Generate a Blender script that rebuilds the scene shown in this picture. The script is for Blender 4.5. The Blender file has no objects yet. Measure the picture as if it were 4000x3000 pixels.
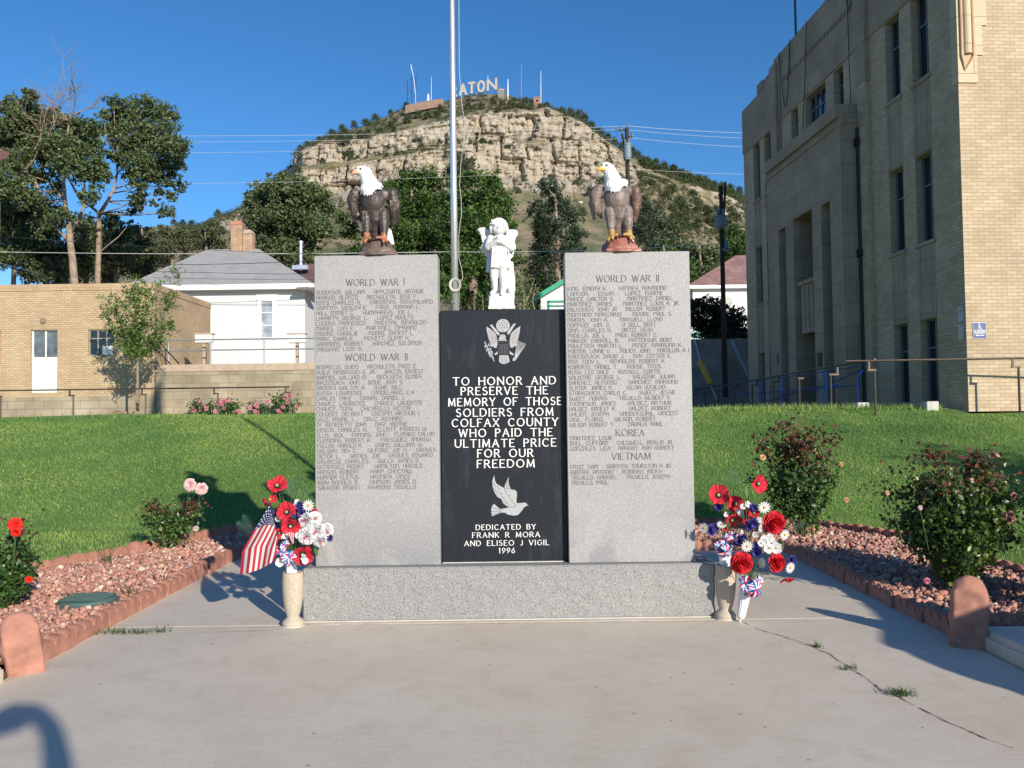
import bpy, bmesh, math, random
import numpy as np
from mathutils import Vector, Matrix, noise as mnoise
R = math.radians
rng = np.random.default_rng(7)
random.seed(7)
SC = bpy.context.scene
COL = SC.collection

# ------------------------------------------------------------------ camera, sky, sun, exposure
F, EZ = 1790.0, 1.55                       # focal length in pixels of a 2212 px wide picture, eye height
CAMROT = Matrix.Rotation(R(92.0), 3, 'X') @ Matrix.Rotation(R(-0.75), 3, 'Z')
cam_d = bpy.data.cameras.new('camera'); cam = bpy.data.objects.new('camera', cam_d); COL.objects.link(cam)
cam.matrix_world = Matrix.Translation((0, 0, EZ)) @ CAMROT.to_4x4()
cam_d.sensor_width = 36; cam_d.lens = 36 * F / 2212; cam_d.clip_end = 3000; cam_d.clip_start = 0.05
SC.camera = cam
SUN_EL = R(19.5); SUN_AZ = math.atan2(0.59, -1.0)          # compass angle of the sun from +Y towards +X
w = bpy.data.worlds.new('World'); SC.world = w; w.use_nodes = True
nt = w.node_tree; nt.nodes.clear()
wo = nt.nodes.new('ShaderNodeOutputWorld'); bg = nt.nodes.new('ShaderNodeBackground'); sk = nt.nodes.new('ShaderNodeTexSky')
sk.sky_type = 'NISHITA'; sk.sun_disc = False; sk.sun_elevation = SUN_EL; sk.sun_rotation = SUN_AZ
sk.altitude = 2000; sk.air_density = 1.0; sk.dust_density = 0.2; sk.ozone_density = 3.5
bg.inputs[1].default_value = 0.115
hs = nt.nodes.new('ShaderNodeHueSaturation'); hs.inputs['Saturation'].default_value = 1.2
nt.links.new(sk.outputs[0], hs.inputs['Color']); nt.links.new(hs.outputs[0], bg.inputs[0]); nt.links.new(bg.outputs[0], wo.inputs[0])
sl = bpy.data.lights.new('sun', 'SUN'); sl.energy = 4.5; sl.angle = R(0.6); sl.color = (1.0, 0.90, 0.76)
sun = bpy.data.objects.new('sun', sl); COL.objects.link(sun)
SD = Vector((math.sin(SUN_AZ) * math.cos(SUN_EL), math.cos(SUN_AZ) * math.cos(SUN_EL), math.sin(SUN_EL)))   # towards the sun
sun.rotation_euler = SD.to_track_quat('Z', 'Y').to_euler()
SC.view_settings.view_transform = 'Standard'; SC.view_settings.look = 'None'
SC.view_settings.gamma = 1.0; SC.view_settings.exposure = 0.45; SC.view_settings.use_curve_mapping = False
SC.cycles.max_bounces = 6; SC.cycles.transparent_max_bounces = 8; SC.cycles.use_denoising = True

# ------------------------------------------------------------------ survey helpers: a measured sight line meets a distance or a level
def ray(px, py):
    d = CAMROT @ Vector(((px - 1106) / F, -(py - 829.5) / F, -1.0)); return d / d.y
def at(px, py, Y):
    d = ray(px, py); return Vector((d.x * Y, Y, EZ + d.z * Y))
def gnd(px, py, z=0.0):
    d = ray(px, py); return at(px, py, (z - EZ) / d.z)
def lawn_z(y, x=0.0):
    t = min(1, max(0, (y - 10.9) / 6.9)); s = t * (1.28 - 0.28 * t) if t < 1 else 1
    return 0.07 + 1.46 * min(1, s) + 0.09 * min(1, max(0, (y - 17.8) / 2.5)) + 0.02 * math.sin(x * .9 + y * .5) * min(1, t * 3)
def tag(o, label=None, cat=None, group=None, kind=None):
    if label: o['label'] = label
    if cat: o['category'] = cat
    if group: o['group'] = group
    if kind: o['kind'] = kind
    return o
def empty(name, loc=(0, 0, 0), rz=0, **k):
    o = bpy.data.objects.new(name, None); COL.objects.link(o); o.location = loc; o.rotation_euler = (0, 0, rz); o.empty_display_size = .1
    return tag(o, **k)
def kids(o): return [c for c in bpy.data.objects if c.parent == o]
def copy_tree(o, parent=None, mats=None):
    c = o.copy(); COL.objects.link(c); c.parent = parent
    if mats and c.type == 'MESH' and c.data.materials and c.data.materials[0].name in mats:
        c.data = c.data.copy(); c.data.materials[0] = mats[c.data.materials[0].name]
    for ch in kids(o): copy_tree(ch, c, mats)
    return c

# ------------------------------------------------------------------ materials
def newmat(name):
    m = bpy.data.materials.new(name); m.use_nodes = True; n = m.node_tree; n.nodes.clear()
    out = n.nodes.new('ShaderNodeOutputMaterial'); b = n.nodes.new('ShaderNodeBsdfPrincipled')
    n.links.new(b.outputs[0], out.inputs[0]); return m, n, b
def ramp(n, src, stops):
    r = n.nodes.new('ShaderNodeValToRGB'); n.links.new(src, r.inputs[0]); e = r.color_ramp.elements
    while len(e) < len(stops): e.new(0.5)
    for k, (p, c) in enumerate(stops): e[k].position = p; e[k].color = (*c, 1) if len(c) == 3 else c
    return r.outputs[0]
def noi(n, vec, scale, detail=4, rough=.6, dist=0):
    t = n.nodes.new('ShaderNodeTexNoise'); t.inputs['Scale'].default_value = scale; t.inputs['Detail'].default_value = detail
    t.inputs['Roughness'].default_value = rough; t.inputs['Distortion'].default_value = dist
    if vec is not None: n.links.new(vec, t.inputs['Vector'])
    return t.outputs[0]
def coord(n, kind='Object', scale=None, rot=None):
    t = n.nodes.new('ShaderNodeTexCoord'); o = t.outputs[kind]
    if scale or rot:
        mp = n.nodes.new('ShaderNodeMapping'); n.links.new(o, mp.inputs[0])
        if scale: mp.inputs['Scale'].default_value = scale
        if rot: mp.inputs['Rotation'].default_value = rot
        o = mp.outputs[0]
    return o
def mix(n, fac, a, b, mode='MIX'):
    m = n.nodes.new('ShaderNodeMix'); m.data_type = 'RGBA'; m.blend_type = mode
    for s, v in ((0, fac), (6, a), (7, b)):
        if isinstance(v, (int, float)): m.inputs[s].default_value = v
        elif isinstance(v, tuple): m.inputs[s].default_value = (*v, 1)
        else: n.links.new(v, m.inputs[s])
    return m.outputs[2]
def bump(n, b, h, strength=.3, dist=.01):
    bp = n.nodes.new('ShaderNodeBump'); bp.inputs['Strength'].default_value = strength; bp.inputs['Distance'].default_value = dist
    n.links.new(h, bp.inputs['Height']); n.links.new(bp.outputs[0], b.inputs['Normal'])
def simple(name, col, rough=.7, metal=0, var=.15, scale=8, bstr=.15, bd=.004, kind='Object', spec=None):
    m, n, b = newmat(name); b.inputs['Roughness'].default_value = rough; b.inputs['Metallic'].default_value = metal
    v = noi(n, coord(n, kind), scale, 5)
    lo = tuple(max(0, c * (1 - var)) for c in col); hi = tuple(min(1, c * (1 + var)) for c in col)
    n.links.new(ramp(n, v, [(.3, lo), (.7, hi)]), b.inputs['Base Color'])
    if bstr: bump(n, b, v, bstr, bd)
    if spec is not None: b.inputs['Specular IOR Level'].default_value = spec
    return m
def granite(name, base, speck, grit=1.0, stain=None, rough=.55, scale=260):
    m, n, b = newmat(name); c = coord(n)
    f = noi(n, c, scale, 2, .7); col = ramp(n, f, [(.36, tuple(x * .55 for x in base)), (.45, base), (.58, base), (.68, speck)])
    big = noi(n, c, 1.6, 4); col = mix(n, .55, col, ramp(n, big, [(.3, (.80, .80, .82)), (.7, (1, 1, 1))]), 'MULTIPLY')
    if stain:
        z0, z1 = stain; sp = n.nodes.new('ShaderNodeSeparateXYZ'); n.links.new(c, sp.inputs[0])
        mr = n.nodes.new('ShaderNodeMapRange'); mr.inputs[1].default_value = z0; mr.inputs[2].default_value = z1; mr.inputs[3].default_value = 1; mr.inputs[4].default_value = 0
        n.links.new(sp.outputs[2], mr.inputs[0]); mu = n.nodes.new('ShaderNodeMath'); mu.operation = 'MULTIPLY'
        n.links.new(mr.outputs[0], mu.inputs[0]); n.links.new(ramp(n, noi(n, c, 2.3, 3, .5, .8), [(.42, (0, 0, 0)), (.5, (1, 1, 1))]), mu.inputs[1])
        col = mix(n, mu.outputs[0], col, mix(n, 1.0, col, (.80, .81, .84), 'MULTIPLY'))
    n.links.new(col, b.inputs['Base Color']); b.inputs['Roughness'].default_value = rough
    bump(n, b, f, .25 * grit, .002 * grit); return m
def brick(name, c1, c2, mortar, bw=.235, rh=.0765, ms=.007, kind='UV', vary=.25, rough=.9):
    m, n, b = newmat(name); t = n.nodes.new('ShaderNodeTexBrick'); c = coord(n, kind)
    nz = n.nodes.new('ShaderNodeTexNoise'); nz.inputs['Scale'].default_value = 1.5; nz.inputs['Detail'].default_value = 3
    n.links.new(c, nz.inputs['Vector'])
    va = n.nodes.new('ShaderNodeVectorMath'); va.operation = 'MULTIPLY_ADD'; n.links.new(nz.outputs[1], va.inputs[0]); va.inputs[1].default_value = (.012, .012, 0); n.links.new(c, va.inputs[2])
    n.links.new(va.outputs[0], t.inputs['Vector']); t.offset = .5; t.inputs['Scale'].default_value = 1
    t.inputs['Color1'].default_value = (*c1, 1); t.inputs['Color2'].default_value = (*c2, 1); t.inputs['Mortar'].default_value = (*mortar, 1)
    t.inputs['Mortar Size'].default_value = ms; t.inputs['Brick Width'].default_value = bw; t.inputs['Row Height'].default_value = rh
    t.inputs['Mortar Smooth'].default_value = .2; t.inputs['Bias'].default_value = -.1
    wsh = ramp(n, noi(n, c, .9, 5), [(.3, (1 - vary, 1 - vary, 1 - vary)), (.7, (1, 1, 1))])
    col = mix(n, 1.0, t.outputs[0], wsh, 'MULTIPLY'); col = mix(n, .35, col, ramp(n, noi(n, c, 60, 2), [(.3, (.7, .7, .7)), (.7, (1, 1, 1))]), 'MULTIPLY')
    n.links.new(col, b.inputs['Base Color']); b.inputs['Roughness'].default_value = rough
    iv = n.nodes.new('ShaderNodeMath'); iv.operation = 'SUBTRACT'; iv.inputs[0].default_value = 1; n.links.new(t.outputs[1], iv.inputs[1]); bump(n, b, iv.outputs[0], .5, .006)
    return m
def vcol(name, rough=.6, trans=0.0, spec=.3, nscale=40, nvar=.25, bstr=0):
    m, n, b = newmat(name); a = n.nodes.new('ShaderNodeAttribute'); a.attribute_name = 'Col'
    v = ramp(n, noi(n, coord(n), nscale, 3), [(.3, (1 - nvar,) * 3), (.7, (1, 1, 1))])
    col = mix(n, 1.0, a.outputs[0], v, 'MULTIPLY'); n.links.new(col, b.inputs['Base Color'])
    b.inputs['Roughness'].default_value = rough; b.inputs['Specular IOR Level'].default_value = spec
    if bstr: bump(n, b, noi(n, coord(n), nscale, 4), bstr, .01)
    if trans:
        out = [x for x in n.nodes if x.type == 'OUTPUT_MATERIAL'][0]; tr = n.nodes.new('ShaderNodeBsdfTranslucent'); n.links.new(col, tr.inputs[0])
        ms = n.nodes.new('ShaderNodeMixShader'); ms.inputs[0].default_value = trans
        n.links.new(b.outputs[0], ms.inputs[1]); n.links.new(tr.outputs[0], ms.inputs[2]); n.links.new(ms.outputs[0], out.inputs[0])
    return m
M = {}
M['leaf'] = vcol('leaf', .55, .3, .35, 3, .2)
M['petal'] = vcol('petal', .7, .25, .15, 30, .12)
M['rockcol'] = vcol('rockcol', .85, 0, .2, 60, .3, .4)
M['grass'] = vcol('grass', .5, .35, .3, 2, .15)
M['granite'] = granite('granite', (.335, .335, .33), (.58, .575, .56), 1, (0.5, 0.95))
M['granite_rough'] = granite('granite_rough', (.285, .285, .28), (.44, .425, .39), 3, None, .8, 75)
M['letter_dark'] = simple('letter_dark', (.085, .088, .095), .8)
M['name_dark'] = simple('name_dark', (.125, .128, .135), .8)
M['letter_old'] = simple('letter_old', (.38, .36, .31), .8, var=.25, scale=1.5)
M['letter_white'] = simple('letter_white', (.80, .80, .78), .7, var=.05)
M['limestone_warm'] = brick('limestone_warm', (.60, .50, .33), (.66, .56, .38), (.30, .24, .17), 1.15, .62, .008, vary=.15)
M['corner_red'] = simple('corner_red', (.50, .34, .22), .8)
M['frost_dark'] = simple('frost_dark', (.10, .12, .14), .25, var=.6, scale=3, bstr=0)
M['chimney_tan'] = simple('chimney_tan', (.36, .24, .16), .9, var=.35, scale=2.5)
M['sign_blue'] = simple('sign_blue', (.012, .035, .20), .4, var=.1)
M['etch'] = simple('etch', (.36, .37, .38), .7, var=.12, scale=90)
M['black_granite'] = None
m, n, b = newmat('black_granite'); c = coord(n); f = noi(n, c, 220, 2)
col = ramp(n, f, [(.35, (.012, .015, .019)), (.62, (.021, .025, .031)), (.72, (.05, .055, .065))])
d = noi(n, coord(n, scale=(6, 6, 1.2)), 2.0, 6, .7); col = mix(n, ramp(n, d, [(.55, (0, 0, 0)), (.82, (.4, .4, .4))]), col, (.09, .10, .115))
n.links.new(col, b.inputs['Base Color']); b.inputs['Roughness'].default_value = .34; b.inputs['Specular IOR Level'].default_value = .22; M['black_granite'] = m
M['brick'] = brick('brick', (.52, .40, .26), (.63, .51, .355), (.36, .30, .20))
M['brick_left'] = brick('brick_left', (.52, .385, .235), (.62, .48, .31), (.33, .24, .15), .21, .072, .008)
M['parapet_brick'] = brick('parapet_brick', (.54, .38, .23), (.62, .46, .29), (.36, .26, .17), .075, .25, .008)
M['brick_red'] = brick('brick_red', (.33, .16, .10), (.42, .24, .15), (.30, .25, .2), .2, .07)
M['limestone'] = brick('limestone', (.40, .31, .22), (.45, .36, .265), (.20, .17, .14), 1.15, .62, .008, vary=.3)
M['fieldstone'] = brick('fieldstone', (.38, .31, .21), (.50, .43, .31), (.33, .29, .23), .62, .27, .018, vary=.45)
M['cap'] = simple('cap', (.42, .33, .25), .9, scale=5)
M['siding'] = brick('siding', (.74, .74, .74), (.77, .77, .76), (.42, .44, .47), 40, .125, .008, vary=.08, rough=.6)
M['shingle_grey'] = brick('shingle_grey', (.36, .36, .365), (.43, .43, .43), (.20, .20, .21), .32, .17, .010, vary=.12)
M['shingle_red'] = brick('shingle_red', (.30, .155, .145), (.40, .25, .235), (.16, .09, .09), .32, .15, .010, vary=.3)
M['shingle_brown'] = brick('shingle_brown', (.16, .085, .085), (.21, .12, .11), (.09, .05, .05), .32, .15, .010)
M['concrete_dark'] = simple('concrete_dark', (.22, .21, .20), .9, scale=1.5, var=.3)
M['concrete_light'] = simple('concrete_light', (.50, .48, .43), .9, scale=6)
M['white'] = simple('white', (.80, .80, .79), .55, var=.04, bstr=.05)
M['statue_white'] = simple('statue_white', (.66, .66, .65), .55, var=.05, scale=30, bstr=.25, bd=.004)
M['glass'] = simple('glass', (.012, .016, .022), .06, var=.3, scale=.8, bstr=0, spec=.8)
M['window_frame'] = simple('window_frame', (.16, .18, .20), .5)
M['window_frame_rust'] = simple('window_frame_rust', (.30, .27, .22), .7)
M['frost'] = simple('frost', (.30, .34, .38), .3, var=.5, scale=2.5, bstr=0)
M['black_iron'] = simple('black_iron', (.02, .02, .022), .5, .3)
M['rail_rust'] = simple('rail_rust', (.10, .075, .06), .5, .6, .4, 30)
M['rail_grey'] = simple('rail_grey', (.27, .30, .32), .5, .3)
M['rail_blue'] = simple('rail_blue', (.03, .16, .55), .4)
M['rail_blue_shaded'] = simple('rail_blue_shaded', (.02, .08, .28), .5)  # same blue paint with the shade of the rails put into its colour
M['wood_pole'] = simple('wood_pole', (.035, .025, .02), .9, var=.4)
M['transformer'] = simple('transformer', (.16, .21, .24), .6)
M['wire'] = simple('wire', (.62, .62, .62), .4, 0, bstr=0)
M['wire_dark'] = simple('wire_dark', (.03, .03, .035), .6, bstr=0)
M['yellow'] = simple('yellow', (.55, .33, .05), .6)
M['aluminium'] = None
m, n, b = newmat('aluminium'); b.inputs['Metallic'].default_value = .75; b.inputs['Roughness'].default_value = .34
v = noi(n, coord(n, scale=(30, 30, 1.5)), 1.0, 4); n.links.new(ramp(n, v, [(.3, (.55, .56, .58)), (.7, (.85, .86, .88))]), b.inputs['Base Color']); bump(n, b, v, .12, .01); M['aluminium'] = m
M['rope'] = simple('rope', (.50, .49, .45), .9)
M['bark'] = simple('bark', (.27, .205, .15), .9, var=.4, scale=3, bstr=.6, bd=.03)
M['bark_dead'] = simple('bark_dead', (.25, .19, .14), .9, var=.3)
M['bark_thin'] = simple('bark_thin', (.25, .2, .14), .9)
M['rose_cane'] = simple('rose_cane', (.10, .10, .035), .7)
M['red_block'] = simple('red_block', (.37, .175, .125), .9, var=.28, scale=9, bstr=.5, bd=.006)
M['soil'] = simple('soil', (.20, .10, .075), 1, var=.4, scale=20, bstr=.8, bd=.02)
M['wall_pink'] = simple('wall_pink', (.25, .17, .13), .9, var=.25, scale=.8)
M['valve'] = simple('valve', (.07, .13, .11), .6)
M['chimney_brick'] = M['brick_red']
M['clay'] = simple('clay', (.42, .20, .12), .9)
M['stone_vase'] = granite('stone_vase', (.50, .43, .33), (.66, .60, .50), 2, None, .9, 190)
M['plastic_white'] = simple('plastic_white', (.74, .76, .80), .35, var=.03, bstr=0)
M['beak_orange'] = simple('beak_orange', (.70, .36, .24), .6, var=.25, scale=40)
M['beak_yellow'] = simple('beak_yellow', (.72, .42, .07), .6, var=.2, scale=40)
M['foot_orange'] = simple('foot_orange', (.34, .14, .065), .6, var=.35, scale=40)
M['foot_yellow'] = simple('foot_yellow', (.42, .25, .07), .6, var=.35, scale=40)
M['claw'] = simple('claw', (.02, .02, .02), .5)
M['eye_white'] = M['statue_white']
def feather(name, a, bcol, rough=.5, s=26, crack=(.62, .52, .42), amount=.8):
    m, n, b = newmat(name); c = coord(n)
    col = ramp(n, noi(n, c, 9, 6, .7), [(.35, a), (.65, bcol)])
    vo = n.nodes.new('ShaderNodeTexVoronoi'); vo.feature = 'DISTANCE_TO_EDGE'; vo.inputs['Scale'].default_value = s; n.links.new(c, vo.inputs['Vector'])
    k = n.nodes.new('ShaderNodeMath'); k.operation = 'MULTIPLY'; n.links.new(ramp(n, vo.outputs[0], [(.0, (1, 1, 1)), (.07, (0, 0, 0))]), k.inputs[0])
    n.links.new(ramp(n, noi(n, c, 6, 3), [(.5, (0, 0, 0)), (.66, (amount,) * 3)]), k.inputs[1])
    n.links.new(mix(n, k.outputs[0], col, crack), b.inputs['Base Color']); b.inputs['Roughness'].default_value = rough
    bump(n, b, vo.outputs[0], .35, .008); return m
M['brown_feather'] = feather('brown_feather', (.034, .026, .024), (.066, .049, .044))
M['brown_rock'] = feather('brown_rock', (.085, .065, .055), (.17, .12, .095), .6, 9, (.5, .4, .32), .3)
M['grey_feather'] = feather('grey_feather', (.10, .075, .065), (.25, .20, .175), .5, 22, (.5, .44, .4), .3)
M['tan_feather'] = feather('tan_feather', (.085, .05, .04), (.19, .115, .085), .45, 22, (.5, .36, .28), .3)
M['red_rock'] = feather('red_rock', (.25, .09, .065), (.40, .17, .125), .45, 8, (.6, .45, .4), .4)
m, n, b = newmat('white_feather'); c = coord(n, scale=(60, 60, 10)); v = noi(n, c, 1.0, 4, .6)
n.links.new(ramp(n, v, [(.25, (.55, .55, .56)), (.55, (.84, .84, .83))]), b.inputs['Base Color']); b.inputs['Roughness'].default_value = .5; bump(n, b, v, .7, .012); M['white_feather'] = m
# concrete plaza: brushed, stained, with drifting tint
m, n, b = newmat('concrete'); c = coord(n)
fine = noi(n, c, 90, 4, .8); br = noi(n, coord(n, scale=(2.2, 26, 1), rot=(0, 0, R(8))), 2.0, 5, .7); big = noi(n, c, .9, 5, .6, .4)
col = ramp(n, big, [(.3, (.66, .575, .465)), (.7, (.73, .655, .55))])
col = mix(n, .55, col, ramp(n, br, [(.3, (.80, .78, .75)), (.7, (1, 1, 1))]), 'MULTIPLY')
col = mix(n, .65, col, ramp(n, fine, [(.3, (.66, .66, .66)), (.6, (1, 1, 1))]), 'MULTIPLY')
col = mix(n, .5, col, ramp(n, noi(n, c, 3.5, 6, .75, .6), [(.34, (.82, .80, .77)), (.52, (1, 1, 1))]), 'MULTIPLY')
spot = n.nodes.new('ShaderNodeTexVoronoi'); spot.inputs['Scale'].default_value = 5.5; n.links.new(c, spot.inputs['Vector'])
col = mix(n, 1.0, col, ramp(n, spot.outputs[0], [(.0, (.45, .42, .38)), (.045, (.55, .5, .46)), (.06, (1, 1, 1))]), 'MULTIPLY')
n.links.new(col, b.inputs['Base Color']); b.inputs['Roughness'].default_value = .85; bump(n, b, fine, .25, .003); M['concrete'] = m
# lawn earth under the blades
m, n, b = newmat('lawn'); c = coord(n)
col = ramp(n, noi(n, c, .8, 5, .65), [(.3, (.10, .21, .036)), (.5, (.13, .25, .045)), (.72, (.17, .27, .06))])
col = mix(n, .8, col, ramp(n, noi(n, coord(n, scale=(30, 14, 14)), 2, 3), [(.3, (.45, .45, .45)), (.65, (1, 1, 1))]), 'MULTIPLY')
n.links.new(col, b.inputs['Base Color']); b.inputs['Roughness'].default_value = .9; bump(n, b, noi(n, c, 45, 4), .8, .03); M['lawn'] = m
M['dirt'] = simple('dirt', (.24, .19, .12), 1, var=.4, scale=.4)
# hill: sandstone where steep, dry scrubland where it lies back
m, n, b = newmat('hill'); c = coord(n); g = n.nodes.new('ShaderNodeNewGeometry')
at_ = n.nodes.new('ShaderNodeAttribute'); at_.attribute_name = 'rock'
strata = noi(n, coord(n, scale=(.05, .05, .6)), 1.5, 5, .65)
rockc = ramp(n, strata, [(.3, (.30, .25, .185)), (.5, (.39, .34, .265)), (.7, (.46, .415, .335))])
vo = n.nodes.new('ShaderNodeTexVoronoi'); vo.feature = 'DISTANCE_TO_EDGE'; vo.inputs['Scale'].default_value = .27
mp = coord(n, scale=(1.0, .3, .42)); wz = n.nodes.new('ShaderNodeVectorMath'); wz.operation = 'MULTIPLY_ADD'; nn = n.nodes.new('ShaderNodeTexNoise'); nn.inputs['Scale'].default_value = .3
n.links.new(c, nn.inputs['Vector']); n.links.new(nn.outputs[1], wz.inputs[0]); wz.inputs[1].default_value = (3, 3, 3); n.links.new(mp, wz.inputs[2]); n.links.new(wz.outputs[0], vo.inputs['Vector'])
rockc = mix(n, .7, rockc, ramp(n, vo.outputs[0], [(0, (.35, .3, .26)), (.03, (.75, .72, .7)), (.07, (1, 1, 1))]), 'MULTIPLY')
scrub = ramp(n, noi(n, c, .11, 8, .72), [(.32, (.07, .09, .042)), (.45, (.15, .145, .075)), (.56, (.25, .20, .125)), (.75, (.34, .275, .19))])
fac = n.nodes.new('ShaderNodeMath'); fac.operation = 'ADD'; n.links.new(at_.outputs[2], fac.inputs[0])
n2 = n.nodes.new('ShaderNodeMath'); n2.operation = 'MULTIPLY_ADD'; n.links.new(noi(n, c, .15, 6, .7), n2.inputs[0]); n2.inputs[1].default_value = .9; n2.inputs[2].default_value = -.45; n.links.new(n2.outputs[0], fac.inputs[1])
n.links.new(mix(n, ramp(n, fac.outputs[0], [(.42, (0, 0, 0)), (.58, (1, 1, 1))]), scrub, rockc), b.inputs['Base Color'])
b.inputs['Roughness'].default_value = .95; bump(n, b, noi(n, c, .7, 8, .7), .6, 1.2); M['hill'] = m

# ------------------------------------------------------------------ mesh builder
class MB:
    def __init__(s): s.v = []; s.f = []; s.c = []; s.cur = None
    def add(s, vs, fs):
        o = len(s.v); s.v += [tuple(p) for p in vs]; s.f += [tuple(i + o for i in f) for f in fs]; s.c += [s.cur] * len(fs); return s
    def box(s, a, b, T=None):
        (x0, y0, z0), (x1, y1, z1) = a, b
        vs = [Vector(p) for p in ((x0, y0, z0), (x1, y0, z0), (x1, y1, z0), (x0, y1, z0), (x0, y0, z1), (x1, y0, z1), (x1, y1, z1), (x0, y1, z1))]
        if T is not None: vs = [T @ p for p in vs]
        return s.add(vs, [(0, 3, 2, 1), (4, 5, 6, 7), (0, 1, 5, 4), (1, 2, 6, 5), (2, 3, 7, 6), (3, 0, 4, 7)])
    def bevbox(s, a, b, r, T=None, seg=1, jit=0):
        bm = bmesh.new(); bmesh.ops.create_cube(bm, size=1)
        for v in bm.verts: v.co = Vector([a[i] + (v.co[i] + .5) * (b[i] - a[i]) for i in range(3)])
        bmesh.ops.bevel(bm, geom=bm.edges[:], offset=r, segments=seg, affect='EDGES')
        bm.verts.index_update(); vs = [v.co.copy() for v in bm.verts]
        if jit: vs = [v + Vector([(random.random() - .5) * jit for _ in range(3)]) for v in vs]
        if T is not None: vs = [T @ p for p in vs]
        s.add(vs, [[v.index for v in f.verts] for f in bm.faces]); bm.free(); return s
    def tube(s, pts, rad, n=8, cap=True):
        pts = [Vector(p) for p in pts]; rad = [rad] * len(pts) if isinstance(rad, (int, float)) else rad
        vs = []; up = None
        for i, p in enumerate(pts):
            d = (pts[min(i + 1, len(pts) - 1)] - pts[max(i - 1, 0)])
            d = d.normalized() if d.length > 1e-9 else Vector((0, 0, 1))
            if up is None:
                up = d.orthogonal().normalized()
            up = (up - d * up.dot(d)); up = up.normalized() if up.length > 1e-6 else d.orthogonal().normalized()
            sd = d.cross(up)
            for k in range(n):
                a = 2 * math.pi * k / n; vs.append(p + (up * math.cos(a) + sd * math.sin(a)) * rad[i])
        fs = [(i * n + k, i * n + (k + 1) % n, (i + 1) * n + (k + 1) % n, (i + 1) * n + k) for i in range(len(pts) - 1) for k in range(n)]
        if cap: fs += [tuple(range(n - 1, -1, -1)), tuple(range((len(pts) - 1) * n, len(pts) * n))]
        return s.add(vs, fs)
    def lathe(s, prof, n=24, T=None, flute=0, fn=12):
        vs = []
        for r, z in prof:
            for k in range(n):
                a = 2 * math.pi * k / n; rr = r * (1 - flute * (abs(math.sin(a * fn / 2)) < .38)); vs.append(Vector((rr * math.cos(a), rr * math.sin(a), z)))
        if T is not None: vs = [T @ p for p in vs]
        fs = [(i * n + k, i * n + (k + 1) % n, (i + 1) * n + (k + 1) % n, (i + 1) * n + k) for i in range(len(prof) - 1) for k in range(n)]
        fs += [tuple(range(n - 1, -1, -1)), tuple(range((len(prof) - 1) * n, len(prof) * n))]
        return s.add(vs, fs)
    def prism(s, poly, y0, y1, T=None):
        n = len(poly); vs = [Vector((x, y0, z)) for x, z in poly] + [Vector((x, y1, z)) for x, z in poly]
        if T is not None: vs = [T @ p for p in vs]
        fs = [tuple(range(n)), tuple(range(2 * n - 1, n - 1, -1))] + [(k, k + n, (k + 1) % n + n, (k + 1) % n) for k in range(n)]
        return s.add(vs, fs)
    def wall(s, u0, u1, z0, z1, holes, T, depth=.2, thick=None):
        """wall in local (u, 0, z), outward normal -y; holes (u0,u1,z0,z1) get reveals going to +y"""
        us = sorted({u0, u1, *[h[0] for h in holes], *[h[1] for h in holes]}); zs = sorted({z0, z1, *[h[2] for h in holes], *[h[3] for h in holes]})
        for a, b in zip(us, us[1:]):
            for c, d in zip(zs, zs[1:]):
                mu, mz = (a + b) / 2, (c + d) / 2
                if any(h[0] < mu < h[1] and h[2] < mz < h[3] for h in holes): continue
                s.add([T @ Vector(p) for p in ((a, 0, c), (b, 0, c), (b, 0, d), (a, 0, d))], [(0, 1, 2, 3)])
        for a, b, c, d in holes:
            q = [T @ Vector(p) for p in ((a, 0, c), (b, 0, c), (b, 0, d), (a, 0, d), (a, depth, c), (b, depth, c), (b, depth, d), (a, depth, d))]
            s.add(q, [(0, 4, 5, 1), (1, 5, 6, 2), (2, 6, 7, 3), (3, 7, 4, 0)])
        return s
    def build(s, name, mat, parent=None, smooth=False, fix=True):
        me = bpy.data.meshes.new(name); me.from_pydata(s.v, [], s.f); me.update()
        if fix and len(s.f) < 60000:
            bm = bmesh.new(); bm.from_mesh(me); bmesh.ops.recalc_face_normals(bm, faces=bm.faces[:]); bm.to_mesh(me); bm.free()
        uv = me.uv_layers.new(name='UVMap')
        nl = len(me.loops); buf = np.zeros(nl * 2, np.float32)
        for p in me.polygons:
            nx, ny, nz = p.normal
            if abs(nz) > .97: t = (1, 0, 0); bb = (0, 1, 0)
            else:
                l = math.hypot(nx, ny); t = (-ny / l, nx / l, 0); bb = (0, 0, 1 / max(.25, l))
            for li in p.loop_indices:
                q = me.vertices[me.loops[li].vertex_index].co
                buf[2 * li] = q[0] * t[0] + q[1] * t[1]; buf[2 * li + 1] = q[0] * bb[0] + q[1] * bb[1] + q[2] * bb[2]
        uv.data.foreach_set('uv', buf)
        if any(c is not None for c in s.c):
            ca = me.color_attributes.new('Col', 'FLOAT_COLOR', 'CORNER'); cb = np.ones(nl * 4, np.float32)
            for p in me.polygons:
                c = s.c[p.index] if p.index < len(s.c) else None
                if c is None: continue
                for li in p.loop_indices: cb[4 * li:4 * li + 3] = c
            ca.data.foreach_set('color', cb)
        if smooth: me.polygons.foreach_set('use_smooth', [True] * len(me.polygons))
        me.materials.append(mat)
        o = bpy.data.objects.new(name, me); COL.objects.link(o); o.parent = parent; return o
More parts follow.
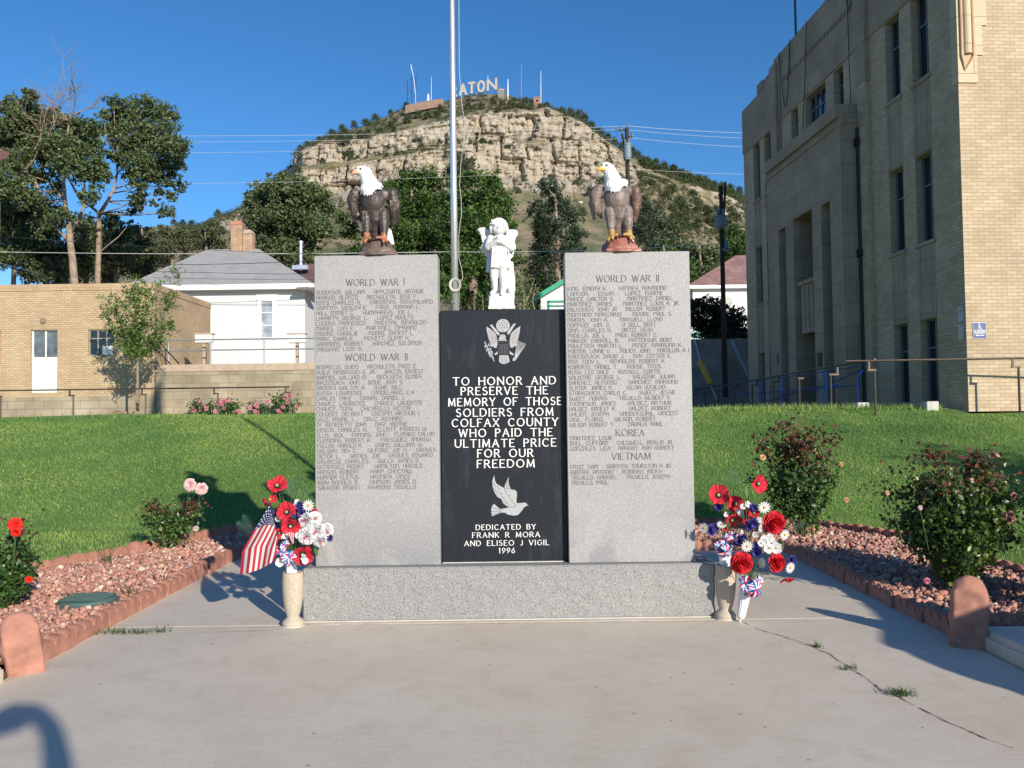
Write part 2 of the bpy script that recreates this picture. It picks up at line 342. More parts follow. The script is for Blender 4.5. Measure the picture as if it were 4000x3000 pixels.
def fastmesh(name, V, Fc, mat, parent=None, col=None, smooth=False):
    """V (n,3), Fc (m,k) arrays; col (m,3) one colour per face"""
    me = bpy.data.meshes.new(name); V = np.asarray(V, np.float32); Fc = np.asarray(Fc, np.int32); m, k = Fc.shape
    me.vertices.add(len(V)); me.vertices.foreach_set('co', V.ravel())
    me.loops.add(m * k); me.loops.foreach_set('vertex_index', Fc.ravel())
    me.polygons.add(m); me.polygons.foreach_set('loop_start', np.arange(0, m * k, k, dtype=np.int32))
    try: me.polygons.foreach_set('loop_total', np.full(m, k, np.int32))
    except Exception: pass
    if smooth: me.polygons.foreach_set('use_smooth', np.ones(m, bool))
    me.update(calc_edges=True)
    if col is not None:
        ca = me.color_attributes.new('Col', 'FLOAT_COLOR', 'CORNER'); cc = np.ones((m * k, 4), np.float32); cc[:, :3] = np.repeat(np.asarray(col, np.float32), k, 0)
        ca.data.foreach_set('color', cc.ravel())
    me.materials.append(mat); o = bpy.data.objects.new(name, me); COL.objects.link(o); o.parent = parent; return o
def leaf_arrays(P, size, up=.3, aspect=.6, fold=.25, rs=rng):
    """pointed leaves (2 triangles each, folded at the midrib) at points P"""
    n = len(P); size = np.broadcast_to(size, (n,)) * rs.uniform(.6, 1.3, n)
    a = rs.normal(size=(n, 3)); a[:, 2] -= up * .3; a /= np.linalg.norm(a, axis=1)[:, None]
    b = rs.normal(size=(n, 3)); b[:, 2] *= .6; b -= a * (a * b).sum(1)[:, None]; b /= np.linalg.norm(b, axis=1)[:, None]
    c = np.cross(a, b); s = size[:, None]
    v0 = P - a * s * .5; v1 = P + a * s * .5; v2 = P + b * s * aspect * .5 + c * s * fold * .5; v3 = P - b * s * aspect * .5 + c * s * fold * .5
    V = np.stack([v0, v2, v1, v3], 1).reshape(-1, 3); i = np.arange(n)[:, None] * 4
    Fc = np.concatenate([i + [0, 1, 2], i + [0, 2, 3]], 1).reshape(-1, 3); return V, Fc
def palette(n, cols, jit=.18, rs=rng):
    cols = np.array(cols); c = cols[rs.integers(0, len(cols), n)] * rs.uniform(1 - jit, 1 + jit, (n, 1)); return np.repeat(c, 2, 0)
def clumps(cl, dens, rs=rng, holes=.5):
    """leaf points gathered on twigs inside ragged clumps; cl: (centre, radius)"""
    out = []
    for c, r in cl:
        nt_ = max(8, int(dens * r * r * 1.25)); d = rs.normal(size=(nt_, 3)); d /= np.linalg.norm(d, axis=1)[:, None]
        ph = rs.uniform(0, 6, 3); lob = 1 + .28 * np.sin(d[:, 0] * 5 + ph[0]) * np.sin(d[:, 1] * 4 + ph[1]) + .25 * np.sin(d[:, 2] * 6 + ph[2])
        tw = np.array(c) + d * (r * lob * rs.uniform(.05, 1.15, nt_) ** .5)[:, None] * np.array([1.05, 1, .85])
        k = 12; q = np.repeat(tw, k, 0) + rs.normal(size=(nt_ * k, 3)) * r * .11 * np.repeat(rs.uniform(.5, 2.0, nt_), k)[:, None] * np.array([1, 1, .8]); out.append(q)
    return np.concatenate(out)

# ------------------------------------------------------------------ stroke lettering
def arc(cx, cy, rx, ry, a0, a1, n=8): return [(cx + rx * math.cos(R(a0 + (a1 - a0) * k / n)), cy + ry * math.sin(R(a0 + (a1 - a0) * k / n))) for k in range(n + 1)]
G = {
 'A': (.8, [[(0, 0), (.4, 1)], [(.4, 1), (.8, 0)], [(.15, .36), (.65, .36)]]),
 'B': (.62, [[(0, 0), (0, 1)], [(0, 1), (.32, 1)] + arc(.32, .77, .24, .23, 90, -90) + [(0, .54)], [(.3, .54)] + arc(.33, .27, .28, .27, 90, -90) + [(0, 0)]]),
 'C': (.8, [arc(.45, .5, .43, .5, 45, 315, 14)]),
 'D': (.78, [[(0, 0), (0, 1)], [(0, 1), (.3, 1)] + arc(.3, .5, .48, .5, 90, -90, 12) + [(0, 0)]]),
 'E': (.56, [[(0, 0), (0, 1)], [(0, 1), (.54, 1)], [(0, .53), (.45, .53)], [(0, 0), (.56, 0)]]),
 'F': (.54, [[(0, 0), (0, 1)], [(0, 1), (.54, 1)], [(0, .53), (.44, .53)]]),
 'G': (.82, [arc(.45, .5, .43, .5, 45, 340, 14) + [(.85, .45)], [(.55, .45), (.85, .45)]]),
 'H': (.74, [[(0, 0), (0, 1)], [(.74, 0), (.74, 1)], [(0, .52), (.74, .52)]]),
 'I': (.06, [[(.03, 0), (.03, 1)]]),
 'J': (.36, [[(.34, 1), (.34, .2)] + arc(.16, .2, .18, .2, 0, -140, 6)]),
 'K': (.68, [[(0, 0), (0, 1)], [(.64, 1), (0, .42)], [(.2, .58), (.68, 0)]]),
 'L': (.54, [[(0, 1), (0, 0)], [(0, 0), (.54, 0)]]),
 'M': (.95, [[(.04, 0), (.1, 1)], [(.1, 1), (.48, .1)], [(.48, .1), (.86, 1)], [(.86, 1), (.92, 0)]]),
 'N': (.78, [[(0, 0), (0, 1)], [(0, 1), (.78, 0)], [(.78, 0), (.78, 1)]]),
 'O': (.94, [arc(.47, .5, .46, .5, 90, 450, 20)]),
 'P': (.58, [[(0, 0), (0, 1)], [(0, 1), (.3, 1)] + arc(.3, .74, .27, .26, 90, -90) + [(0, .48)]]),
 'Q': (.94, [arc(.47, .5, .46, .5, 90, 450, 20), [(.55, .25), (.95, -.08)]]),
 'R': (.66, [[(0, 0), (0, 1)], [(0, 1), (.3, 1)] + arc(.3, .75, .27, .25, 90, -90) + [(0, .5)], [(.28, .5), (.66, 0)]]),
 'S': (.56, [arc(.28, .76, .25, .24, 40, 250, 10)[:-1] + arc(.28, .25, .27, .26, 80, -150, 11)]),
 'T': (.74, [[(.37, 0), (.37, 1)], [(0, 1), (.74, 1)]]),
 'U': (.74, [[(0, 1), (0, .36)] + arc(.37, .36, .37, .36, 180, 360, 10) + [(.74, 1)]]),
 'V': (.78, [[(0, 1), (.39, 0)], [(.39, 0), (.78, 1)]]),
 'W': (1.1, [[(0, 1), (.28, 0)], [(.28, 0), (.55, .95)], [(.55, .95), (.82, 0)], [(.82, 0), (1.1, 1)]]),
 'X': (.72, [[(0, 1), (.72, 0)], [(.72, 1), (0, 0)]]),
 'Y': (.72, [[(0, 1), (.36, .48)], [(.72, 1), (.36, .48)], [(.36, .48), (.36, 0)]]),
 'Z': (.66, [[(0, 1), (.66, 1)], [(.66, 1), (0, 0)], [(0, 0), (.66, 0)]]),
 '1': (.3, [[(.17, 0), (.17, 1)], [(.17, 1), (.0, .86)]]),
 '6': (.6, [arc(.3, .31, .29, .31, 90, 450, 14), [(.48, 1), (.2, .72), (.03, .4)]]),
 '9': (.6, [arc(.3, .69, .29, .31, 90, 450, 14), [(.12, 0), (.4, .28), (.57, .6)]]),
 '.': (.08, [[(0, 0), (.08, 0)]]), ',': (.1, [[(.08, .02), (0, -.12)]]), "'": (.08, [[(.04, 1), (.02, .85)]]), ' ': (.55, []),
}
D = dict(G)                                                    # the names: narrow monoline letters with round shoulders
D.update({' ': (.40, []),
 'A': (.56, [[(0, 0), (0, .8)] + arc(.28, .72, .28, .28, 160, 20, 6) + [(.56, .8), (.56, 0)], [(0, .42), (.56, .42)]]),
 'N': (.54, [[(0, 0), (0, .98)], [(0, .7)] + arc(.27, .7, .27, .28, 150, 0, 7) + [(.54, 0)]]),
 'M': (.84, [[(0, 0), (0, .98)], [(0, .72)] + arc(.21, .72, .21, .26, 150, 0, 6) + [(.42, 0)], [(.42, .72)] + arc(.63, .72, .21, .26, 150, 0, 6) + [(.84, 0)]]),
 'W': (.84, [[(0, 1), (0, .25)] + arc(.21, .25, .21, .25, 180, 360, 6) + [(.42, .9)], [(.42, .25)] + arc(.63, .25, .21, .25, 180, 360, 6) + [(.84, 1)]]),
 'V': (.54, [[(0, 1), (0, .3)] + arc(.27, .3, .27, .3, 180, 270, 4), [(.27, 0), (.54, .3), (.54, 1)]]),
 'Y': (.54, [[(0, 1), (0, .6)] + arc(.27, .6, .27, .2, 180, 360, 6), [(.54, 1), (.54, .4), (.2, 0)]]),
 'O': (.58, [[(.0, .5)] + arc(.29, .72, .29, .28, 180, 0, 8) + arc(.29, .28, .29, .28, 0, -180, 8) + [(0, .5)]]),
 'C': (.54, [arc(.29, .72, .29, .28, 30, 180, 6) + arc(.29, .28, .29, .28, 180, 330, 6)]),
 'G': (.58, [arc(.29, .72, .29, .28, 30, 180, 6) + arc(.29, .28, .29, .28, 180, 360, 6) + [(.58, .44), (.34, .44)]]),
 'U': (.54, [[(0, 1), (0, .27)] + arc(.27, .27, .27, .27, 180, 360, 7) + [(.54, 1)]]),
 'H': (.54, [[(0, 0), (0, 1)], [(.54, 0), (.54, 1)], [(0, .52), (.54, .52)]]),
 'E': (.48, [[(.48, 1), (0, 1), (0, 0), (.48, 0)], [(0, .53), (.4, .53)]]),
 'D': (.58, [[(0, 0), (0, 1)], [(0, 1), (.2, 1)] + arc(.2, .5, .36, .5, 90, -90, 10) + [(0, 0)]]),
 'T': (.56, [[(.28, 0), (.28, 1)], [(0, 1), (.56, 1)]]),
})
def text(mb, s, x0, x1, z, h, y, w=.1, font=G, serif=0.0, contrast=0.0, gap=.22, T=None):
    """ribbon letters on the plane y (facing -y), fitted between x0 and x1"""
    tot = sum(font[c][0] + gap for c in s) - gap; sx = (x1 - x0) / tot; x = x0; ly = [0]
    def rib(a, b, wd):
        ax, az, bx, bz = a[0], a[1], b[0], b[1]; L = math.hypot(bx - ax, bz - az)
        if L < 1e-9: return
        nx, nz = -(bz - az) / L * wd / 2, (bx - ax) / L * wd / 2; ex, ez = (bx - ax) / L * wd * .3, (bz - az) / L * wd * .3
        yy = y - ly[0] * .00012; ly[0] = (ly[0] + 1) % 7
        vs = [(ax - ex + nx, yy, az - ez + nz), (bx + ex + nx, yy, bz + ez + nz), (bx + ex - nx, yy, bz + ez - nz), (ax - ex - nx, yy, az - ez - nz)]
        if T is not None: vs = [T @ Vector(v) for v in vs]
        mb.add(vs, [(0, 3, 2, 1)])
    for ch in s:
        gw, strokes = font[ch]
        hh = h
        for st in strokes:
            P = [(x + px * sx, z + py * hh) for px, py in st]
            for a, b in zip(P, P[1:]):
                vert = abs(b[1] - a[1]) / (math.hypot(b[0] - a[0], b[1] - a[1]) + 1e-9)
                rise = (b[0] - a[0]) * (b[1] - a[1]) > 1e-9 and .25 < vert < .97
                wd = w * h * (1 - contrast * (1 - vert)) * (1 - contrast * .6 * rise); rib(a, b, wd)
            if serif:
                for e in (P[0], P[-1]):
                    q = st[0] if e is P[0] else st[-1]
                    shared = sum(1 for o in strokes for k in (o[0], o[-1]) if abs(k[0] - q[0]) + abs(k[1] - q[1]) < .02) > 1
                    if not shared and (abs(q[1]) < .02 or abs(q[1] - 1) < .02): rib((e[0] - serif * h, e[1]), (e[0] + serif * h, e[1]), w * h * .5)
        x += (gw + gap) * sx
    return mb

# ------------------------------------------------------------------ sculpting from blended volumes
_ICO = {}
def _ico(n):
    if n not in _ICO:
        b_ = bmesh.new(); bmesh.ops.create_icosphere(b_, subdivisions=n, radius=1)
        _ICO[n] = (np.array([v.co[:] for v in b_.verts]), np.array([[v.index for v in f.verts] for f in b_.faces])); b_.free()
    return _ICO[n]
def sculpt(name, parts, voxel, mat, parent=None, smooth=3, jitter=0, jscale=20):
    """volumes blended into ONE continuous surface: e ellipsoid, c tapered rod, b block, p plate with an outline"""
    VV = []; TT = []; off = [0]
    def put(v, f): VV.append(np.asarray(v, float)); TT.append(np.asarray(f) + off[0]); off[0] += len(v)
    for p in parts:
        if p[0] == 'e':
            _, c, r = p[:3]; rot = p[3] if len(p) > 3 else (0, 0, 0)
            m_ = np.array((Matrix.Rotation(rot[2], 3, 'Z') @ Matrix.Rotation(rot[1], 3, 'Y') @ Matrix.Rotation(rot[0], 3, 'X')) @ Matrix.Diagonal(Vector(r)))
            iv, fi = _ico(3); put(iv @ m_.T + np.array(c), fi)
        elif p[0] == 'c':
            _, a, ra, b_, rb = p[:5]; a = np.array(a, float); b_ = np.array(b_, float); L = np.linalg.norm(b_ - a); k = max(2, int(L / (min(ra, rb) * .45)) + 1); iv, fi = _ico(2)
            for i in range(k + 1): t = i / k; put(iv * (ra + (rb - ra) * t) + a + (b_ - a) * t, fi)
        elif p[0] == 'b':
            (x0, y0, z0), (x1, y1, z1) = p[1], p[2]; z0, z1 = min(z0, z1), max(z0, z1)
            v = [(x0, y0, z0), (x1, y0, z0), (x1, y1, z0), (x0, y1, z0), (x0, y0, z1), (x1, y0, z1), (x1, y1, z1), (x0, y1, z1)]
            put(v, [(0, 2, 1), (0, 3, 2), (4, 5, 6), (4, 6, 7), (0, 1, 5), (0, 5, 4), (1, 2, 6), (1, 6, 5), (2, 3, 7), (2, 7, 6), (3, 0, 4), (3, 4, 7)])
        elif p[0] == 'p':
            poly, y0, y1 = p[1:4]; bb = bmesh.new(); f = bb.faces.new([bb.verts.new((x, y0, z)) for x, z in poly]); rr_ = bmesh.ops.extrude_face_region(bb, geom=[f])
            bmesh.ops.translate(bb, verts=[v for v in rr_['geom'] if isinstance(v, bmesh.types.BMVert)], vec=(0, y1 - y0, 0)); bmesh.ops.recalc_face_normals(bb, faces=bb.faces[:]); bmesh.ops.triangulate(bb, faces=bb.faces[:]); bb.verts.index_update()
            put([v.co[:] for v in bb.verts], [[v.index for v in f.verts] for f in bb.faces]); bb.free()
    o = fastmesh(name, np.concatenate(VV), np.concatenate(TT), mat); me = o.data
    md = o.modifiers.new('r', 'REMESH'); md.mode = 'VOXEL'; md.voxel_size = voxel
    if smooth: ms = o.modifiers.new('s', 'SMOOTH'); ms.iterations = smooth; ms.factor = .5
    dg = bpy.context.evaluated_depsgraph_get(); ev = o.evaluated_get(dg); nm = bpy.data.meshes.new_from_object(ev)
    o.modifiers.clear(); o.data = nm; bpy.data.meshes.remove(me); nm.name = name
    if jitter:
        for v in nm.vertices: v.co += v.normal * jitter * mnoise.noise(v.co * jscale)
    nm.polygons.foreach_set('use_smooth', [True] * len(nm.polygons)); nm.materials.clear(); nm.materials.append(mat); o.parent = parent
    return o

# ================================================================== THE SETTING
BED = [(-4.75, 5.15), (-4.85, 7.6), (-3.55, 10.5), (3.7, 10.8), (4.45, 9.2), (4.5, 5.6), (2.98, 5.6), (2.98, 9.3), (-3.06, 9.3), (-3.06, 5.15)]
def inside(poly, x, y):
    c = False; j = len(poly) - 1
    for i in range(len(poly)):
        xi, yi = poly[i]; xj, yj = poly[j]
        if (yi > y) != (yj > y) and x < (xj - xi) * (y - yi) / (yj - yi) + xi: c = not c
        j = i
    return c
def inside_np(poly, X, Y):
    c = np.zeros(X.shape, bool); j = len(poly) - 1
    for i in range(len(poly)):
        xi, yi = poly[i]; xj, yj = poly[j]
        if yi != yj: c ^= ((yi > Y) != (yj > Y)) & (X < (xj - xi) * (Y - yi) / (yj - yi) + xi)
        j = i
    return c
OUTER = [(-4.75, -20), (-4.75, 5.15), (-4.85, 7.6), (-3.55, 10.5), (3.7, 10.8), (4.45, 9.2), (4.5, 5.6), (4.5, -20)]
def terrain(x, y):
    step = 28.75 if x < 2 else 36.0
    if y < 27.6: return lawn_z(y, x) - .12 if y > 10.9 else -.12
    if y < step: return 1.55
    return 3.15 + max(0, y - 45) * .13 if y < 95 else 9.6
xs = [-900, -400, -200, -120, -80, -60, -40, -25] + [k for k in range(-20, 21, 2)] + [1.999, 2.001, 25, 40, 60, 80, 120, 200, 400, 900]; xs = sorted(set(xs))
ys = sorted({-300, -60, -20, 0, 10.9, *[10.9 + k for k in range(1, 17)], 27.6, 28.749, 28.751, 32, 35.999, 36.001, 45, 60, 75, 94.9, 130, 200, 400, 800, 1600})
V = [(x, y, terrain(x, y)) for y in ys for x in xs]; nx = len(xs)
Fq = [(j * nx + i, j * nx + i + 1, (j + 1) * nx + i + 1, (j + 1) * nx + i) for j in range(len(ys) - 1) for i in range(nx - 1)]
tag(fastmesh('ground', V, Fq, M['dirt']), kind='structure')
# lawn sheet, cut out around the plaza and the rose beds
gx = np.arange(-24, 13.01, .25); gy = np.concatenate([np.arange(1, 27.61, .2)])
XX, YY = np.meshgrid(gx, gy); ZZ = np.vectorize(lambda x, y: lawn_z(y, x))(XX, YY)
V = np.stack([XX, YY, ZZ], -1).reshape(-1, 3); nx = len(gx)
cxm = (XX[:-1, :-1] + XX[1:, 1:]) / 2; cym = (YY[:-1, :-1] + YY[1:, 1:]) / 2
keep = ~inside_np(OUTER, cxm, cym) & ~((cxm > 9.4) & (cym > 17.2))
jj, ii = np.nonzero(keep); Fq = np.stack([jj * nx + ii, jj * nx + ii + 1, (jj + 1) * nx + ii + 1, (jj + 1) * nx + ii], 1)
tag(fastmesh('lawn', V, Fq, M['lawn'], smooth=True), kind='structure')
# plaza slab pieces parted by joints
pz = MB()
pz.bevbox((-3.06, -6, -.1), (2.98, 6.20, 0), .006); pz.bevbox((-3.06, 6.212, -.1), (2.98, 9.3, -.003), .006)
tag(pz.build('plaza', M['concrete']), kind='structure')
k = MB(); k.bevbox((-7.5, 2.2, -.1), (-3.03, 4.99, .11), .035, seg=3); tag(k.build('left_kerb', M['concrete']), kind='structure')
k = MB(); k.bevbox((3.0, 2.0, -.1), (8, 5.5, .115), .035, seg=3); tag(k.build('right_kerb', M['concrete']), kind='structure')

sm = MB(); sm.add([(x, y, .045) for x, y in BED], [tuple(range(len(BED)))]); tag(sm.build('bed_soil', M['soil']), kind='structure')
# cracks: thin dark broken lines in the concrete
def crack(pix, wdt, name='pavement_crack'):
    mb = MB(); P = [gnd(*p) for p in pix]; Q = []
    for a, b in zip(P, P[1:]):
        k = max(2, int((b - a).length / .025))
        for i in range(k): Q.append(a.lerp(b, i / k))
    L = R_ = None
    for i, q in enumerate(Q[:-1]):
        d = (Q[i + 1] - q); d.z = 0; d.normalize(); nn_ = Vector((-d.y, d.x, 0)); o = nn_ * .012 * mnoise.noise(q * 9); ww = wdt * (.25 + abs(mnoise.noise(q * 14 + Vector((5, 0, 0)))) * 2.2)
        l, r = q + o + nn_ * ww, q + o - nn_ * ww; l.z = r.z = .0035
        if L is not None and mnoise.noise(q * 5) > -.55: mb.add([L, l, r, R_], [(0, 1, 2, 3)])
        L, R_ = l, r
    return tag(mb.build(name, M['soil']), kind='structure')
crack([(1604, 1343), (1640, 1360), (1700, 1378), (1745, 1393), (1790, 1412), (1832, 1441), (1870, 1465), (1905, 1492), (1945, 1508), (1985, 1530), (2050, 1562), (2140, 1600), (2212, 1628)], .0045)
crack([(1730, 1250), (1770, 1243), (1830, 1232), (1880, 1262)], .002)
crack([(640, 1350), (900, 1349), (1200, 1346), (1560, 1341)], .002)
crack([(170, 1372), (300, 1370), (360, 1370), (600, 1362)], .002)

# red gravel, one loose mass of broken stones
ico = bmesh.new(); bmesh.ops.create_icosphere(ico, subdivisions=1, radius=1)
IV = np.array([v.co[:] for v in ico.verts]); IF = np.array([[v.index for v in f.verts] for f in ico.faces]); ico.free()
def stones(n, poly, z0, smin, smax, seed, keepf=None):
    r = np.random.default_rng(seed); px = np.array([p[0] for p in poly]); py = np.array([p[1] for p in poly])
    X = r.uniform(px.min(), px.max(), n * 3); Y = r.uniform(py.min(), py.max(), n * 3); k = inside_np(poly, X, Y)
    if keepf is not None: k &= keepf(X, Y)
    X, Y = X[k][:n], Y[k][:n]; n = len(X)
    S = r.uniform(smin, smax, n) * r.choice([.8, 1, 1.25], n); sc = r.uniform(.55, 1.25, (n, 3)); sc[:, 2] *= .7
    nv = IV[None] * r.uniform(.72, 1.25, (n, len(IV), 1)); nv = nv * (sc * S[:, None])[:, None, :]
    A = r.normal(size=(n, 3, 3)); Q = np.linalg.qr(A)[0]; nv = np.einsum('nij,nkj->nki', Q, nv)
    nv += np.stack([X, Y, z0 + r.uniform(0, 1, n) * .035 + S * .35], 1)[:, None, :]
    Fc = (IF[None] + (np.arange(n) * len(IV))[:, None, None]).reshape(-1, 3)
    base = np.array([(.52, .275, .205), (.46, .225, .175), (.58, .33, .24), (.66, .47, .35), (.42, .21, .17), (.56, .29, .23), (.50, .30, .26), (.70, .56, .44)])
    col = base[r.choice(len(base), n, p=[.2, .17, .16, .07, .12, .14, .1, .04])] * r.uniform(.85, 1.15, (n, 1)); return nv.reshape(-1, 3), Fc, np.repeat(col, len(IF), 0)
V, Fc, C = stones(24000, BED, .045, .015, .034, 3)
tag(fastmesh('red_gravel', V, Fc, M['rockcol'], col=C), kind='stuff')

# scalloped edging blocks, every block its own thing
def block_mesh(L, H, nb=3, t=.07):
    poly = [(0, -.05)]; poly.append((L, -.05))
    for b in range(nb - 1, -1, -1):
        x0 = L * b / nb; x1 = L * (b + 1) / nb
        for a in np.linspace(0, 180, 9): poly.append(((x0 + x1) / 2 + (x1 - x0) * .49 * math.cos(R(a)), H + (x1 - x0) * .42 * math.sin(R(a)) * .8))
    bm = bmesh.new(); a = [bm.verts.new((x, -t / 2, z)) for x, z in poly]; f = bm.faces.new(a)
    r = bmesh.ops.extrude_face_region(bm, geom=[f]); bmesh.ops.translate(bm, verts=[v for v in r['geom'] if isinstance(v, bmesh.types.BMVert)], vec=(0, t, 0))
    bmesh.ops.recalc_face_normals(bm, faces=bm.faces[:]); bmesh.ops.bevel(bm, geom=[e for e in bm.edges if abs(e.verts[0].co.y - e.verts[1].co.y) < 1e-6], offset=.012, segments=2, affect='EDGES')
    me = bpy.data.meshes.new('edging_block'); bm.to_mesh(me); bm.free(); me.materials.append(M['red_block']); return me
bme = block_mesh(.5, .10, 3); bmi = block_mesh(.5, .088, 4, .085)
def edging(path, me, lab, grp, z=0):
    for (x0, y0), (x1, y1) in zip(path, path[1:]):
        L = math.hypot(x1 - x0, y1 - y0); n_ = max(1, round(L / .5)); a = math.atan2(y1 - y0, x1 - x0)
        for i in range(n_):
            t = i / n_; o = bpy.data.objects.new('edging_block', me); COL.objects.link(o)
            o.location = (x0 + (x1 - x0) * t + random.uniform(-.008, .008), y0 + (y1 - y0) * t + random.uniform(-.008, .008), z + random.uniform(-.018, .012))
            o.rotation_euler = (R(random.uniform(-6, 6)), R(random.uniform(-2.5, 2.5)), a + R(random.uniform(-2, 2))); o.scale = (L / n_ / .5 * .996, 1, 1)
            tag(o, lab, 'edging block', grp)
edging([(-4.85, 7.6), (-3.55, 10.5)], bme, 'scalloped red concrete block in the lawn-side row of the left rose bed', 'edging blocks beside the left rose bed and lawn', .03)
edging([(-4.75, 5.15), (-4.85, 7.6)], bme, 'scalloped red concrete block at the outer side of the left rose bed', 'edging blocks at the outer left side')
edging([(-3.55, 10.5), (3.7, 10.8)], bme, 'scalloped red concrete block behind the monument where the lawn starts', 'edging blocks behind the monument', .03)
edging([(3.7, 10.8), (4.45, 9.2), (4.5, 5.6)], bme, 'scalloped red concrete block in the lawn-side row of the right rose bed', 'edging blocks beside the right rose bed and lawn', .02)
edging([(-3.06, 5.2), (-3.06, 9.3)], bmi, 'worn red concrete edging block between left gravel bed and pavement', 'edging blocks along the left pavement side')
edging([(-3.06, 9.3), (2.98, 9.3)], bmi, 'red concrete edging block along the pavement behind the monument', 'edging blocks along the back of the pavement')
edging([(2.98, 9.3), (2.98, 5.55)], bmi, 'red concrete edging block between shaded right gravel bed and pavement', 'edging blocks along the right pavement side')
edging([(3.15, 5.66), (4.5, 5.62)], bmi, 'red concrete edging block beside the right corner post and kerb', 'edging blocks at the right kerb', .04)
edging([(-4.7, 5.1), (-3.2, 5.12)], bmi, 'red concrete edging block beside the left corner post and kerb', 'edging blocks at the left kerb', .02)
def corner_post(loc, rot, hgt, lab):
    o = sculpt('corner_post', [('e', (0, 0, hgt - .1), (.105, .06, .1)), ('b', (-.105, -.055, -.05), (.105, .055, hgt - .1)), ('e', (0, .0, hgt * .45), (.12, .065, hgt * .5))], .012, M['red_block'], None, 6, .01, 14)
    o.location = loc; o.rotation_euler = rot; tag(o, lab, 'post', 'red concrete corner posts'); return o
corner_post((-3.0, 5.14, 0), (R(-4), R(-9), R(38)), .38, 'red concrete corner post leaning at the front of the left bed')
corner_post((2.93, 5.42, 0), (R(-3), R(3), R(-20)), .46, 'upright red concrete corner post standing in shade beside the right kerb')

# valve cover in the left gravel
vc = empty('valve_cover', gnd(190, 1296, .1), 0, label='oval dark green valve box lid lying in the left gravel', cat='valve cover')
q = MB(); q.lathe([(.215, -.05), (.215, .012), (.20, .02), (.0, .022)], 28); q.build('lid', M['valve'], vc)
q = MB(); [q.bevbox((-.17 + .0, y - .008, .021), (.17, y + .008, .028), .003) for y in np.linspace(-.13, .13, 8)]; q.build('rib', M['valve'], vc)
q = MB(); q.lathe([(.235, -.06), (.235, -.005), (.218, -.003)], 28); q.build('rim', M['valve'], vc)
vc2 = copy_tree(vc); vc2.location = gnd(1890, 1222, .06); vc2['label'] = 'dark green valve box lid half buried in the shaded right gravel'

NZ_ = mnoise.noise
# grass: real blades
def blades(X, Y, Z, h, wd, seed, cols, name, lab=None, lean=.45, **k):
    r = np.random.default_rng(seed); n = len(X); a = r.uniform(0, 6.283, n); h = h * r.uniform(.5, 1.35, n); wd = wd * r.uniform(.7, 1.3, n)
    dx, dy = np.cos(a) * wd / 2, np.sin(a) * wd / 2; ln = r.normal(size=(n, 2)) * (h * lean)[:, None]
    P = np.stack([X, Y, Z - .004], 1)
    V = np.stack([P - np.stack([dx, dy, 0 * dx], 1), P + np.stack([dx, dy, 0 * dx], 1), P + np.stack([ln[:, 0], ln[:, 1], h], 1)], 1).reshape(-1, 3)
    c = np.array(cols)[r.integers(0, len(cols), n)] * r.uniform(.75, 1.2, (n, 1))
    if n > 1000: pv = np.array([NZ_(Vector((x * .45, y * .30, 2))) + .6 * NZ_(Vector((x * 1.7, y * 1.2, 5))) for x, y in zip(X, Y)])[:, None]; c = c * (1 + .38 * pv) * np.hstack([1 + .25 * pv, 1 + 0 * pv, 1 + 0 * pv])
    return tag(fastmesh(name, V, np.arange(3 * n).reshape(-1, 3), M['grass'], col=c), lab, **k)
GC = [(.20, .36, .075), (.24, .40, .085), (.15, .29, .06), (.29, .43, .12), (.19, .36, .075), (.34, .41, .16)]
def lawn_pts(n, y0, y1, seed):
    r = np.random.default_rng(seed); Y = np.sqrt(r.uniform(y0 * y0, y1 * y1, n)); X = r.uniform(-.86, .80, n) * (Y + .3)
    k = ~inside_np(OUTER, X, Y) & ~((X > 9.0) & (Y > 17)); X, Y = X[k], Y[k]
    pn = np.array([mnoise.noise(Vector((x * .8, y * .8, 0))) for x, y in zip(X[::1], Y[::1])]) if len(X) < 5e5 else 0
    Z = np.vectorize(lambda x, y: lawn_z(y, x))(X, Y); return X, Y, Z, pn
X, Y, Z, pn = lawn_pts(430000, 6.5, 19.2, 5)
blades(X, Y, Z, (.037 + .012 * pn), .0055 + .0005 * Y, 6, GC, 'grass', kind='stuff')
r = np.random.default_rng(19); n_ = 7000; X = r.uniform(-12, 11, n_); Y = 17.6 + np.abs(r.normal(0, .35, n_)) * 1.0; k = (X > 4.4) | (r.uniform(0, 1, n_) < .35); X, Y = X[k], Y[k]
k = ~((X > 9.2) & (Y > 17.3)); X, Y = X[k], Y[k]
blades(X, Y, np.array([lawn_z(y, x) for x, y in zip(X, Y)]), .13, .018, 20, GC, 'crest_grass', kind='stuff', lean=.35)
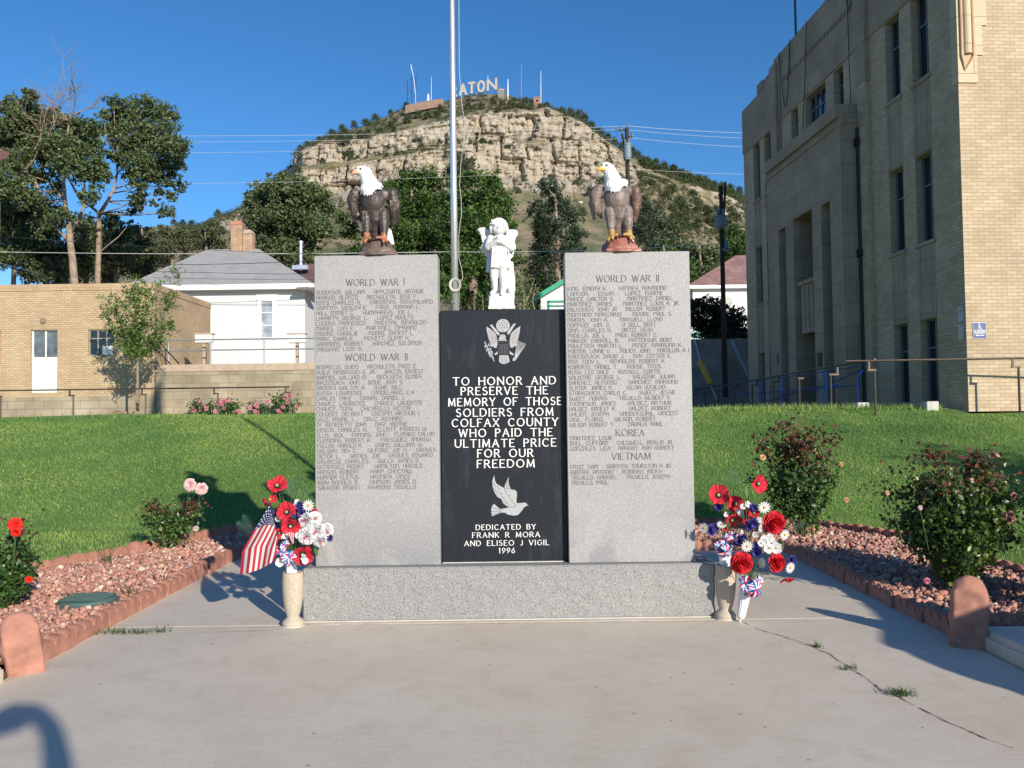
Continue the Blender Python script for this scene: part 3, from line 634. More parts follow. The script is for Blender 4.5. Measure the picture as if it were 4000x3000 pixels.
# ragged taller grass along the outer edging
r = np.random.default_rng(9); n_ = 9000; pts = []
for (x0, y0), (x1, y1) in zip(BED[:6], BED[1:6]):
    k = int(n_ * math.hypot(x1 - x0, y1 - y0) / 18); t = r.uniform(0, 1, k); L = math.hypot(x1 - x0, y1 - y0); nxn, nyn = -(y1 - y0) / L, (x1 - x0) / L
    o = np.abs(r.normal(0, .07, k)) + .045; pts.append(np.stack([x0 + (x1 - x0) * t + nxn * o, y0 + (y1 - y0) * t + nyn * o], 1))
P = np.concatenate(pts); blades(P[:, 0], P[:, 1], np.full(len(P), .06), .13, .009, 10, GC, 'edge_grass', kind='stuff', lean=.3)
GW = [(.06, .12, .03), (.08, .15, .04), (.10, .14, .05)]
def tuft(px, py, n_, rad, h, lab, cols=GW, z=0.0, name='weed', stretch=1, grp='weeds'):
    c = gnd(px, py, z); r = np.random.default_rng(int(px * 7 + py)); X = r.normal(0, rad * stretch, n_); Y = r.normal(0, rad * .6, n_)
    o = blades(X, Y, np.zeros(n_), h, .008, int(px), cols, name, lab, cat='weed', group=grp, lean=.6); o.location = (c.x, c.y, z); return o
tuft(1948, 1500, 110, .042, .035, 'largest green weed tuft growing in the long pavement crack')
tuft(1832, 1445, 45, .026, .028, 'small flat weed in the pavement crack, second tuft from the bottom')
tuft(1768, 1398, 26, .016, .045, 'tiny upright weed in the pavement crack nearest the monument')
tuft(205, 1368, 60, .05, .05, 'low grass tuft in the joint beside the left red edging', stretch=1.6)
tuft(262, 1368, 50, .04, .055, 'grass tuft in the left pavement joint, next after the one at the edging', stretch=1.6)
tuft(305, 1368, 34, .03, .045, 'thin grass tuft in the middle of the left pavement joint', stretch=1.4)
tuft(348, 1366, 22, .02, .06, 'outermost grass tuft at the right end of the left pavement joint')
GR = [(.10, .13, .05), (.16, .15, .06), (.08, .12, .05)]
for k, (px, py, n_, h) in enumerate([(235, 1215, 26, .16), (285, 1285, 18, .16), (350, 1222, 12, .10), (175, 1225, 24, .08), (150, 1290, 16, .07), (155, 1330, 14, .07), (70, 1332, 10, .06)]):
    tuft(px, py, n_, .03, h, ['spiky weed standing in the left gravel near the lawn edging', 'arching grassy weed in the left gravel just behind the inner edging', 'small dry weed in the left gravel below the pink rose bush', 'low weed in the left gravel beside the scalloped lawn edging', 'little weed behind the green valve lid', 'little weed in the gravel in front of the green valve lid', 'tiny weed in the gravel near the leaning corner post'][k], GR, .09, grp='weeds in the gravel')
tuft(1825, 1236, 30, .04, .035, 'flat weed in the pavement joint beside the right edging')

# ================================================================== THE HILL
def lerp_tab(tab, x):
    if x <= tab[0][0]: return tab[0][1]
    for (a, b), (c, d) in zip(tab, tab[1:]):
        if x <= c: return b + (d - b) * (x - a) / (c - a)
    return tab[-1][1]
SIL = [(150, 500), (250, 497), (387, 486), (426, 494), (442, 488), (453, 476), (497, 461), (527, 446), (560, 425), (607, 378), (633, 360), (636, 330), (655, 318), (719, 290), (791, 270), (833, 252), (876, 232), (940, 222), (985, 212), (1009, 206), (1060, 203), (1090, 203), (1123, 214), (1171, 226), (1204, 240), (1256, 264), (1285, 285), (1332, 318), (1370, 338), (1432, 366), (1499, 390), (1551, 405), (1604, 424), (1700, 450), (1900, 480)]
CT = [(380, 495), (442, 492), (453, 480), (497, 466), (527, 455), (560, 440), (607, 384), (634, 336), (700, 306), (790, 306), (850, 292), (900, 281), (971, 264), (1050, 249), (1100, 247), (1150, 242), (1180, 233), (1210, 246), (1245, 256), (1290, 290), (1330, 322), (1350, 345), (1400, 374), (1450, 388), (1500, 402), (1560, 422), (1604, 440), (1700, 460)]
CB = [(380, 497), (453, 482), (497, 482), (527, 475), (560, 452), (607, 386), (640, 396), (700, 418), (760, 400), (850, 372), (950, 369), (1050, 371), (1150, 379), (1240, 381), (1300, 386), (1350, 384), (1400, 386), (1450, 402), (1500, 424), (1560, 448), (1604, 462), (1700, 475)]
RK = [(440, 0), (455, .8), (520, .8), (545, 0), (600, .4), (625, 1), (1360, 1), (1392, .2), (1480, .25), (1500, .75), (1530, .3), (1550, .8), (1604, .75), (1620, .2)]
def hill_pt(px, v):
    """v: 0 foot .. 1 cliff foot .. 2 cliff top .. 3 skyline .. 4 behind"""
    st = lerp_tab(SIL, px); ct = max(lerp_tab(CT, px), st + 2); cb = max(lerp_tab(CB, px), ct + 2)
    foot = 760.0; Yf = 90.0
    side = min(1, max(0, (px - 560) / 90)) * min(1, max(0, (1750 - px) / 350)); Ycb = 330 - 65 * side; Yct = Ycb + 10; Yst = Yct + 28 + 0.16 * (ct - st)
    if v < 1: t = v; py = foot + (cb - foot) * t; Y = Yf + (Ycb - Yf) * t ** .9
    elif v < 2: t = v - 1; py = cb + (ct - cb) * t; Y = Ycb + 10 * t
    elif v < 3: t = v - 2; py = ct + (st - ct) * (t ** .8); Y = Yct + (Yst - Yct) * t
    else: t = v - 3; p = at(px, st, Yst); return Vector((p.x * (1 + .4 * t), p.y + 120 * t, p.z - 25 * t * t - 4 * t))
    return at(px, py, Y)
NX, NV = 760, 330
vv = np.concatenate([np.linspace(0, 1, 90)[:-1], np.linspace(1, 2, 150)[:-1], np.linspace(2, 3, 70)[:-1], np.linspace(3, 4, 24)])
pxs = np.linspace(150, 1900, NX); HV = np.zeros((len(vv), NX, 3), np.float32); HR = np.zeros((len(vv), NX), np.float32)
NZ = mnoise.noise
for i, px in enumerate(pxs):
    rk = lerp_tab(RK, px)
    for j, v in enumerate(vv):
        p = hill_pt(px, v); q = p * .045
        if v <= 3: 
            t = v - 1; band = 1 if 0 <= t <= 1 else max(0, 1 - (-t if t < 0 else t - 1) / .18)
            rocky = band * rk
            if 0 < t < 1: rocky *= 1 - .85 * max(0, min(1, 1.6 - abs(t - .52 - .12 * NZ(Vector((px * .012, 3, 0)))) / .06)) * (1 if px < 980 else .35 + .9 * NZ(Vector((px * .01, 0, 0))))
            rocky = max(0, min(1, rocky))
            if rocky > .02:
                wx = p.x + 1.6 * NZ(Vector((p.x * .07, p.z * .07, 3))) + .7 * NZ(p * .3); wz_ = p.z + 2.6 * NZ(Vector((p.x * .018, 0, 0))) + .8 * NZ(Vector((p.x * .12, p.z * .1, 9)))
                def cells(sx, sz, seed):
                    L_1 = wz_ / sz; led = math.floor(L_1); f2 = L_1 - led; ox = wx / sx * (1 + .45 * NZ(Vector((led * 1.9 + seed, 0, 2)))) + led * 3.73; ce = math.floor(ox); f1 = ox - ce
                    return NZ(Vector((ce * 1.37 + .5, led * 2.11 + .5, seed + .7))), min(f1, 1 - f1), min(f2, 1 - f2), .5 + NZ(Vector((ce * 2.7 + .3, led * .9, seed + 1.1))), led
                h1, e1, g1, k1, led1 = cells(9.5, 8.5, 1.3); h2_, e2, g2_, k2, _l = cells(4.2, 3.1, 5.1); h3, e3, g3, k3, _l = cells(2.0, 1.5, 8.9)
                crv = max(0, 1 - e1 / .07) * 4.5 * max(0, k1) + max(0, 1 - e2 / .10) * 1.8 * max(0, k2 - .2) + max(0, 1 - g1 / .06) * 1.6 * max(0, k1) + max(0, 1 - g2_ / .12) * .8 * max(0, k2 - .1)
                fld = .55 + .6 * NZ(Vector((p.x * .05, p.z * .08, 12)))
                dy = -h1 * 5.0 - 6 * NZ(Vector((p.x * .028, p.z * .012, 1))) - h2_ * 2.8 * fld - h3 * 1.3 + crv - .5 * NZ(p * .8)
                p.y += rocky * dy * (1 if v < 2 else .6)
                if v >= 2 or v <= 1: p.z += 0
            if v < 1.0: p.y += 6 * NZ(q) * v * (1 - rocky); p.z += 1.1 * NZ(p * .11) * min(1, (3 - v)) * (1 - rocky)
            if v > 2: p.z += (.8 * NZ(p * .14) + .35 * NZ(p * .5)) * (1 - (v - 2) * .6)
            HR[j, i] = rocky
            if v > 2.0 and v < 2.95:                                   # thin outcrops above the main cliff
                HR[j, i] = max(HR[j, i], .35 * max(0, NZ(Vector((p.x * .02, p.z * .25, 4))) * 2.2))
        HV[j, i] = p
V = HV.reshape(-1, 3); nx = NX; J, I = np.meshgrid(np.arange(len(vv) - 1), np.arange(NX - 1), indexing='ij'); J = J.ravel(); I = I.ravel()
Fq = np.stack([J * nx + I, J * nx + I + 1, (J + 1) * nx + I + 1, (J + 1) * nx + I], 1)
hill = fastmesh('hill', V, Fq, M['hill']); tag(hill, kind='structure')
ra = hill.data.attributes.new('rock', 'FLOAT', 'POINT'); ra.data.foreach_set('value', HR.ravel())
def hill_at(px, v):
    i = int(round((px - 150) / 1750 * (NX - 1))); j = int(np.argmin(np.abs(vv - v))); return Vector(HV[j, min(max(i, 0), NX - 1)].tolist())

JC = [(.07, .10, .04), (.09, .125, .05), (.055, .08, .035), (.12, .145, .065), (.08, .115, .045)]
def shrub_pts(c, r, n, rs): 
    d = rs.normal(size=(n, 3)); d /= np.linalg.norm(d, axis=1)[:, None]; d[:, 2] = np.abs(d[:, 2]) * 1.15
    return np.array(c) + d * r * (rs.uniform(.3, 1.05, n) ** .6)[:, None] * (1 + .25 * np.sin(d[:, :1] * 9 + d[:, 1:2] * 7))
# low scrub that covers the slopes as one mass
rs = np.random.default_rng(21); P = []
for k in range(4600):
    px = rs.uniform(380, 1640) if rs.uniform() < .7 else rs.uniform(1380, 1640); v = rs.choice([rs.uniform(.45, 1), rs.uniform(.75, 1), rs.uniform(2.0, 2.98), rs.uniform(1, 2), rs.uniform(1.45, 1.62)], p=[.34, .17, .33, .09, .07])
    p = hill_at(px, v)
    if NZ(p * .05) + .55 * NZ(p * .013 + Vector((9, 0, 0))) < (-.05 if v < 1 or v > 2 else .0) - (.3 if px > 1380 or px < 600 else 0): continue
    s = rs.uniform(.5, 1.5) * (p.y / 260) * (.75 if 1 < v < 2 else 1); P.append(shrub_pts((p.x, p.y, p.z - .1 * s), s, int(26 + 20 * s), rs))
P = np.concatenate(P); Vv, Fv = leaf_arrays(P, .42, rs=rs); tag(fastmesh('hillside_scrub', Vv, Fv, M['leaf'], col=palette(len(P), JC + [(.15, .15, .075), (.13, .14, .07)], rs=rs)), kind='stuff')
# pinyons and junipers one can tell apart
def juniper_proto(seed, n=420):
    rs = np.random.default_rng(seed); root = empty('juniper_tree', (0, 0, 0))
    P = shrub_pts((0, 0, .25), 1.0, n, rs); P = np.concatenate([P, shrub_pts((.25, 0, .9), .55, n // 3, rs)])
    Vv, Fv = leaf_arrays(P, .24, rs=rs); fastmesh('crown', Vv, Fv, M['leaf'], root, palette(len(P), JC, rs=rs))
    t = MB(); t.tube([(0, 0, -.3), (.04, 0, .3), (.12, 0, .9)], [.1, .08, .04], 5); t.build('trunk', M['bark'], root); return root
protos = [juniper_proto(s) for s in (1, 2, 3)]; used = set()
spots = [(1135, 2.6, 2.6), (1149, 2.75, 2.2), (1112, 2.7, 1.8), (878, 2.93, 2.6), (905, 2.4, 2.6), (925, 2.3, 2.8), (945, 2.25, 2.6), (880, 2.25, 2.2), (1065, 2.35, 2.6), (1085, 2.3, 2.4), (1040, 2.2, 2.0), (1010, 2.3, 2.4), (1120, 2.3, 2), (790, 2.9, 3.2), (765, 2.95, 2.8), (740, 2.95, 2.6), (718, 2.95, 2.6), (812, 2.95, 2.8), (665, 2.95, 2.2), (690, 2.9, 2), (648, 2.95, 1.8), (845, 2.97, 2.0), (745, 1.9, 3.8), (752, 1.7, 3.0), (738, 1.75, 2.6), (820, 2.1, 2.4), (850, 2.05, 2.2), (720, 2.3, 1.8),
         (1215, 2.95, 2.6), (1232, 2.9, 3.2), (1248, 2.9, 3.6), (1262, 2.9, 3.4), (1278, 2.9, 3.2), (1296, 2.9, 3.2), (1312, 2.8, 3), (1328, 2.9, 3), (1345, 2.9, 3), (1362, 2.9, 3.2), (1380, 2.9, 3.2), (1398, 2.9, 3), (1416, 2.9, 3), (1434, 2.9, 3.2), (1452, 2.9, 3), (1470, 2.92, 3.2), (1488, 2.9, 3), (1506, 2.95, 3.4), (1524, 2.95, 3), (1542, 2.9, 3), (1560, 2.95, 3.6), (1578, 2.9, 3), (1596, 2.95, 3.2),
         (1300, .97, 2.6), (1275, .9, 2.8), (1245, .95, 2), (1190, .97, 2.2), (1265, 1.1, 1.8), (1160, 1.4, 1.6), (1290, 1.3, 1.6), (1410, .97, 3), (1440, .9, 3.4), (1470, .88, 3), (1505, .9, 3.4), (1530, .85, 3), (1420, .8, 3), (1455, .78, 3.2), (1390, .85, 3),
         (395, 2.9, 3), (415, 2.9, 3.6), (430, 2.9, 2.6), (375, 2.9, 3), (470, 2.9, 3), (545, 2.9, 4.4), (560, 2.9, 4.2), (580, 2.8, 3), (532, 2.5, 3), (410, .9, 3.4), (440, .9, 3.4), (480, .9, 3.2), (510, .85, 3), (400, .75, 3), (450, .75, 3), (490, .7, 3), (700, .85, 2.4), (735, .8, 2.6), (680, .9, 2), (715, .7, 2.4), (1200, .8, 2), (1260, .78, 2.2), (1235, .65, 2.4), (1215, .7, 2), (1120, .9, 1.6), (1150, .8, 1.6)]
rj = np.random.default_rng(77)
for _ in range(70): spots.append((rj.uniform(1385, 1608), rj.choice([rj.uniform(.72, .99), rj.uniform(2.05, 2.9)]), rj.uniform(2.2, 3.6)))
for _ in range(16): spots.append((rj.uniform(640, 1250), rj.uniform(1.4, 1.7), rj.uniform(1.4, 2.2)))
for _ in range(22): spots.append((rj.uniform(700, 1200), rj.uniform(2.05, 2.5), rj.uniform(1.6, 2.6)))
for k, (px, v, s) in enumerate(spots):
    i = k % 3; o = protos[i] if i not in used else copy_tree(protos[i]); used.add(i)
    p = hill_at(px, v); o.location = p; s *= .62; o.scale = (s * random.uniform(.85, 1.15), s, s * random.uniform(.9, 1.3)); o.rotation_euler.z = random.uniform(0, 6)
    if v > 2 and px > 1190: lab, g = 'dark green juniper on the right-hand skyline of the rocky hill', 'junipers on the right skyline'
    elif v > 2 and px < 600: lab, g = 'green juniper on the low ridge left of the rocky hill', 'junipers on the left ridge'
    elif v > 2: lab, g = 'dark juniper on the dry slope between cliff and hilltop', 'junipers above the cliff'
    elif v > 1: lab, g = 'juniper rooted on a ledge of the pale cliff', 'junipers on the cliff ledges'
    elif px > 1380: lab, g = 'green juniper on the slope below the right-hand outcrop', 'junipers below the right outcrop'
    elif px < 600: lab, g = 'green juniper low on the left flank of the hill', 'junipers on the left flank'
    else: lab, g = 'small juniper on the bare slope under the cliff', 'junipers under the cliff'
    tag(o, lab, 'tree', g)
for k, (px, v, s) in enumerate([(1190, .93, .8), (1245, .97, .9), (1205, .88, .6), (1160, .92, .7), (1255, .85, .6), (720, .9, .7)]):
    o = sculpt('boulder', [('e', (0, 0, 0), (1, .8, .6)), ('e', (.4, .1, .2), (.6, .6, .5))], .18, M['concrete_light'], None, 1, .15, 1.5); o.location = hill_at(px, v); o.scale = (s * 1.3,) * 3
    tag(o, 'pale boulder lying on the bare slope under the cliff', 'boulder', 'boulders under the cliff')

# hilltop sign
sg = empty('hilltop_sign', at(1010, 200, 292), 0, label='big white letters reading RATON on a steel frame on the hilltop', cat='sign')
def S3(x, y, Y=292): return at((1560 + x / 3.687) / 1.80832, (220 + y / 3.687) / 1.80832, Y) - sg.location
def letter(ch, x0, x1, y0b, y1b, hpx):
    t = MB(); B0 = S3(x0, y0b); B1 = S3(x1, y1b); h = hpx / 3.687 / 1.80832 / F * 292; L = (B1 - B0); wL = L.length; ex = L.normalized()
    T = Matrix.Translation(B0) @ Matrix(((ex.x, 0, 0, 0), (ex.y, 1, 0, 0), (ex.z, 0, 1, 0), (0, 0, 0, 1)))
    f = MB(); text(f, ch, 0, wL, 0, h, 0, .21, G, T=T)
    o = f.build('letter', M['letter_old'], sg, fix=False); sd = o.modifiers.new('t', 'SOLIDIFY'); sd.thickness = .35; return o
letter('R', 735, 822, 580, 570, 140); letter('A', 872, 962, 556, 545, 150); letter('T', 1000, 1085, 530, 520, 148); letter('O', 1135, 1222, 512, 495, 148); letter('N', 1275, 1395, 490, 468, 152)
fr = MB(); BH = .6
for a, b in (((718, 435), (1385, 318)), ((718, 595), (1400, 475)), ((718, 435), (718, 600)), ((975, 390), (980, 560)), ((1110, 360), (1112, 540)), ((1245, 340), (1245, 510)), ((1385, 318), (1400, 490)), ((860, 410), (975, 555)), ((1110, 540), (1245, 345)), ((1112, 365), (1040, 535)), ((1400, 325), (1460, 520)), ((1385, 318), (1460, 520))):
    fr.tube([S3(*a) + Vector((0, BH, 0)), S3(*b) + Vector((0, BH, 0))], .09, 5)
fr.build('frame', M['window_frame'], sg)
def mast(x, y0, y1, r, mat, lab, Y=300, xt=None, name='antenna_mast'):
    b = at((1560 + x / 3.687) / 1.80832, (220 + y1 / 3.687) / 1.80832, Y); t = at((1560 + (xt or x) / 3.687) / 1.80832, (220 + y0 / 3.687) / 1.80832, Y)
    e = empty(name, b, 0, label=lab, cat='mast', group='masts on the hilltop'); q = MB(); b2 = Vector((b.x, b.y, b.z - 3))
    q.tube([b2 - b, (0, 0, 0), (t - b) * .55], [r, r, r * .9], 6); q.build('pole', mat, e); q = MB(); q.tube([(t - b) * .55, t - b], [r * .8, r * .55], 6); q.build('tip', mat, e); return e
mast(460, 295, 650, .09, M['white'], 'thin white whip mast left of the hilltop letters, right of the lattice')
mast(2038, 210, 640, .12, M['white'], 'tallest white whip mast standing above the small brick hut')
mast(1755, 110, 600, .17, M['bark'], 'leaning brown wooden mast right of the hilltop letters', xt=1757)
mast(1563, 330, 545, .22, M['white'], 'short thick white mast just right of the hilltop letters')
mast(1275, 270, 345, .08, M['white'], 'tiny white mast peeping above the last hilltop letter')
mast(415, 545, 660, .45, M['white'], 'short fat white stub standing on the hilltop wall')
mast(745, -60, 580, .11, M['white'], 'tall white pole beside the first hilltop letter')
lt = empty('antenna_lattice', at(890, 210, 300), 0, label='dark three-legged antenna lattice at the left end of the hilltop', cat='antenna')
q = MB(); c0 = lt.location
def S4(x, y, dy=0): p = at((1560 + x / 3.687) / 1.80832, (220 + y / 3.687) / 1.80832, 300 + dy); return p - c0
for a, b in (((115, 355), (118, 720)), ((175, 265), (180, 700)), ((240, 295), (238, 690))): q.tube([S4(*a), S4(*b)], .12, 5)
q.build('leg', M['wire_dark'], lt); q = MB()
for a, b in (((55, 385), (290, 265)), ((55, 385), (180, 500)), ((118, 470), (235, 420)), ((118, 620), (238, 570)), ((180, 500), (235, 600)), ((118, 560), (180, 460))): q.tube([S4(*a), S4(*b)], .06, 4)
q.build('brace', M['wire_dark'], lt); q = MB(); q.tube([S4(165, 120), S4(205, 310), S4(235, 560), S4(238, 690)], [.12, .08, .12, .12], 5); q.build('whip', M['white'], lt)
hw = empty('hilltop_wall', at(930, 222, 296), 0, label='low reddish stone wall along the left hilltop', cat='wall'); q = MB()
pts = [at((1560 + x / 3.687) / 1.80832, (220 + y / 3.687) / 1.80832, 296) - hw.location for x, y in ((85, 725), (240, 690), (450, 648), (640, 625))]
for a, b in zip(pts, pts[1:]): q.add([a + Vector((0, 0, -2.5)), b + Vector((0, 0, -2.5)), b + Vector((0, 0, .45)), a + Vector((0, 0, .45)), a + Vector((0, .8, -2.5)), b + Vector((0, .8, -2.5)), b + Vector((0, .8, .45)), a + Vector((0, .8, .45))], [(0, 1, 2, 3), (7, 6, 5, 4), (3, 2, 6, 7), (0, 3, 7, 4), (1, 5, 6, 2)])
q.build('wall', M['wall_pink'], hw)
hh = empty('brick_hut', at(1160, 222, 296), 0, label='tiny square brick hut on the right shoulder of the hilltop', cat='hut')
q = MB(); q.box((-1.25, -1.2, -2.5), (1.25, 1.2, 1.4)); q.build('wall', M['brick_red'], hh); q = MB(); q.box((-1.4, -1.35, 1.4), (1.4, 1.35, 1.65)); q.build('roof', M['clay'], hh); q = MB(); q.box((-.35, -1.23, -.1), (.45, -1.2, .7)); q.build('window', M['glass'], hh)
sh = empty('stone_hut', at(1083, 203, 303), 0, label='small grey stone hut behind the end of the hilltop letters', cat='hut')
q = MB(); q.box((-1.3, -1.2, -2.5), (1.3, 1.2, .9)); q.build('wall', M['concrete_dark'], sh); q = MB(); q.prism([(-1.45, .9), (1.45, .9), (1.0, 1.35), (-.7, 1.5)], -1.3, 1.3); q.build('roof', M['cap'], sh)

# ================================================================== THE MONUMENT
mon = empty('war_memorial', (-.05, 6.4, 0), label='grey granite war memorial with two name pillars and a black centre slab', cat='memorial')
mo = mon.location
def mpart(mb, name, mat, parent=mon, fix=True):
    mb.v = [(x - mo.x, y - mo.y, z - mo.z) for x, y, z in mb.v]; return mb.build(name, mat, parent, fix=fix)
# rough-faced plinth with broken edges
bm = bmesh.new(); bmesh.ops.create_cube(bm, size=1)
for v in bm.verts: v.co = Vector(((-1.60, 1.51)[v.co.x > 0], (6.28, 6.74)[v.co.y > 0], (0, .398)[v.co.z > 0]))
bmesh.ops.bevel(bm, geom=bm.edges[:], offset=.012, segments=1, affect='EDGES'); bmesh.ops.triangulate(bm, faces=bm.faces[:])
bmesh.ops.subdivide_edges(bm, edges=bm.edges[:], cuts=12, use_grid_fill=True)
for _ in range(2):
    lg = [e for e in bm.edges if e.calc_length() > .05]
    if lg: bmesh.ops.subdivide_edges(bm, edges=lg, cuts=2, use_grid_fill=True)
for v in bm.verts:
    c_ = v.co; 
    if c_.z < .37: v.co.y -= .006 * (NZ(c_ * 14) + .6 * NZ(c_ * 34)) if c_.y < 6.31 else 0
    if abs(c_.x) > 1.48: v.co.x += .012 * NZ(c_ * 9) + .006 * NZ(c_ * 30)
    v.co -= Vector(mo)
me = bpy.data.meshes.new('plinth'); bm.to_mesh(me); bm.free(); me.materials.append(M['granite_rough']); o = bpy.data.objects.new('plinth', me); COL.objects.link(o); o.parent = mon
q = MB(); q.box((-1.605, 6.262, .0), (1.50, 6.30, .009)); mpart(q, 'mortar_bed', M['concrete_light'])
PLX0, PLX1, PRX0, PRX1, PT = -1.515, -.563, .418, 1.382, 2.782
q = MB(); q.bevbox((PLX0, 6.36, .400), (PLX1, 6.56, PT), .004); pl = mpart(q, 'left_pillar', M['granite']); pl.name = 'name_pillar'
q = MB(); q.bevbox((PRX0, 6.36, .400), (PRX1, 6.56, PT), .004); pr = mpart(q, 'name_pillar', M['granite'])
q = MB(); q.bevbox((PLX1 + .008, 6.44, .404), (PRX0 - .004, 6.56, 2.355), .004); bs = mpart(q, 'centre_slab', M['black_granite'])
q = MB(); q.box((PLX1 + .012, 6.432, .398), (PRX0 - .02, 6.445, .405)); mpart(q, 'joint_mortar', M['concrete_light'])
YP = 6.3585
LEFT1 = [("ANDERSON, WILLIAM", 93, 622, "APPLEGATE, ARTHUR", 722, 1250), ("ARAGON, ALONZO", 93, 542, "ARCHULETA, JOSE F.", 640, 1185), ("BINNS CHARLES R.", 93, 580, "CARDENAS, MAXIMILIANO", 678, 1348), ("GRIFFITH, WESLEY E.", 93, 640, "FARIS, NORMAN L.", 738, 1210), ("HALL EMMET C.", 93, 500, "HUMPHREYS, JOE L.", 603, 1125), ("LAHARTY, GEORGE C.", 93, 650, "LOPEZ ADOLFO", 755, 1140), ("LUCERO, FRANCISCO", 93, 622, "MAESTAS, REYNALDO", 722, 1280), ("MARES, LUIS E", 93, 485, "MARTINEZ, CIPRIANO", 628, 1172), ("MOORE, CHARLIE", 93, 535, "MOORE, ERNEST L.", 660, 1145), ("PARK, CHARLIE", 95, 487, "PICKETT, GLENN H.", 612, 1095), ("SAMMONS, ROBERT", 97, 597, "SANCHEZ, SOLOMON", 697, 1225), ("VAUGHAN, LEON B.", 97, 590)]
LEFT2 = [("ANDRELOI, GUIDO", 95, 548, "ARCHULETA, FRED E.", 643, 1175), ("AVILA, AMBROSIO G. JR.", 97, 735, "BACCA, ERNEST", 833, 1250), ("BARNES, WILLIAM M.", 97, 640, "BECKWITH, ELMER", 747, 1230), ("BROZEVICH JOHN", 97, 555, "BOVE, JOHN S.", 655, 1030), ("BROOKS WALTER A.", 97, 620, "BUHR, BILL", 722, 1015), ("BUSSY, LAWRENCE", 97, 585, "CANDELARIO, C.Y.", 686, 1155), ("CARLINI, MIKE", 96, 468, "CASIAS, DANIEL J", 567, 1033), ("CHAVEZ, LAWRENCE", 96, 621, "CHAVEZ, LAUDENTE", 721, 1233), ("CHAVEZ, TONY", 96, 479, "CHICARELLI, VICTOR", 575, 1108), ("COUVERT, DELBERT", 96, 597, "CRESPIN, ARTHUR I.", 694, 1208), ("CRUZ, FRANK J.", 96, 494, "CRUZ, RICHARD", 608, 1019), ("DI. BENEDETTI JOHN", 101, 629, "DIAZ, BENNIE", 726, 1071), ("DINGUS, CHARLES H.", 102, 637, "ELLIOTT, FRANCIS W.", 750, 1287), ("ELLIS, JACK", 102, 385, "FANNING, JOHN", 477, 844, "FLAMING CALVIN", 936, 1361), ("FLEMMING, ROBERT A.", 103, 677, "FRESQUEZ, ANDREW", 789, 1318), ("FULLER, HAROLD R.", 104, 589, "GAINS, WILLIAM W.", 732, 1238), ("GALWAY, NEY C.", 105, 529, "GILFORD, JOE H.", 648, 1071, "GRAVES", 1172, 1373), ("VICTOR L.", 106, 342, "GRINES, JOE", 457, 775, "GROVES, EDWARD", 875, 1342), ("GRUBESIC CHARLES.", 106, 662, "GULLY, JAMES D.", 760, 1202), ("GUTIERREZ PEDRO", 106, 596, "HAMILTON, HAROLD", 723, 1229), ("HANSON, ROBERT", 107, 554, "HARP, CHOCTAW", 679, 1113), ("HORNER CLETUS", 108, 547, "HRONICH, VINCE", 673, 1100), ("IRBY DONALD B", 110, 536, "JOHNSON JAMES O", 654, 1158), ("SALAZAR ERNEST", 114, 564, "RAYMOND TRUJILLO", 647, 1158)]
RIGHT1 = [("KING, EMERY K.", 27, 488, "KENNEY, RAYMOND", 623, 1166), ("LANDON,   EDWIN", 27, 562, "LOPEZ, EUGENE", 695, 1124), ("MANCE, WALTER S.", 27, 561, "MARTINEZ, DANIEL", 713, 1238), ("MARTINEZ, JAMES", 27, 536, "MARTINEZ, LOUIS A. JR.", 671, 1314), ("MILKOVICH, JOHN JR", 27, 593, "MILLER, ROBERT", 695, 1148), ("MONTANO MARCARIO", 27, 640, "MOORE, PAUL S.", 775, 1227), ("MYERS, JOHN A.", 27, 490, "MAXWELL, LLOYD", 630, 1115), ("NOFFKEE, WM. G.", 27, 514, "O' DELL, BERT", 654, 1034), ("ORIN, CHARLES H.", 27, 527, "ORTIZ, VEVO", 649, 997), ("PADILLA, JOE L.", 27, 466, "PAGE, ROBERT E.", 574, 1051), ("PARKER, CARROLL B.", 27, 610, "PATTERSON, BERT", 727, 1220), ("PAVLETICH, MARTIN L.", 27, 653, "PENCE, RAYMOND K.", 768, 1338), ("POINTER, LONNIE V.", 27, 510, "POLICH, JOHN", 622, 962, "PORTILLOS, A J", 1057, 1412), ("RADOSEVICH, DAVID J.", 27, 666, "RAY, COTTER E.", 777, 1206), ("REA, TONY L.", 28, 397, "REYNOLDS, ROBERT H.", 509, 1134), ("ROBERTS, DANIEL T.", 28, 588, "ROUSE, TITUS", 704, 1083), ("RUSH, LEO DALE", 28, 486, "RUSSELL, CURTIS", 596, 1079), ("SALAZAR, GEORGE L.", 29, 625, "SALAZAR, JULIAN", 763, 1243), ("SANCHEZ, ALFONSO", 29, 579, "SANCHEZ, MARIONO", 717, 1276), ("SLATER, JAMES R.", 30, 530, "SILVIA UVIJILOO", 688, 1128), ("STARKOVICH, CARLO C.", 30, 691, "SWEET, JESSIE", 836, 1244), ("SWEET, NORRIS", 31, 463, "TRUJILLO, GILBERT S.", 601, 1192), ("THOMPSON, JAMES", 31, 561, "VALDEZ, ARTHUR", 697, 1201), ("VALDEZ, ERNEST R.", 32, 564, "VALDEZ, ROBERT", 719, 1187), ("VALIEN, JOSEPH", 32, 478, "VANDERSORIL, VINCENT", 609, 1273), ("VIGIL, FLORIO", 32, 408, "WILSON, ROBERT", 544, 1011), ("WILSON ROBERT T.", 32, 539, "ZAVALA, RAUL", 696, 1097)]
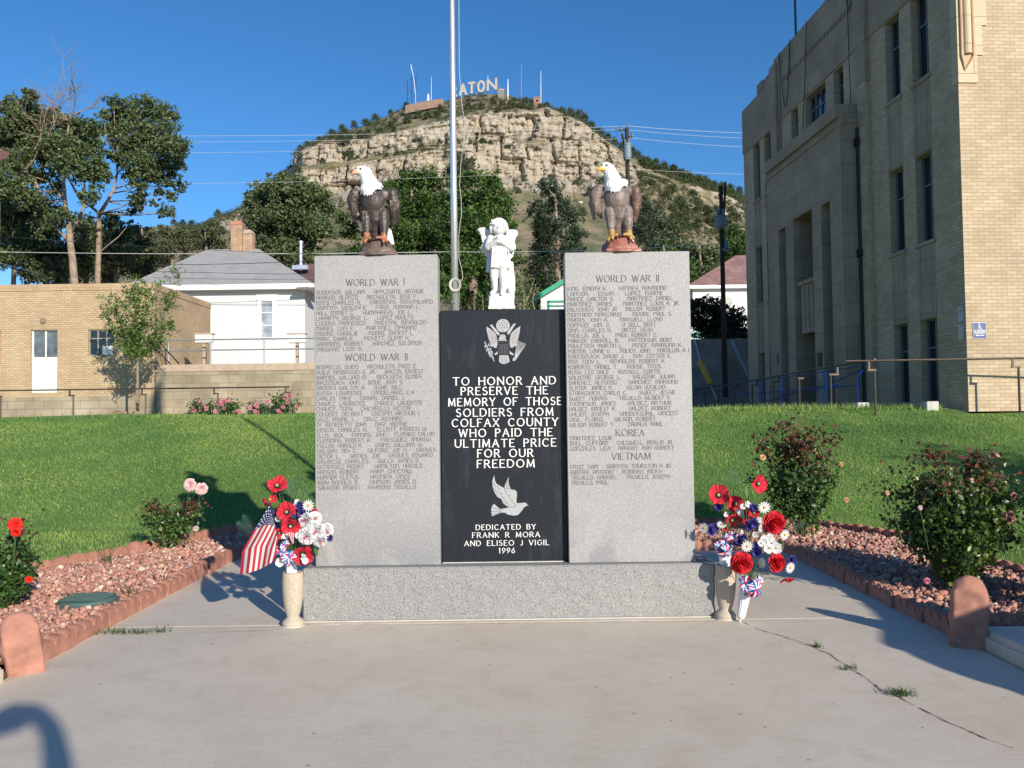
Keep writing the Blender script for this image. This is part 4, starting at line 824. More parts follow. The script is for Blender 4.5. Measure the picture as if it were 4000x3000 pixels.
RIGHT2 = [(1.335, "MARTINEZ, LOUIE", 32, 516), (1.296, "BULL, CLIFFORD", 33, 465, "CALDWELL, BERLIN JR.", 572, 1211), (1.255, "GONZALES, LEVI", 33, 485, "RAUGHT, RAY ROBERT", 589, 1216), (1.116, "CRUZ, SAM", 34, 346, "GRIFFITH, THURSTON A JR", 447, 1174), (1.075, "RIBERA, ANTONIO", 34, 516, "ROMERO, RICKY", 623, 1074), (1.035, "TRUJILLO, GABRIEL", 35, 560, "TRUJILLO, JOSEPH", 664, 1158), (.995, "TRUJILLO, PAUL", 35, 460)]
def names(mb, row, z, X0, sc, off):
    for k in range(0, len(row), 3): text(mb, row[k], X0 + (row[k + 1] - off) * sc, X0 + (row[k + 2] - off) * sc, z, .0290, YP, .136, D, gap=.22)
q = MB()
for k, row in enumerate(LEFT1): names(q, row, 2.482 - .0399 * k, PLX0, .000713, 72)
for k, row in enumerate(LEFT2): names(q, row, 1.905 - .0402 * k, PLX0, .000713, 74 + k * .3)
mpart(q, 'carved_names', M['name_dark'], pl, False)
q = MB(); text(q, 'WORLD WAR I', PLX0 + 346 * .000713, PLX0 + 975 * .000713, 2.546, .050, YP, .13, G, .07, .5, .26); mpart(q, 'carved_heading', M['letter_dark'], pl, False); q = MB(); text(q, 'WORLD WAR II', PLX0 + 333 * .000713, PLX0 + 1001 * .000713, 1.967, .050, YP, .13, G, .07, .5, .26)
mpart(q, 'carved_heading', M['letter_dark'], pl, False)
q = MB()
for k, row in enumerate(RIGHT1): names(q, row, 2.485 - .0403 * k, PRX0, .00067, 0)
for z, *row in RIGHT2: names(q, row, z, PRX0, .00067, 0)
mpart(q, 'carved_names', M['name_dark'], pr, False)
for s, a, b_, z in (('WORLD WAR II', 363, 1080, 2.549), ('KOREA', 559, 881, 1.362), ('VIETNAM', 506, 948, 1.182)): q = MB(); text(q, s, PRX0 + a * .00067, PRX0 + b_ * .00067, z, .050, YP, .13, G, .07, .5, .26); mpart(q, 'carved_heading', M['letter_dark'], pr, False)
YS = 6.4385; SX0 = PLX1 + .008
q = MB()
for s, a, b_, bl in (('TO HONOR AND', 207, 1190, 795), ('PRESERVE THE', 283, 1113, 890), ('MEMORY OF THOSE', 160, 1247, 995), ('SOLDIERS FROM', 237, 1165, 1097), ('COLFAX COUNTY', 195, 1210, 1195), ('WHO PAID THE', 262, 1155, 1293), ('ULTIMATE PRICE', 225, 1190, 1393), ('FOR OUR', 440, 970, 1490), ('FREEDOM', 437, 983, 1590)):
    e = 77 + .009 * bl; text(q, s, SX0 + (a - e) * .000807, SX0 + (b_ - e) * .000807, 2.357 - (bl - 69) * .000807, .0585, YS, .155, G, .085, .38, .40)
for s, a, b_, bl in (('DEDICATED BY', 650, 1497, 1005), ('FRANK R MORA', 598, 1555, 1115), ('AND ELISEO J VIGIL', 483, 1683, 1230), ('1996', 972, 1195, 1338)):
    text(q, s, SX0 + (a - 165) * .000542, SX0 + (b_ - 165) * .000542, .405 + (1458 - bl) * .000542, .038, YS, .155, G, .085, .38, .40)
mpart(q, 'engraved_dedication', M['letter_white'], bs, False)
# dove
def flat(mb, pts, conv, y):
    P = [conv(*p) for p in pts]; b_ = bmesh.new(); vs = [b_.verts.new((x, y, z)) for x, z in P]; f = b_.faces.new(vs); r_ = bmesh.ops.triangulate(b_, faces=[f])
    b_.verts.index_update(); mb.add([v.co.copy() for v in b_.verts], [[v.index for v in f.verts] for f in b_.faces]); b_.free()
def lines(mb, L, conv, y, wd):
    for ln in L:
        P = [conv(*p) for p in ln]
        for a, b_ in zip(P, P[1:]):
            l_ = math.hypot(b_[0] - a[0], b_[1] - a[1]); nx_, nz_ = -(b_[1] - a[1]) / l_ * wd / 2, (b_[0] - a[0]) / l_ * wd / 2
            mb.add([(a[0] + nx_, y, a[1] + nz_), (b_[0] + nx_, y, b_[1] + nz_), (b_[0] - nx_, y, b_[1] - nz_), (a[0] - nx_, y, a[1] - nz_)], [(0, 3, 2, 1)])
C6 = lambda x, y: (SX0 + (x - 165) * .000542, .405 + (1458 - y) * .000542)
C5 = lambda x, y: (SX0 + (x - 80) * .000807, 2.357 - (y - 69) * .000807)
q = MB()
flat(q, [(1235, 632), (1230, 600), (1240, 540), (1240, 480), (1220, 450), (1180, 440), (1150, 433), (1060, 415), (1000, 385), (950, 350), (925, 300), (920, 230), (905, 260), (890, 320), (895, 400), (920, 480), (960, 540), (1020, 575), (1035, 625), (1080, 665), (1130, 690), (1200, 700)], C6, YS - .0003)
flat(q, [(1408, 675), (1385, 655), (1370, 632), (1340, 625), (1290, 633), (1235, 632), (1200, 660), (1130, 690), (1060, 705), (1005, 712), (1005, 765), (1060, 765), (1110, 795), (1190, 810), (1250, 800), (1300, 750), (1340, 690), (1385, 670)], C6, YS)
flat(q, [(1150, 433), (1130, 370), (1122, 300), (1125, 255), (1100, 310), (1070, 370), (1062, 412)], C6, YS - .0002)
flat(q, [(1005, 712), (960, 680), (915, 637), (885, 665), (870, 700), (870, 760), (880, 815), (930, 795), (1005, 765)], C6, YS - .0001)
dove = mpart(q, 'engraved_dove', M['etch'], bs, False)
q = MB(); lines(q, [[(1062, 412), (1060, 440), (1085, 490), (1120, 540), (1150, 590), (1200, 640), (1222, 650), (1215, 680), (1180, 690), (1130, 680)], [(955, 370), (970, 440), (1000, 500), (1030, 550), (1100, 620), (1120, 660)], [(1006, 712), (1006, 762)], [(920, 645), (1000, 715)], [(880, 690), (1003, 728)], [(872, 745), (1003, 742)], [(885, 800), (1003, 755)], [(1100, 310), (1085, 410)], [(1120, 320), (1110, 420)], [(1062, 415), (1150, 434)], [(905, 330), (940, 400)], [(905, 400), (950, 470)], [(925, 450), (975, 520)], [(975, 420), (1010, 440)], [(1000, 480), (1040, 500)], [(1090, 460), (1110, 470)], [(1120, 520), (1145, 530)], [(1160, 570), (1185, 590)], [(1385, 655), (1385, 672)], [(1030, 545), (1070, 560)], [(1040, 600), (1090, 640)]], C6, YS - .0006, .0030)
lines(q, [[(1352, 645), (1360, 645)]], C6, YS - .0006, .005)
mpart(q, 'dove_feather_lines', M['letter_dark'], dove, False)
# crest with spread eagle, shield, olive branch, arrows and starry disc
q = MB()
flat(q, [(688 + 66 * math.cos(a), 225 + 64 * math.sin(a)) for a in np.linspace(0, 6.283, 33)[:-1]], C5, YS)
def wingp(m): 
    X_ = lambda x: x if m > 0 else 1382 - x
    return [(X_(x), y) for x, y in [(527, 232), (560, 252), (600, 285), (620, 310), (628, 350), (632, 400), (622, 440), (600, 438), (588, 420), (575, 432), (562, 410), (558, 385), (548, 350), (540, 315), (532, 275)]]
def mk(m, L): return [(x if m > 0 else 1382 - x, y) for x, y in L]
for m in (1, -1): flat(q, wingp(m), C5, YS)
flat(q, [(640, 372), (652, 340), (660, 318), (675, 310), (700, 312), (715, 330), (712, 350), (725, 372)], C5, YS - .0001)
flat(q, [(560, 218), (580, 212), (655, 300), (650, 322), (630, 310)], C5, YS - .0002); flat(q, mk(-1, [(568, 206), (590, 206), (655, 290), (652, 312), (632, 306)]), C5, YS - .0002)
flat(q, [(650, 512), (735, 512), (748, 575), (720, 590), (692, 598), (662, 590), (645, 572)], C5, YS)
flat(q, [(635, 470), (635, 500), (605, 510), (600, 500)], C5, YS); flat(q, [(747, 470), (747, 500), (785, 515), (788, 500)], C5, YS)
for lx, ly, a in [(515, 390, 60), (530, 420, 30), (515, 425, 80), (545, 450, 40), (530, 460, 90), (560, 475, 30), (548, 490, 80), (575, 500, 40), (560, 515, 80), (585, 530, 50), (548, 410, 70), (565, 450, 70), (580, 480, 70)]:
    u_, v_ = math.cos(R(a)), math.sin(R(a)); flat(q, [(lx - 20 * u_, ly - 20 * v_), (lx + 7 * v_, ly - 7 * u_), (lx + 20 * u_, ly + 20 * v_), (lx - 7 * v_, ly + 7 * u_)], C5, YS - .0001 * (1 + (lx % 4)))
lines(q, [[(510, 380), (545, 460), (600, 570)]], C5, YS - .0006, .006)
for k in range(6): lines(q, [[(792 + k * 2, 560), (828 + k * 14, 388 + k * 6)], [(824 + k * 14, 392 + k * 6), (832 + k * 14, 372 + k * 6)]], C5, YS - .0001 * k, .0055)
flat(q, [(775, 565), (782, 540), (800, 532), (812, 545), (798, 568)], C5, YS - .0007)
crest = mpart(q, 'engraved_crest', M['etch'], bs, False)
q = MB()
def star(mb, x, y, r_, conv, yy):
    mb.add([(lambda p: (p[0], yy, p[1]))(conv(x + (r_ if k % 2 == 0 else r_ * .42) * math.sin(k * math.pi / 5), y - (r_ if k % 2 == 0 else r_ * .42) * math.cos(k * math.pi / 5))) for k in range(10)], [tuple(range(9, -1, -1))])
for x, y in [(688, 175), (648, 200), (675, 200), (702, 200), (730, 200), (660, 222), (688, 222), (716, 222), (648, 246), (675, 246), (702, 246), (730, 246), (688, 272)]: star(q, x, y, 9, C5, YS - .0012)
lines(q, [[(634, 374), (748, 374), (748, 500), (634, 500), (634, 374)], [(634, 405), (748, 405)]], C5, YS - .0010, .0022)
for k in range(6): lines(q, [[(651 + k * 16, 408), (651 + k * 16, 498)]], C5, YS - .0010, .0065)
for k in range(4): star(q, 652 + k * 28, 390, 8, C5, YS - .0012)
for m in (1, -1): lines(q, [mk(m, L) for L in [[(545, 265), (600, 400)], [(560, 270), (612, 400)], [(580, 285), (620, 380)], [(545, 310), (585, 410)], [(550, 355), (575, 405)], [(600, 300), (626, 360)]]], C5, YS - .0010, .0018)
lines(q, [[(668, 520), (665, 585)], [(682, 520), (680, 592)], [(700, 520), (703, 592)], [(715, 520), (724, 585)], [(662, 330), (690, 322), (712, 335)], [(648, 360), (720, 360)]], C5, YS - .0010, .002)
lines(q, [[(812, 470), (850, 420)], [(820, 490), (870, 420)]], C5, YS - .001, .002)
mpart(q, 'crest_lines', M['letter_dark'], crest, False)

# ------------------------------------------------------------------ eagle statues (cast, painted)
def make_eagle():
    root = empty('eagle_statue', (0, 0, 0)); S_ = .000508
    X = lambda px: (px - 650) * S_; Zz = lambda py: (1550 - py) * S_
    P = lambda px, py, y: (X(px), y, Zz(py))
    body = [('c', P(640, 640, -.008), .098, P(655, 940, .0), .074), ('e', P(640, 700, -.02), (.108, .088, .11)), ('e', P(660, 1120, .03), (.055, .04, .10)), ('c', P(655, 930, .01), .068, P(665, 1180, .04), .045),
            ('c', P(560, 590, .0), .064, P(395, 590, .01), .040), ('c', P(640, 570, .0), .075, P(890, 575, .01), .044), ('e', P(650, 560, .01), (.085, .075, .06)),
            ('c', P(522, 900, -.02), .050, P(528, 1120, -.03), .037), ('c', P(530, 1100, -.03), .034, P(535, 1225, -.045), .025), ('c', P(800, 900, -.02), .056, P(812, 1120, -.03), .041), ('c', P(815, 1100, -.03), .037, P(820, 1230, -.045), .028)]
    o = sculpt('body', body, .006, M['brown_feather'], root, 3, .0025, 40)
    for sx, pts in ((-1, [(P(330, 560, .0), .05), (P(290, 640, .01), .052), (P(300, 740, .02), .045), (P(345, 850, .03), .032), (P(400, 965, .04), .010)]), (1, [(P(945, 570, .0), .050), (P(965, 680, .01), .050), (P(965, 800, .02), .044), (P(955, 900, .03), .034), (P(940, 1030, .04), .012)])):
        ps = [('c', a[0], a[1], b_[0], b_[1]) for a, b_ in zip(pts, pts[1:])]; ps += [('e', (pts[1][0][0], .05, pts[1][0][2] - .03), (.028, .07, .12), (R(-14), 0, 0)), ('e', (pts[2][0][0] + (.0), .075, pts[2][0][2] - .02), (.022, .05, .11), (R(-18), 0, 0)), ('e', ((-.10 if sx < 0 else .115), .01, Zz(600)), (.05, .04, .03))]
        for i in range(5): ps.append(('c', (pts[1][0][0] + sx * .035, .01 + i * .022, Zz(700)), .012, (pts[3][0][0] + sx * .022, .05 + i * .02, Zz(930 + i * 10)), .006))
        sculpt('wing', ps, .006, M['brown_feather'], root, 2, .003, 60)
    # white hood: head flowing into a feathered neck with a ragged lower fringe
    hd = [('e', P(475, 225, -.03), (.052, .058, .046)), ('e', P(430, 235, -.045), (.040, .042, .036)), ('e', P(540, 260, -.02), (.045, .05, .05)), ('c', P(520, 270, -.03), .050, P(590, 430, -.02), .072), ('c', P(590, 430, -.015), .070, P(615, 490, -.005), .080), ('e', P(455, 180, -.035), (.048, .045, .020)), ('c', P(545, 290, .0), .046, P(635, 470, .0), .054), ('c', P(635, 470, .0), .045, P(760, 530, .0), .016),
          ('c', P(400, 190, -.08), .010, P(480, 192, -.088), .009)]
    rr = np.random.default_rng(4)
    for tx, ty in ((435, 600), (455, 590), (472, 606), (492, 600), (515, 636), (532, 618), (548, 630), (570, 648), (588, 625), (604, 642), (625, 622), (645, 632), (658, 600), (672, 578), (688, 572), (705, 545), (722, 548), (740, 530), (762, 542), (780, 520), (797, 535), (815, 492)):
        f_ = lambda x: -.012 - .100 * math.sqrt(max(0.02, 1 - ((x - 635) / 205) ** 2)); rt = max(0, tx - 640) / 175; sx_ = 560 + (tx - 560) * (.62 + .06 * rt); sy_ = ty - 150 + abs(tx - 560) * .12 + 58 * rt
        hd.append(('c', P(sx_, sy_, f_(sx_) * .72), .018 - .005 * rt, P((sx_ + tx) / 2, (sy_ + ty) / 2, f_((sx_ + tx) / 2) * .95), .015)); hd.append(('c', P((sx_ + tx) / 2, (sy_ + ty) / 2, f_((sx_ + tx) / 2) * .95), .013, P(tx, ty, f_(tx)), .0042))
    for k in range(22):
        a = math.pi * (1.05 - 1.1 * k / 21); hd.append(('c', (X(545) + .055 * math.cos(a), -.025 - .052 * max(0, math.sin(a)), Zz(320)), .007, (X(600) + .074 * math.cos(a), -.02 - .074 * max(0, math.sin(a)), Zz(455 + 8 * (k % 3))), .007))
    sculpt('head', hd, .0045, M['white_feather'], root, 2, .0015, 90)
    bk = [('c', P(410, 238, -.055), .026, P(365, 248, -.062), .022), ('c', P(365, 248, -.062), .022, P(322, 268, -.067), .013), ('c', P(322, 268, -.067), .013, P(308, 288, -.068), .006), ('c', P(420, 265, -.075), .010, P(345, 276, -.07), .008), ('c', P(430, 270, -.08), .008, P(380, 275, -.075), .008)]
    sculpt('beak', bk, .004, M['beak_orange'], root, 2)
    for px, yy in ((455, -.089),):
        e = MB(); e.lathe([(0.0001, -.009), (.006, -.0065), (.0088, 0), (.006, .0065), (.0001, .009)], 12, Matrix.Translation(P(px, 216, yy + .002))); e.build('eye', M['claw'], root, True)
    e = MB(); e.lathe([(0.0001, -.009), (.006, -.0065), (.0088, 0), (.006, .0065), (.0001, .009)], 12, Matrix.Translation((X(440), .018, Zz(216)))); e.build('eye', M['claw'], root, True)
    # feet with three front toes, one back toe and black claws
    for fx, toes in ((540, [(440, 1395, -.085), (520, 1390, -.105), (640, 1310, -.09)]), (820, [(690, 1295, -.09), (825, 1395, -.105), (900, 1370, -.085)])):
        ps = [('c', P(fx - 5, 1220, -.045), .030, P(fx, 1290, -.05), .024)]
        for tx, ty, yy in toes: ps += [('c', P(fx, 1285, -.05), .016, P((fx + tx) / 2, (1285 + ty) / 2 - 18, yy * .8 - .01), .014), ('c', P((fx + tx) / 2, (1285 + ty) / 2 - 18, yy * .8 - .01), .014, P(tx, ty - 10, yy), .009)]
        ft = sculpt('foot', ps, .0045, M['foot_orange'], root, 1)
        for tx, ty, yy in toes: cl = MB(); cl.tube([P(tx, ty - 22, yy - .003), P(tx - 2, ty, yy - .014), P(tx - 2, ty + 18, yy - .012)], [.009, .008, .002], 8); cl.build('claw', M['claw'], ft, True)
    tl = [('c', P(700, 1000, .07), .03, P(820, 1200, .085), .03)]
    for k in range(7): tl.append(('c', P(760 + k * 18, 1080, .07 + k * .004), .015, P(800 + k * 22, 1335 - abs(3 - k) * 8, .085 - k * .003), .011))
    sculpt('tail', tl, .005, M['statue_white'], root, 2)
    rk = [('e', P(700, 1560, .015), (.18, .15, .07)), ('e', P(690, 1440, .02), (.15, .12, .06)), ('e', P(690, 1370, .02), (.118, .10, .055)), ('e', P(690, 1310, .03), (.09, .08, .035)), ('b', (X(405), -.11, 0), (X(1000), .12, .028)), ('e', P(700, 1480, .01), (.158, .13, .052)), ('c', P(560, 1330, .05), .04, P(600, 1180, .06), .02)]
    o = sculpt('rock_base', rk, .007, M['brown_rock'], root, 2, .012, 18)
    for v in o.data.vertices: v.co.z = max(v.co.z, 0)
    return root
ea = make_eagle(); ea.location = (-1.062, 6.46, PT + .0005); ea.scale = (.94, 1, 1); tag(ea, 'dark brown eagle statue with white head on the left name pillar', 'statue', 'painted eagle statues')
MATS2 = {'brown_feather': M['grey_feather'], 'brown_rock': M['red_rock'], 'beak_orange': M['beak_yellow'], 'foot_orange': M['foot_yellow']}
eb = copy_tree(ea, None, MATS2); eb.location = (.845, 6.46, PT + .0005); tag(eb, 'faded brown eagle statue with yellow feet and red base on the right name pillar', 'statue', 'painted eagle statues'); eb.rotation_euler.z = R(3)
for c_ in kids(eb):
    if c_.name.startswith('wing') and sum(v.co.x for v in c_.data.vertices) > 0: c_.data.materials[0] = M['tan_feather']

# ------------------------------------------------------------------ praying cherub statue
def make_angel():
    root = empty('angel_statue', (0, 0, 0)); S_ = .000487
    P = lambda px, py, y=0.: ((px - 600) * S_, y, (1597 - py) * S_)
    E_ = lambda px, py, y, rx, ry, rz, *rot: ('e', P(px, py, y), (rx, ry, rz), *rot)
    b_ = [E_(590, 450, .0, .078, .055, .045), E_(590, 540, -.0, .072, .06, .06), E_(590, 650, -.005, .076, .062, .07), E_(590, 760, -.005, .080, .065, .07), E_(588, 850, -.005, .083, .066, .05), ('c', P(570, 350, 0), .032, P(585, 430, 0), .042),
          ('c', P(440, 425, .0), .033, P(400, 560, -.02), .032), ('c', P(400, 575, -.025), .030, P(535, 500, -.078), .020), ('c', P(740, 425, .0), .034, P(785, 580, -.02), .034), ('c', P(775, 590, -.025), .032, P(610, 500, -.078), .021),
          ('c', P(490, 920, -.012), .036, P(485, 1040, -.014), .034), ('c', P(485, 1040, -.014), .034, P(500, 1250, .0), .021), ('c', P(645, 900, -.02), .044, P(640, 1060, -.03), .039), ('c', P(640, 1060, -.03), .039, P(635, 1260, -.01), .026),
          ('c', P(490, 1280, .0), .019, P(440, 1330, -.055), .015), ('c', P(630, 1280, -.01), .022, P(610, 1345, -.07), .017),
          E_(745, 1100, .035, .042, .04, .10), E_(760, 1220, .03, .035, .05, .08), E_(600, 1150, .045, .06, .03, .12)]
    for x, y0, y1 in ((455, 600, 905), (510, 590, 910), (545, 620, 900), (610, 610, 905), (660, 620, 915), (710, 640, 925), (735, 700, 930)): b_.append(('c', P(x + 15, y0, -.058), .006, P(x, y1, -.062), .011))
    for x in range(440, 740, 22): b_.append(E_(x, 922 + (x - 590) * .06, -.045 + ((x - 590) / 150) ** 2 * .04, .010, .016, .009))
    b_ += [('c', P(400, 760, .03), .016, P(395, 925, .035), .022), ('c', P(770, 820, .03), .018, P(772, 965, .035), .022), ('c', P(430, 600, .04), .02, P(400, 760, .03), .018)]
    # palms together, pointing up under the chin, fingers parted from the thumb
    for sx, hx in ((-1, 557), (1, 588)):
        b_.append(('c', P(hx, 505, -.085), .017, P(hx, 455, -.092), .015))
        for f in range(4): b_.append(('c', P(hx, 460, -.080 - f * .009), .0062, P(hx + sx * -4, 400 + abs(f - 1.3) * 9, -.078 - f * .010), .0045))
        b_.append(('c', P(hx, 480, -.072), .0065, P(hx + sx * 4, 425, -.066), .0050))
    body = sculpt('body', b_, .0052, M['statue_white'], root, 2, .0015, 60)
    h_ = [E_(570, 240, -.012, .060, .060, .068), E_(562, 290, -.035, .048, .036, .040), E_(560, 330, -.050, .018, .014, .012), E_(515, 296, -.050, .018, .015, .016), E_(612, 296, -.050, .018, .015, .016), E_(563, 280, -.076, .007, .010, .008), E_(562, 262, -.070, .005, .008, .016), E_(562, 316, -.066, .013, .006, .0035), E_(562, 326, -.064, .010, .006, .0035), E_(565, 215, -.052, .040, .022, .020),
          E_(532, 250, -.066, .010, .005, .004), E_(600, 250, -.066, .010, .005, .004), E_(532, 240, -.064, .013, .006, .003), E_(602, 240, -.064, .013, .006, .003)]
    head = sculpt('head', h_, .0036, M['statue_white'], root, 1)
    hr = [E_(570, 185, .005, .066, .066, .045), E_(575, 230, .025, .070, .058, .068)]; rr = np.random.default_rng(8)
    for k in range(46):
        a = math.pi * (-.12 + 1.24 * k / 45); r0 = .066; lay = k % 2
        x = 572 + 140 * math.cos(a); y = 235 - 140 * math.sin(a) * (.9 if math.sin(a) > 0 else .5); hr.append(('c', P(x - 18 * math.cos(a), y + 8, -.03 + lay * .03), .0115, P(x + rr.uniform(-14, 14), y + rr.uniform(10, 30), -.018 + lay * .03), .007))
    for x, y0, y1 in ((452, 200, 300), (690, 200, 310), (470, 150, 250), (665, 160, 260), (445, 260, 330), (705, 260, 330)): hr.append(('c', P(x, y0, -.03), .014, P(x + (8 if x < 570 else 6), y1, -.02), .012))
    for x in range(490, 660, 17): hr.append(('c', P(x, 128 + abs(x - 572) * .25, -.035), .008, P(x + (x - 572) * .25, 190 + abs(x - 572) * .25, -.060), .007))
    sculpt('hair', hr, .004, M['statue_white'], root, 1, .001, 80)
    for k, ol in enumerate(([(243, 262), (255, 240), (330, 233), (430, 290), (480, 420), (450, 640), (410, 712), (385, 702), (332, 682), (335, 635), (352, 612), (290, 600), (268, 565), (280, 525), (312, 500), (285, 420), (283, 365), (262, 320)], [(690, 300), (760, 272), (830, 275), (868, 305), (862, 345), (825, 400), (815, 480), (800, 520), (820, 600), (815, 635), (790, 650), (808, 690), (770, 735), (745, 742), (700, 640), (680, 440)])):
        ps = [('p', [(P(x, y)[0], P(x, y)[2]) for x, y in ol], .035, .056)]
        for i in range(9):
            x, y = ol[(i * 2 + 1) % len(ol)]; tx, ty = (430, 430) if k == 0 else (730, 450); ps.append(('c', P(x + (tx - x) * .12, y + (ty - y) * .12, .036), .007, P(x + (tx - x) * .6, y + (ty - y) * .6, .036), .005))
        for (x, y), (x2, y2) in zip(ol[:6], ol[1:7]): ps.append(('c', P(x, y, .042), .009, P(x2, y2, .042), .009))
        sculpt('wing', ps, .0042, M['statue_white'], root, 1, .002, 70)
    bs_ = [('b', P(400, 1590, -.07), (P(805, 1340)[0], .075, P(0, 1390)[2])), E_(605, 1375, 0, .092, .065, .028), E_(480, 1370, -.01, .05, .05, .024), E_(735, 1372, .01, .045, .05, .025), ('b', P(385, 1596, -.074), (P(822, 0)[0], .08, P(0, 1545)[2]))]
    o = sculpt('base_block', bs_, .006, M['statue_white'], root, 5, .004, 30)
    mz = min(v.co.z for v in o.data.vertices)
    for v in o.data.vertices: v.co.z = v.co.z - mz
    return root
an = make_angel(); an.location = (-.075, 6.50, 2.356); tag(an, 'white praying cherub statue with wings on top of the black slab', 'statue')

# ================================================================== VASES, FLOWERS, FLAG
def zl(x, y, Y): return at((900 + x / 2.369) / 1.80832, (1800 + y / 2.369) / 1.80832, Y)
def zr(x, y, Y): return at((2650 + x / 2.371) / 1.80832, (1800 + y / 2.371) / 1.80832, Y)
VPROF = [(.0, 0), (.076, 0), (.080, .012), (.078, .035), (.060, .050), (.046, .062), (.046, .072), (.055, .10), (.066, .15), (.073, .21), (.077, .27), (.078, .33), (.076, .375), (.074, .392), (.066, .396), (.060, .385), (.056, .30), (.0, .30)]
def vase(loc, lab, tilt=(0, 0)):
    e = empty('stone_vase', loc, 0, label=lab, cat='vase', group='stone vases beside the memorial'); e.rotation_euler = (tilt[0], tilt[1], 0)
    q = MB(); q.lathe(VPROF, 36); q.build('vessel', M['stone_vase'], e, True); q = MB(); q.lathe([(.0, -.001), (.083, -.001), (.080, .006), (.0, .006)], 30); q.build('mortar_ring', M['concrete_light'], e); return e
vL = vase(gnd(633, 1351), 'speckled tan stone vase at the left end of the monument base')
vR = vase(gnd(1567, 1335), 'speckled tan stone vase at the right end of the monument base', (0, R(1.5)))
def petal(mb, ang, L, W, cup, curl, col, tip=None, r0=.0, nL=5, nW=4, ruf=0, rs=rng, y0=0.0, shape=.5):
    ca, sa = math.cos(ang), math.sin(ang); vs = []; ph = rs.uniform(0, 6)
    for i in range(nL + 1):
        t = i / nL; w_ = W * (.25 + .75 * math.sin(math.pi / 2 * min(1, t * 1.5))) * (1 if t < .75 else (.88 if t < .99 else .62))
        for j in range(nW + 1):
            s_ = j / nW * 2 - 1; r_ = r0 + L * t * (1 - .12 * s_ * s_ * t); x_ = r_; z_ = w_ * s_
            y_ = y0 - cup * t ** 1.5 + curl * t ** 3 - .25 * W * s_ * s_ * t + ruf * math.sin(s_ * 7 + ph) * t * t
            vs.append((x_ * ca - z_ * sa, y_, x_ * sa + z_ * ca))
    for i in range(nL):
        for j in range(nW):
            a = i * (nW + 1) + j; c_ = np.array(col) * (1 - .0 * i) if tip is None else np.array(col) * (1 - i / nL) + np.array(tip) * (i / nL)
            mb.cur = tuple(c_ * rs.uniform(.93, 1.05)); mb.add([vs[a], vs[a + 1], vs[a + nW + 2], vs[a + nW + 1]], [(0, 1, 2, 3)])
def dome(mb, r, h, col, y=0): mb.cur = col; mb.lathe([(r, 0), (r * .85, h * .6), (r * .45, h * .95), (.0002, h)], 10, Matrix.Translation((0, y, 0)) @ Matrix.Rotation(R(90), 4, 'X'))
FM = {}
def reg(name, mb, mat='petal'): o = mb.build(name, M[mat], None, True, fix=False); FM[name] = o.data; bpy.data.objects.remove(o)
RED, DRED, WH, BLU, PUR = (.70, .03, .05), (.50, .015, .03), (.78, .78, .78), (.055, .06, .27), (.09, .06, .26)
q = MB(); rs = np.random.default_rng(5)
for k in range(5): petal(q, k * 1.257 + rs.uniform(-.15, .15), .052 * rs.uniform(.85, 1.15), .033, .022 + .012 * (k % 2), .010, DRED, (.80, .06, .09), 0, 7, 8, .007, rs)
dome(q, .017, .008, (.03, .03, .03), -.004); dome(q, .010, .012, (.45, .5, .25), -.006); reg('poppy', q)
q = MB()
for k in range(13): petal(q, k * .4833, .040, .0065, .004, .003, WH, None, .008, 3, 2, 0, rs)
dome(q, .0105, .008, (.75, .45, .02), -.001); reg('daisy', q)
q = MB()
for ring, (n_, L, W, cp) in enumerate([(6, .056, .034, .010), (6, .048, .031, .022), (5, .038, .027, .032), (5, .027, .021, .038), (4, .016, .014, .042)]):
    for k in range(n_): petal(q, k * 6.283 / n_ + ring * .55, L, W, cp, .012 * (ring < 3), tuple(x * (.8 + .06 * ring) for x in RED), (.68, .03, .045), 0, 5, 4, .005, rs)
reg('red_rose', q)
q = MB()
for ring, (n_, L, W, cp) in enumerate([(8, .060, .036, .006), (8, .052, .034, .018), (7, .042, .029, .028), (6, .028, .022, .034)]):
    for k in range(n_): petal(q, k * 6.283 / n_ + ring * .5, L, W, cp, .010, (.66, .67, .70), (.84, .84, .84), 0, 5, 4, .006, rs)
for k in range(4): petal(q, k * 1.57 + 1, .012, .006, .040, 0, (.75, .25, .3), None, 0, 3, 2, 0, rs)
reg('peony', q)
q = MB()
for ring in range(4):
    for k in range(11): petal(q, k * .571 + ring * .3, .036 - ring * .006, .0075, .004 + ring * .008, 0, BLU if k % 2 else PUR, (.12, .11, .42), 0, 3, 2, .003, rs)
reg('cornflower', q)
q = MB()
for k in range(5): petal(q, k * 1.257, .018, .011, .003, 0, WH, None, 0, 3, 3, 0, rs)
dome(q, .003, .004, (.6, .5, .15), -.002); reg('white_blossom', q)
def rose_small(name, c0, c1):
    q = MB()
    for ring, (n_, L, W, cp) in enumerate([(7, .055, .03, .008), (6, .045, .027, .022), (6, .034, .022, .030), (5, .022, .016, .036)]):
        for k in range(n_): petal(q, k * 6.283 / n_ + ring * .5, L, W, cp, .012, c0, c1, 0, 4, 4, .004, rs)
    reg(name, q)
rose_small('pink_rose', (.80, .45, .45), (.84, .68, .66)); rose_small('garden_rose', (.72, .02, .015), (.80, .05, .03)); rose_small('yellow_rose', (.80, .35, .10), (.80, .62, .36)); rose_small('deep_pink_rose', (.62, .12, .22), (.78, .36, .46))
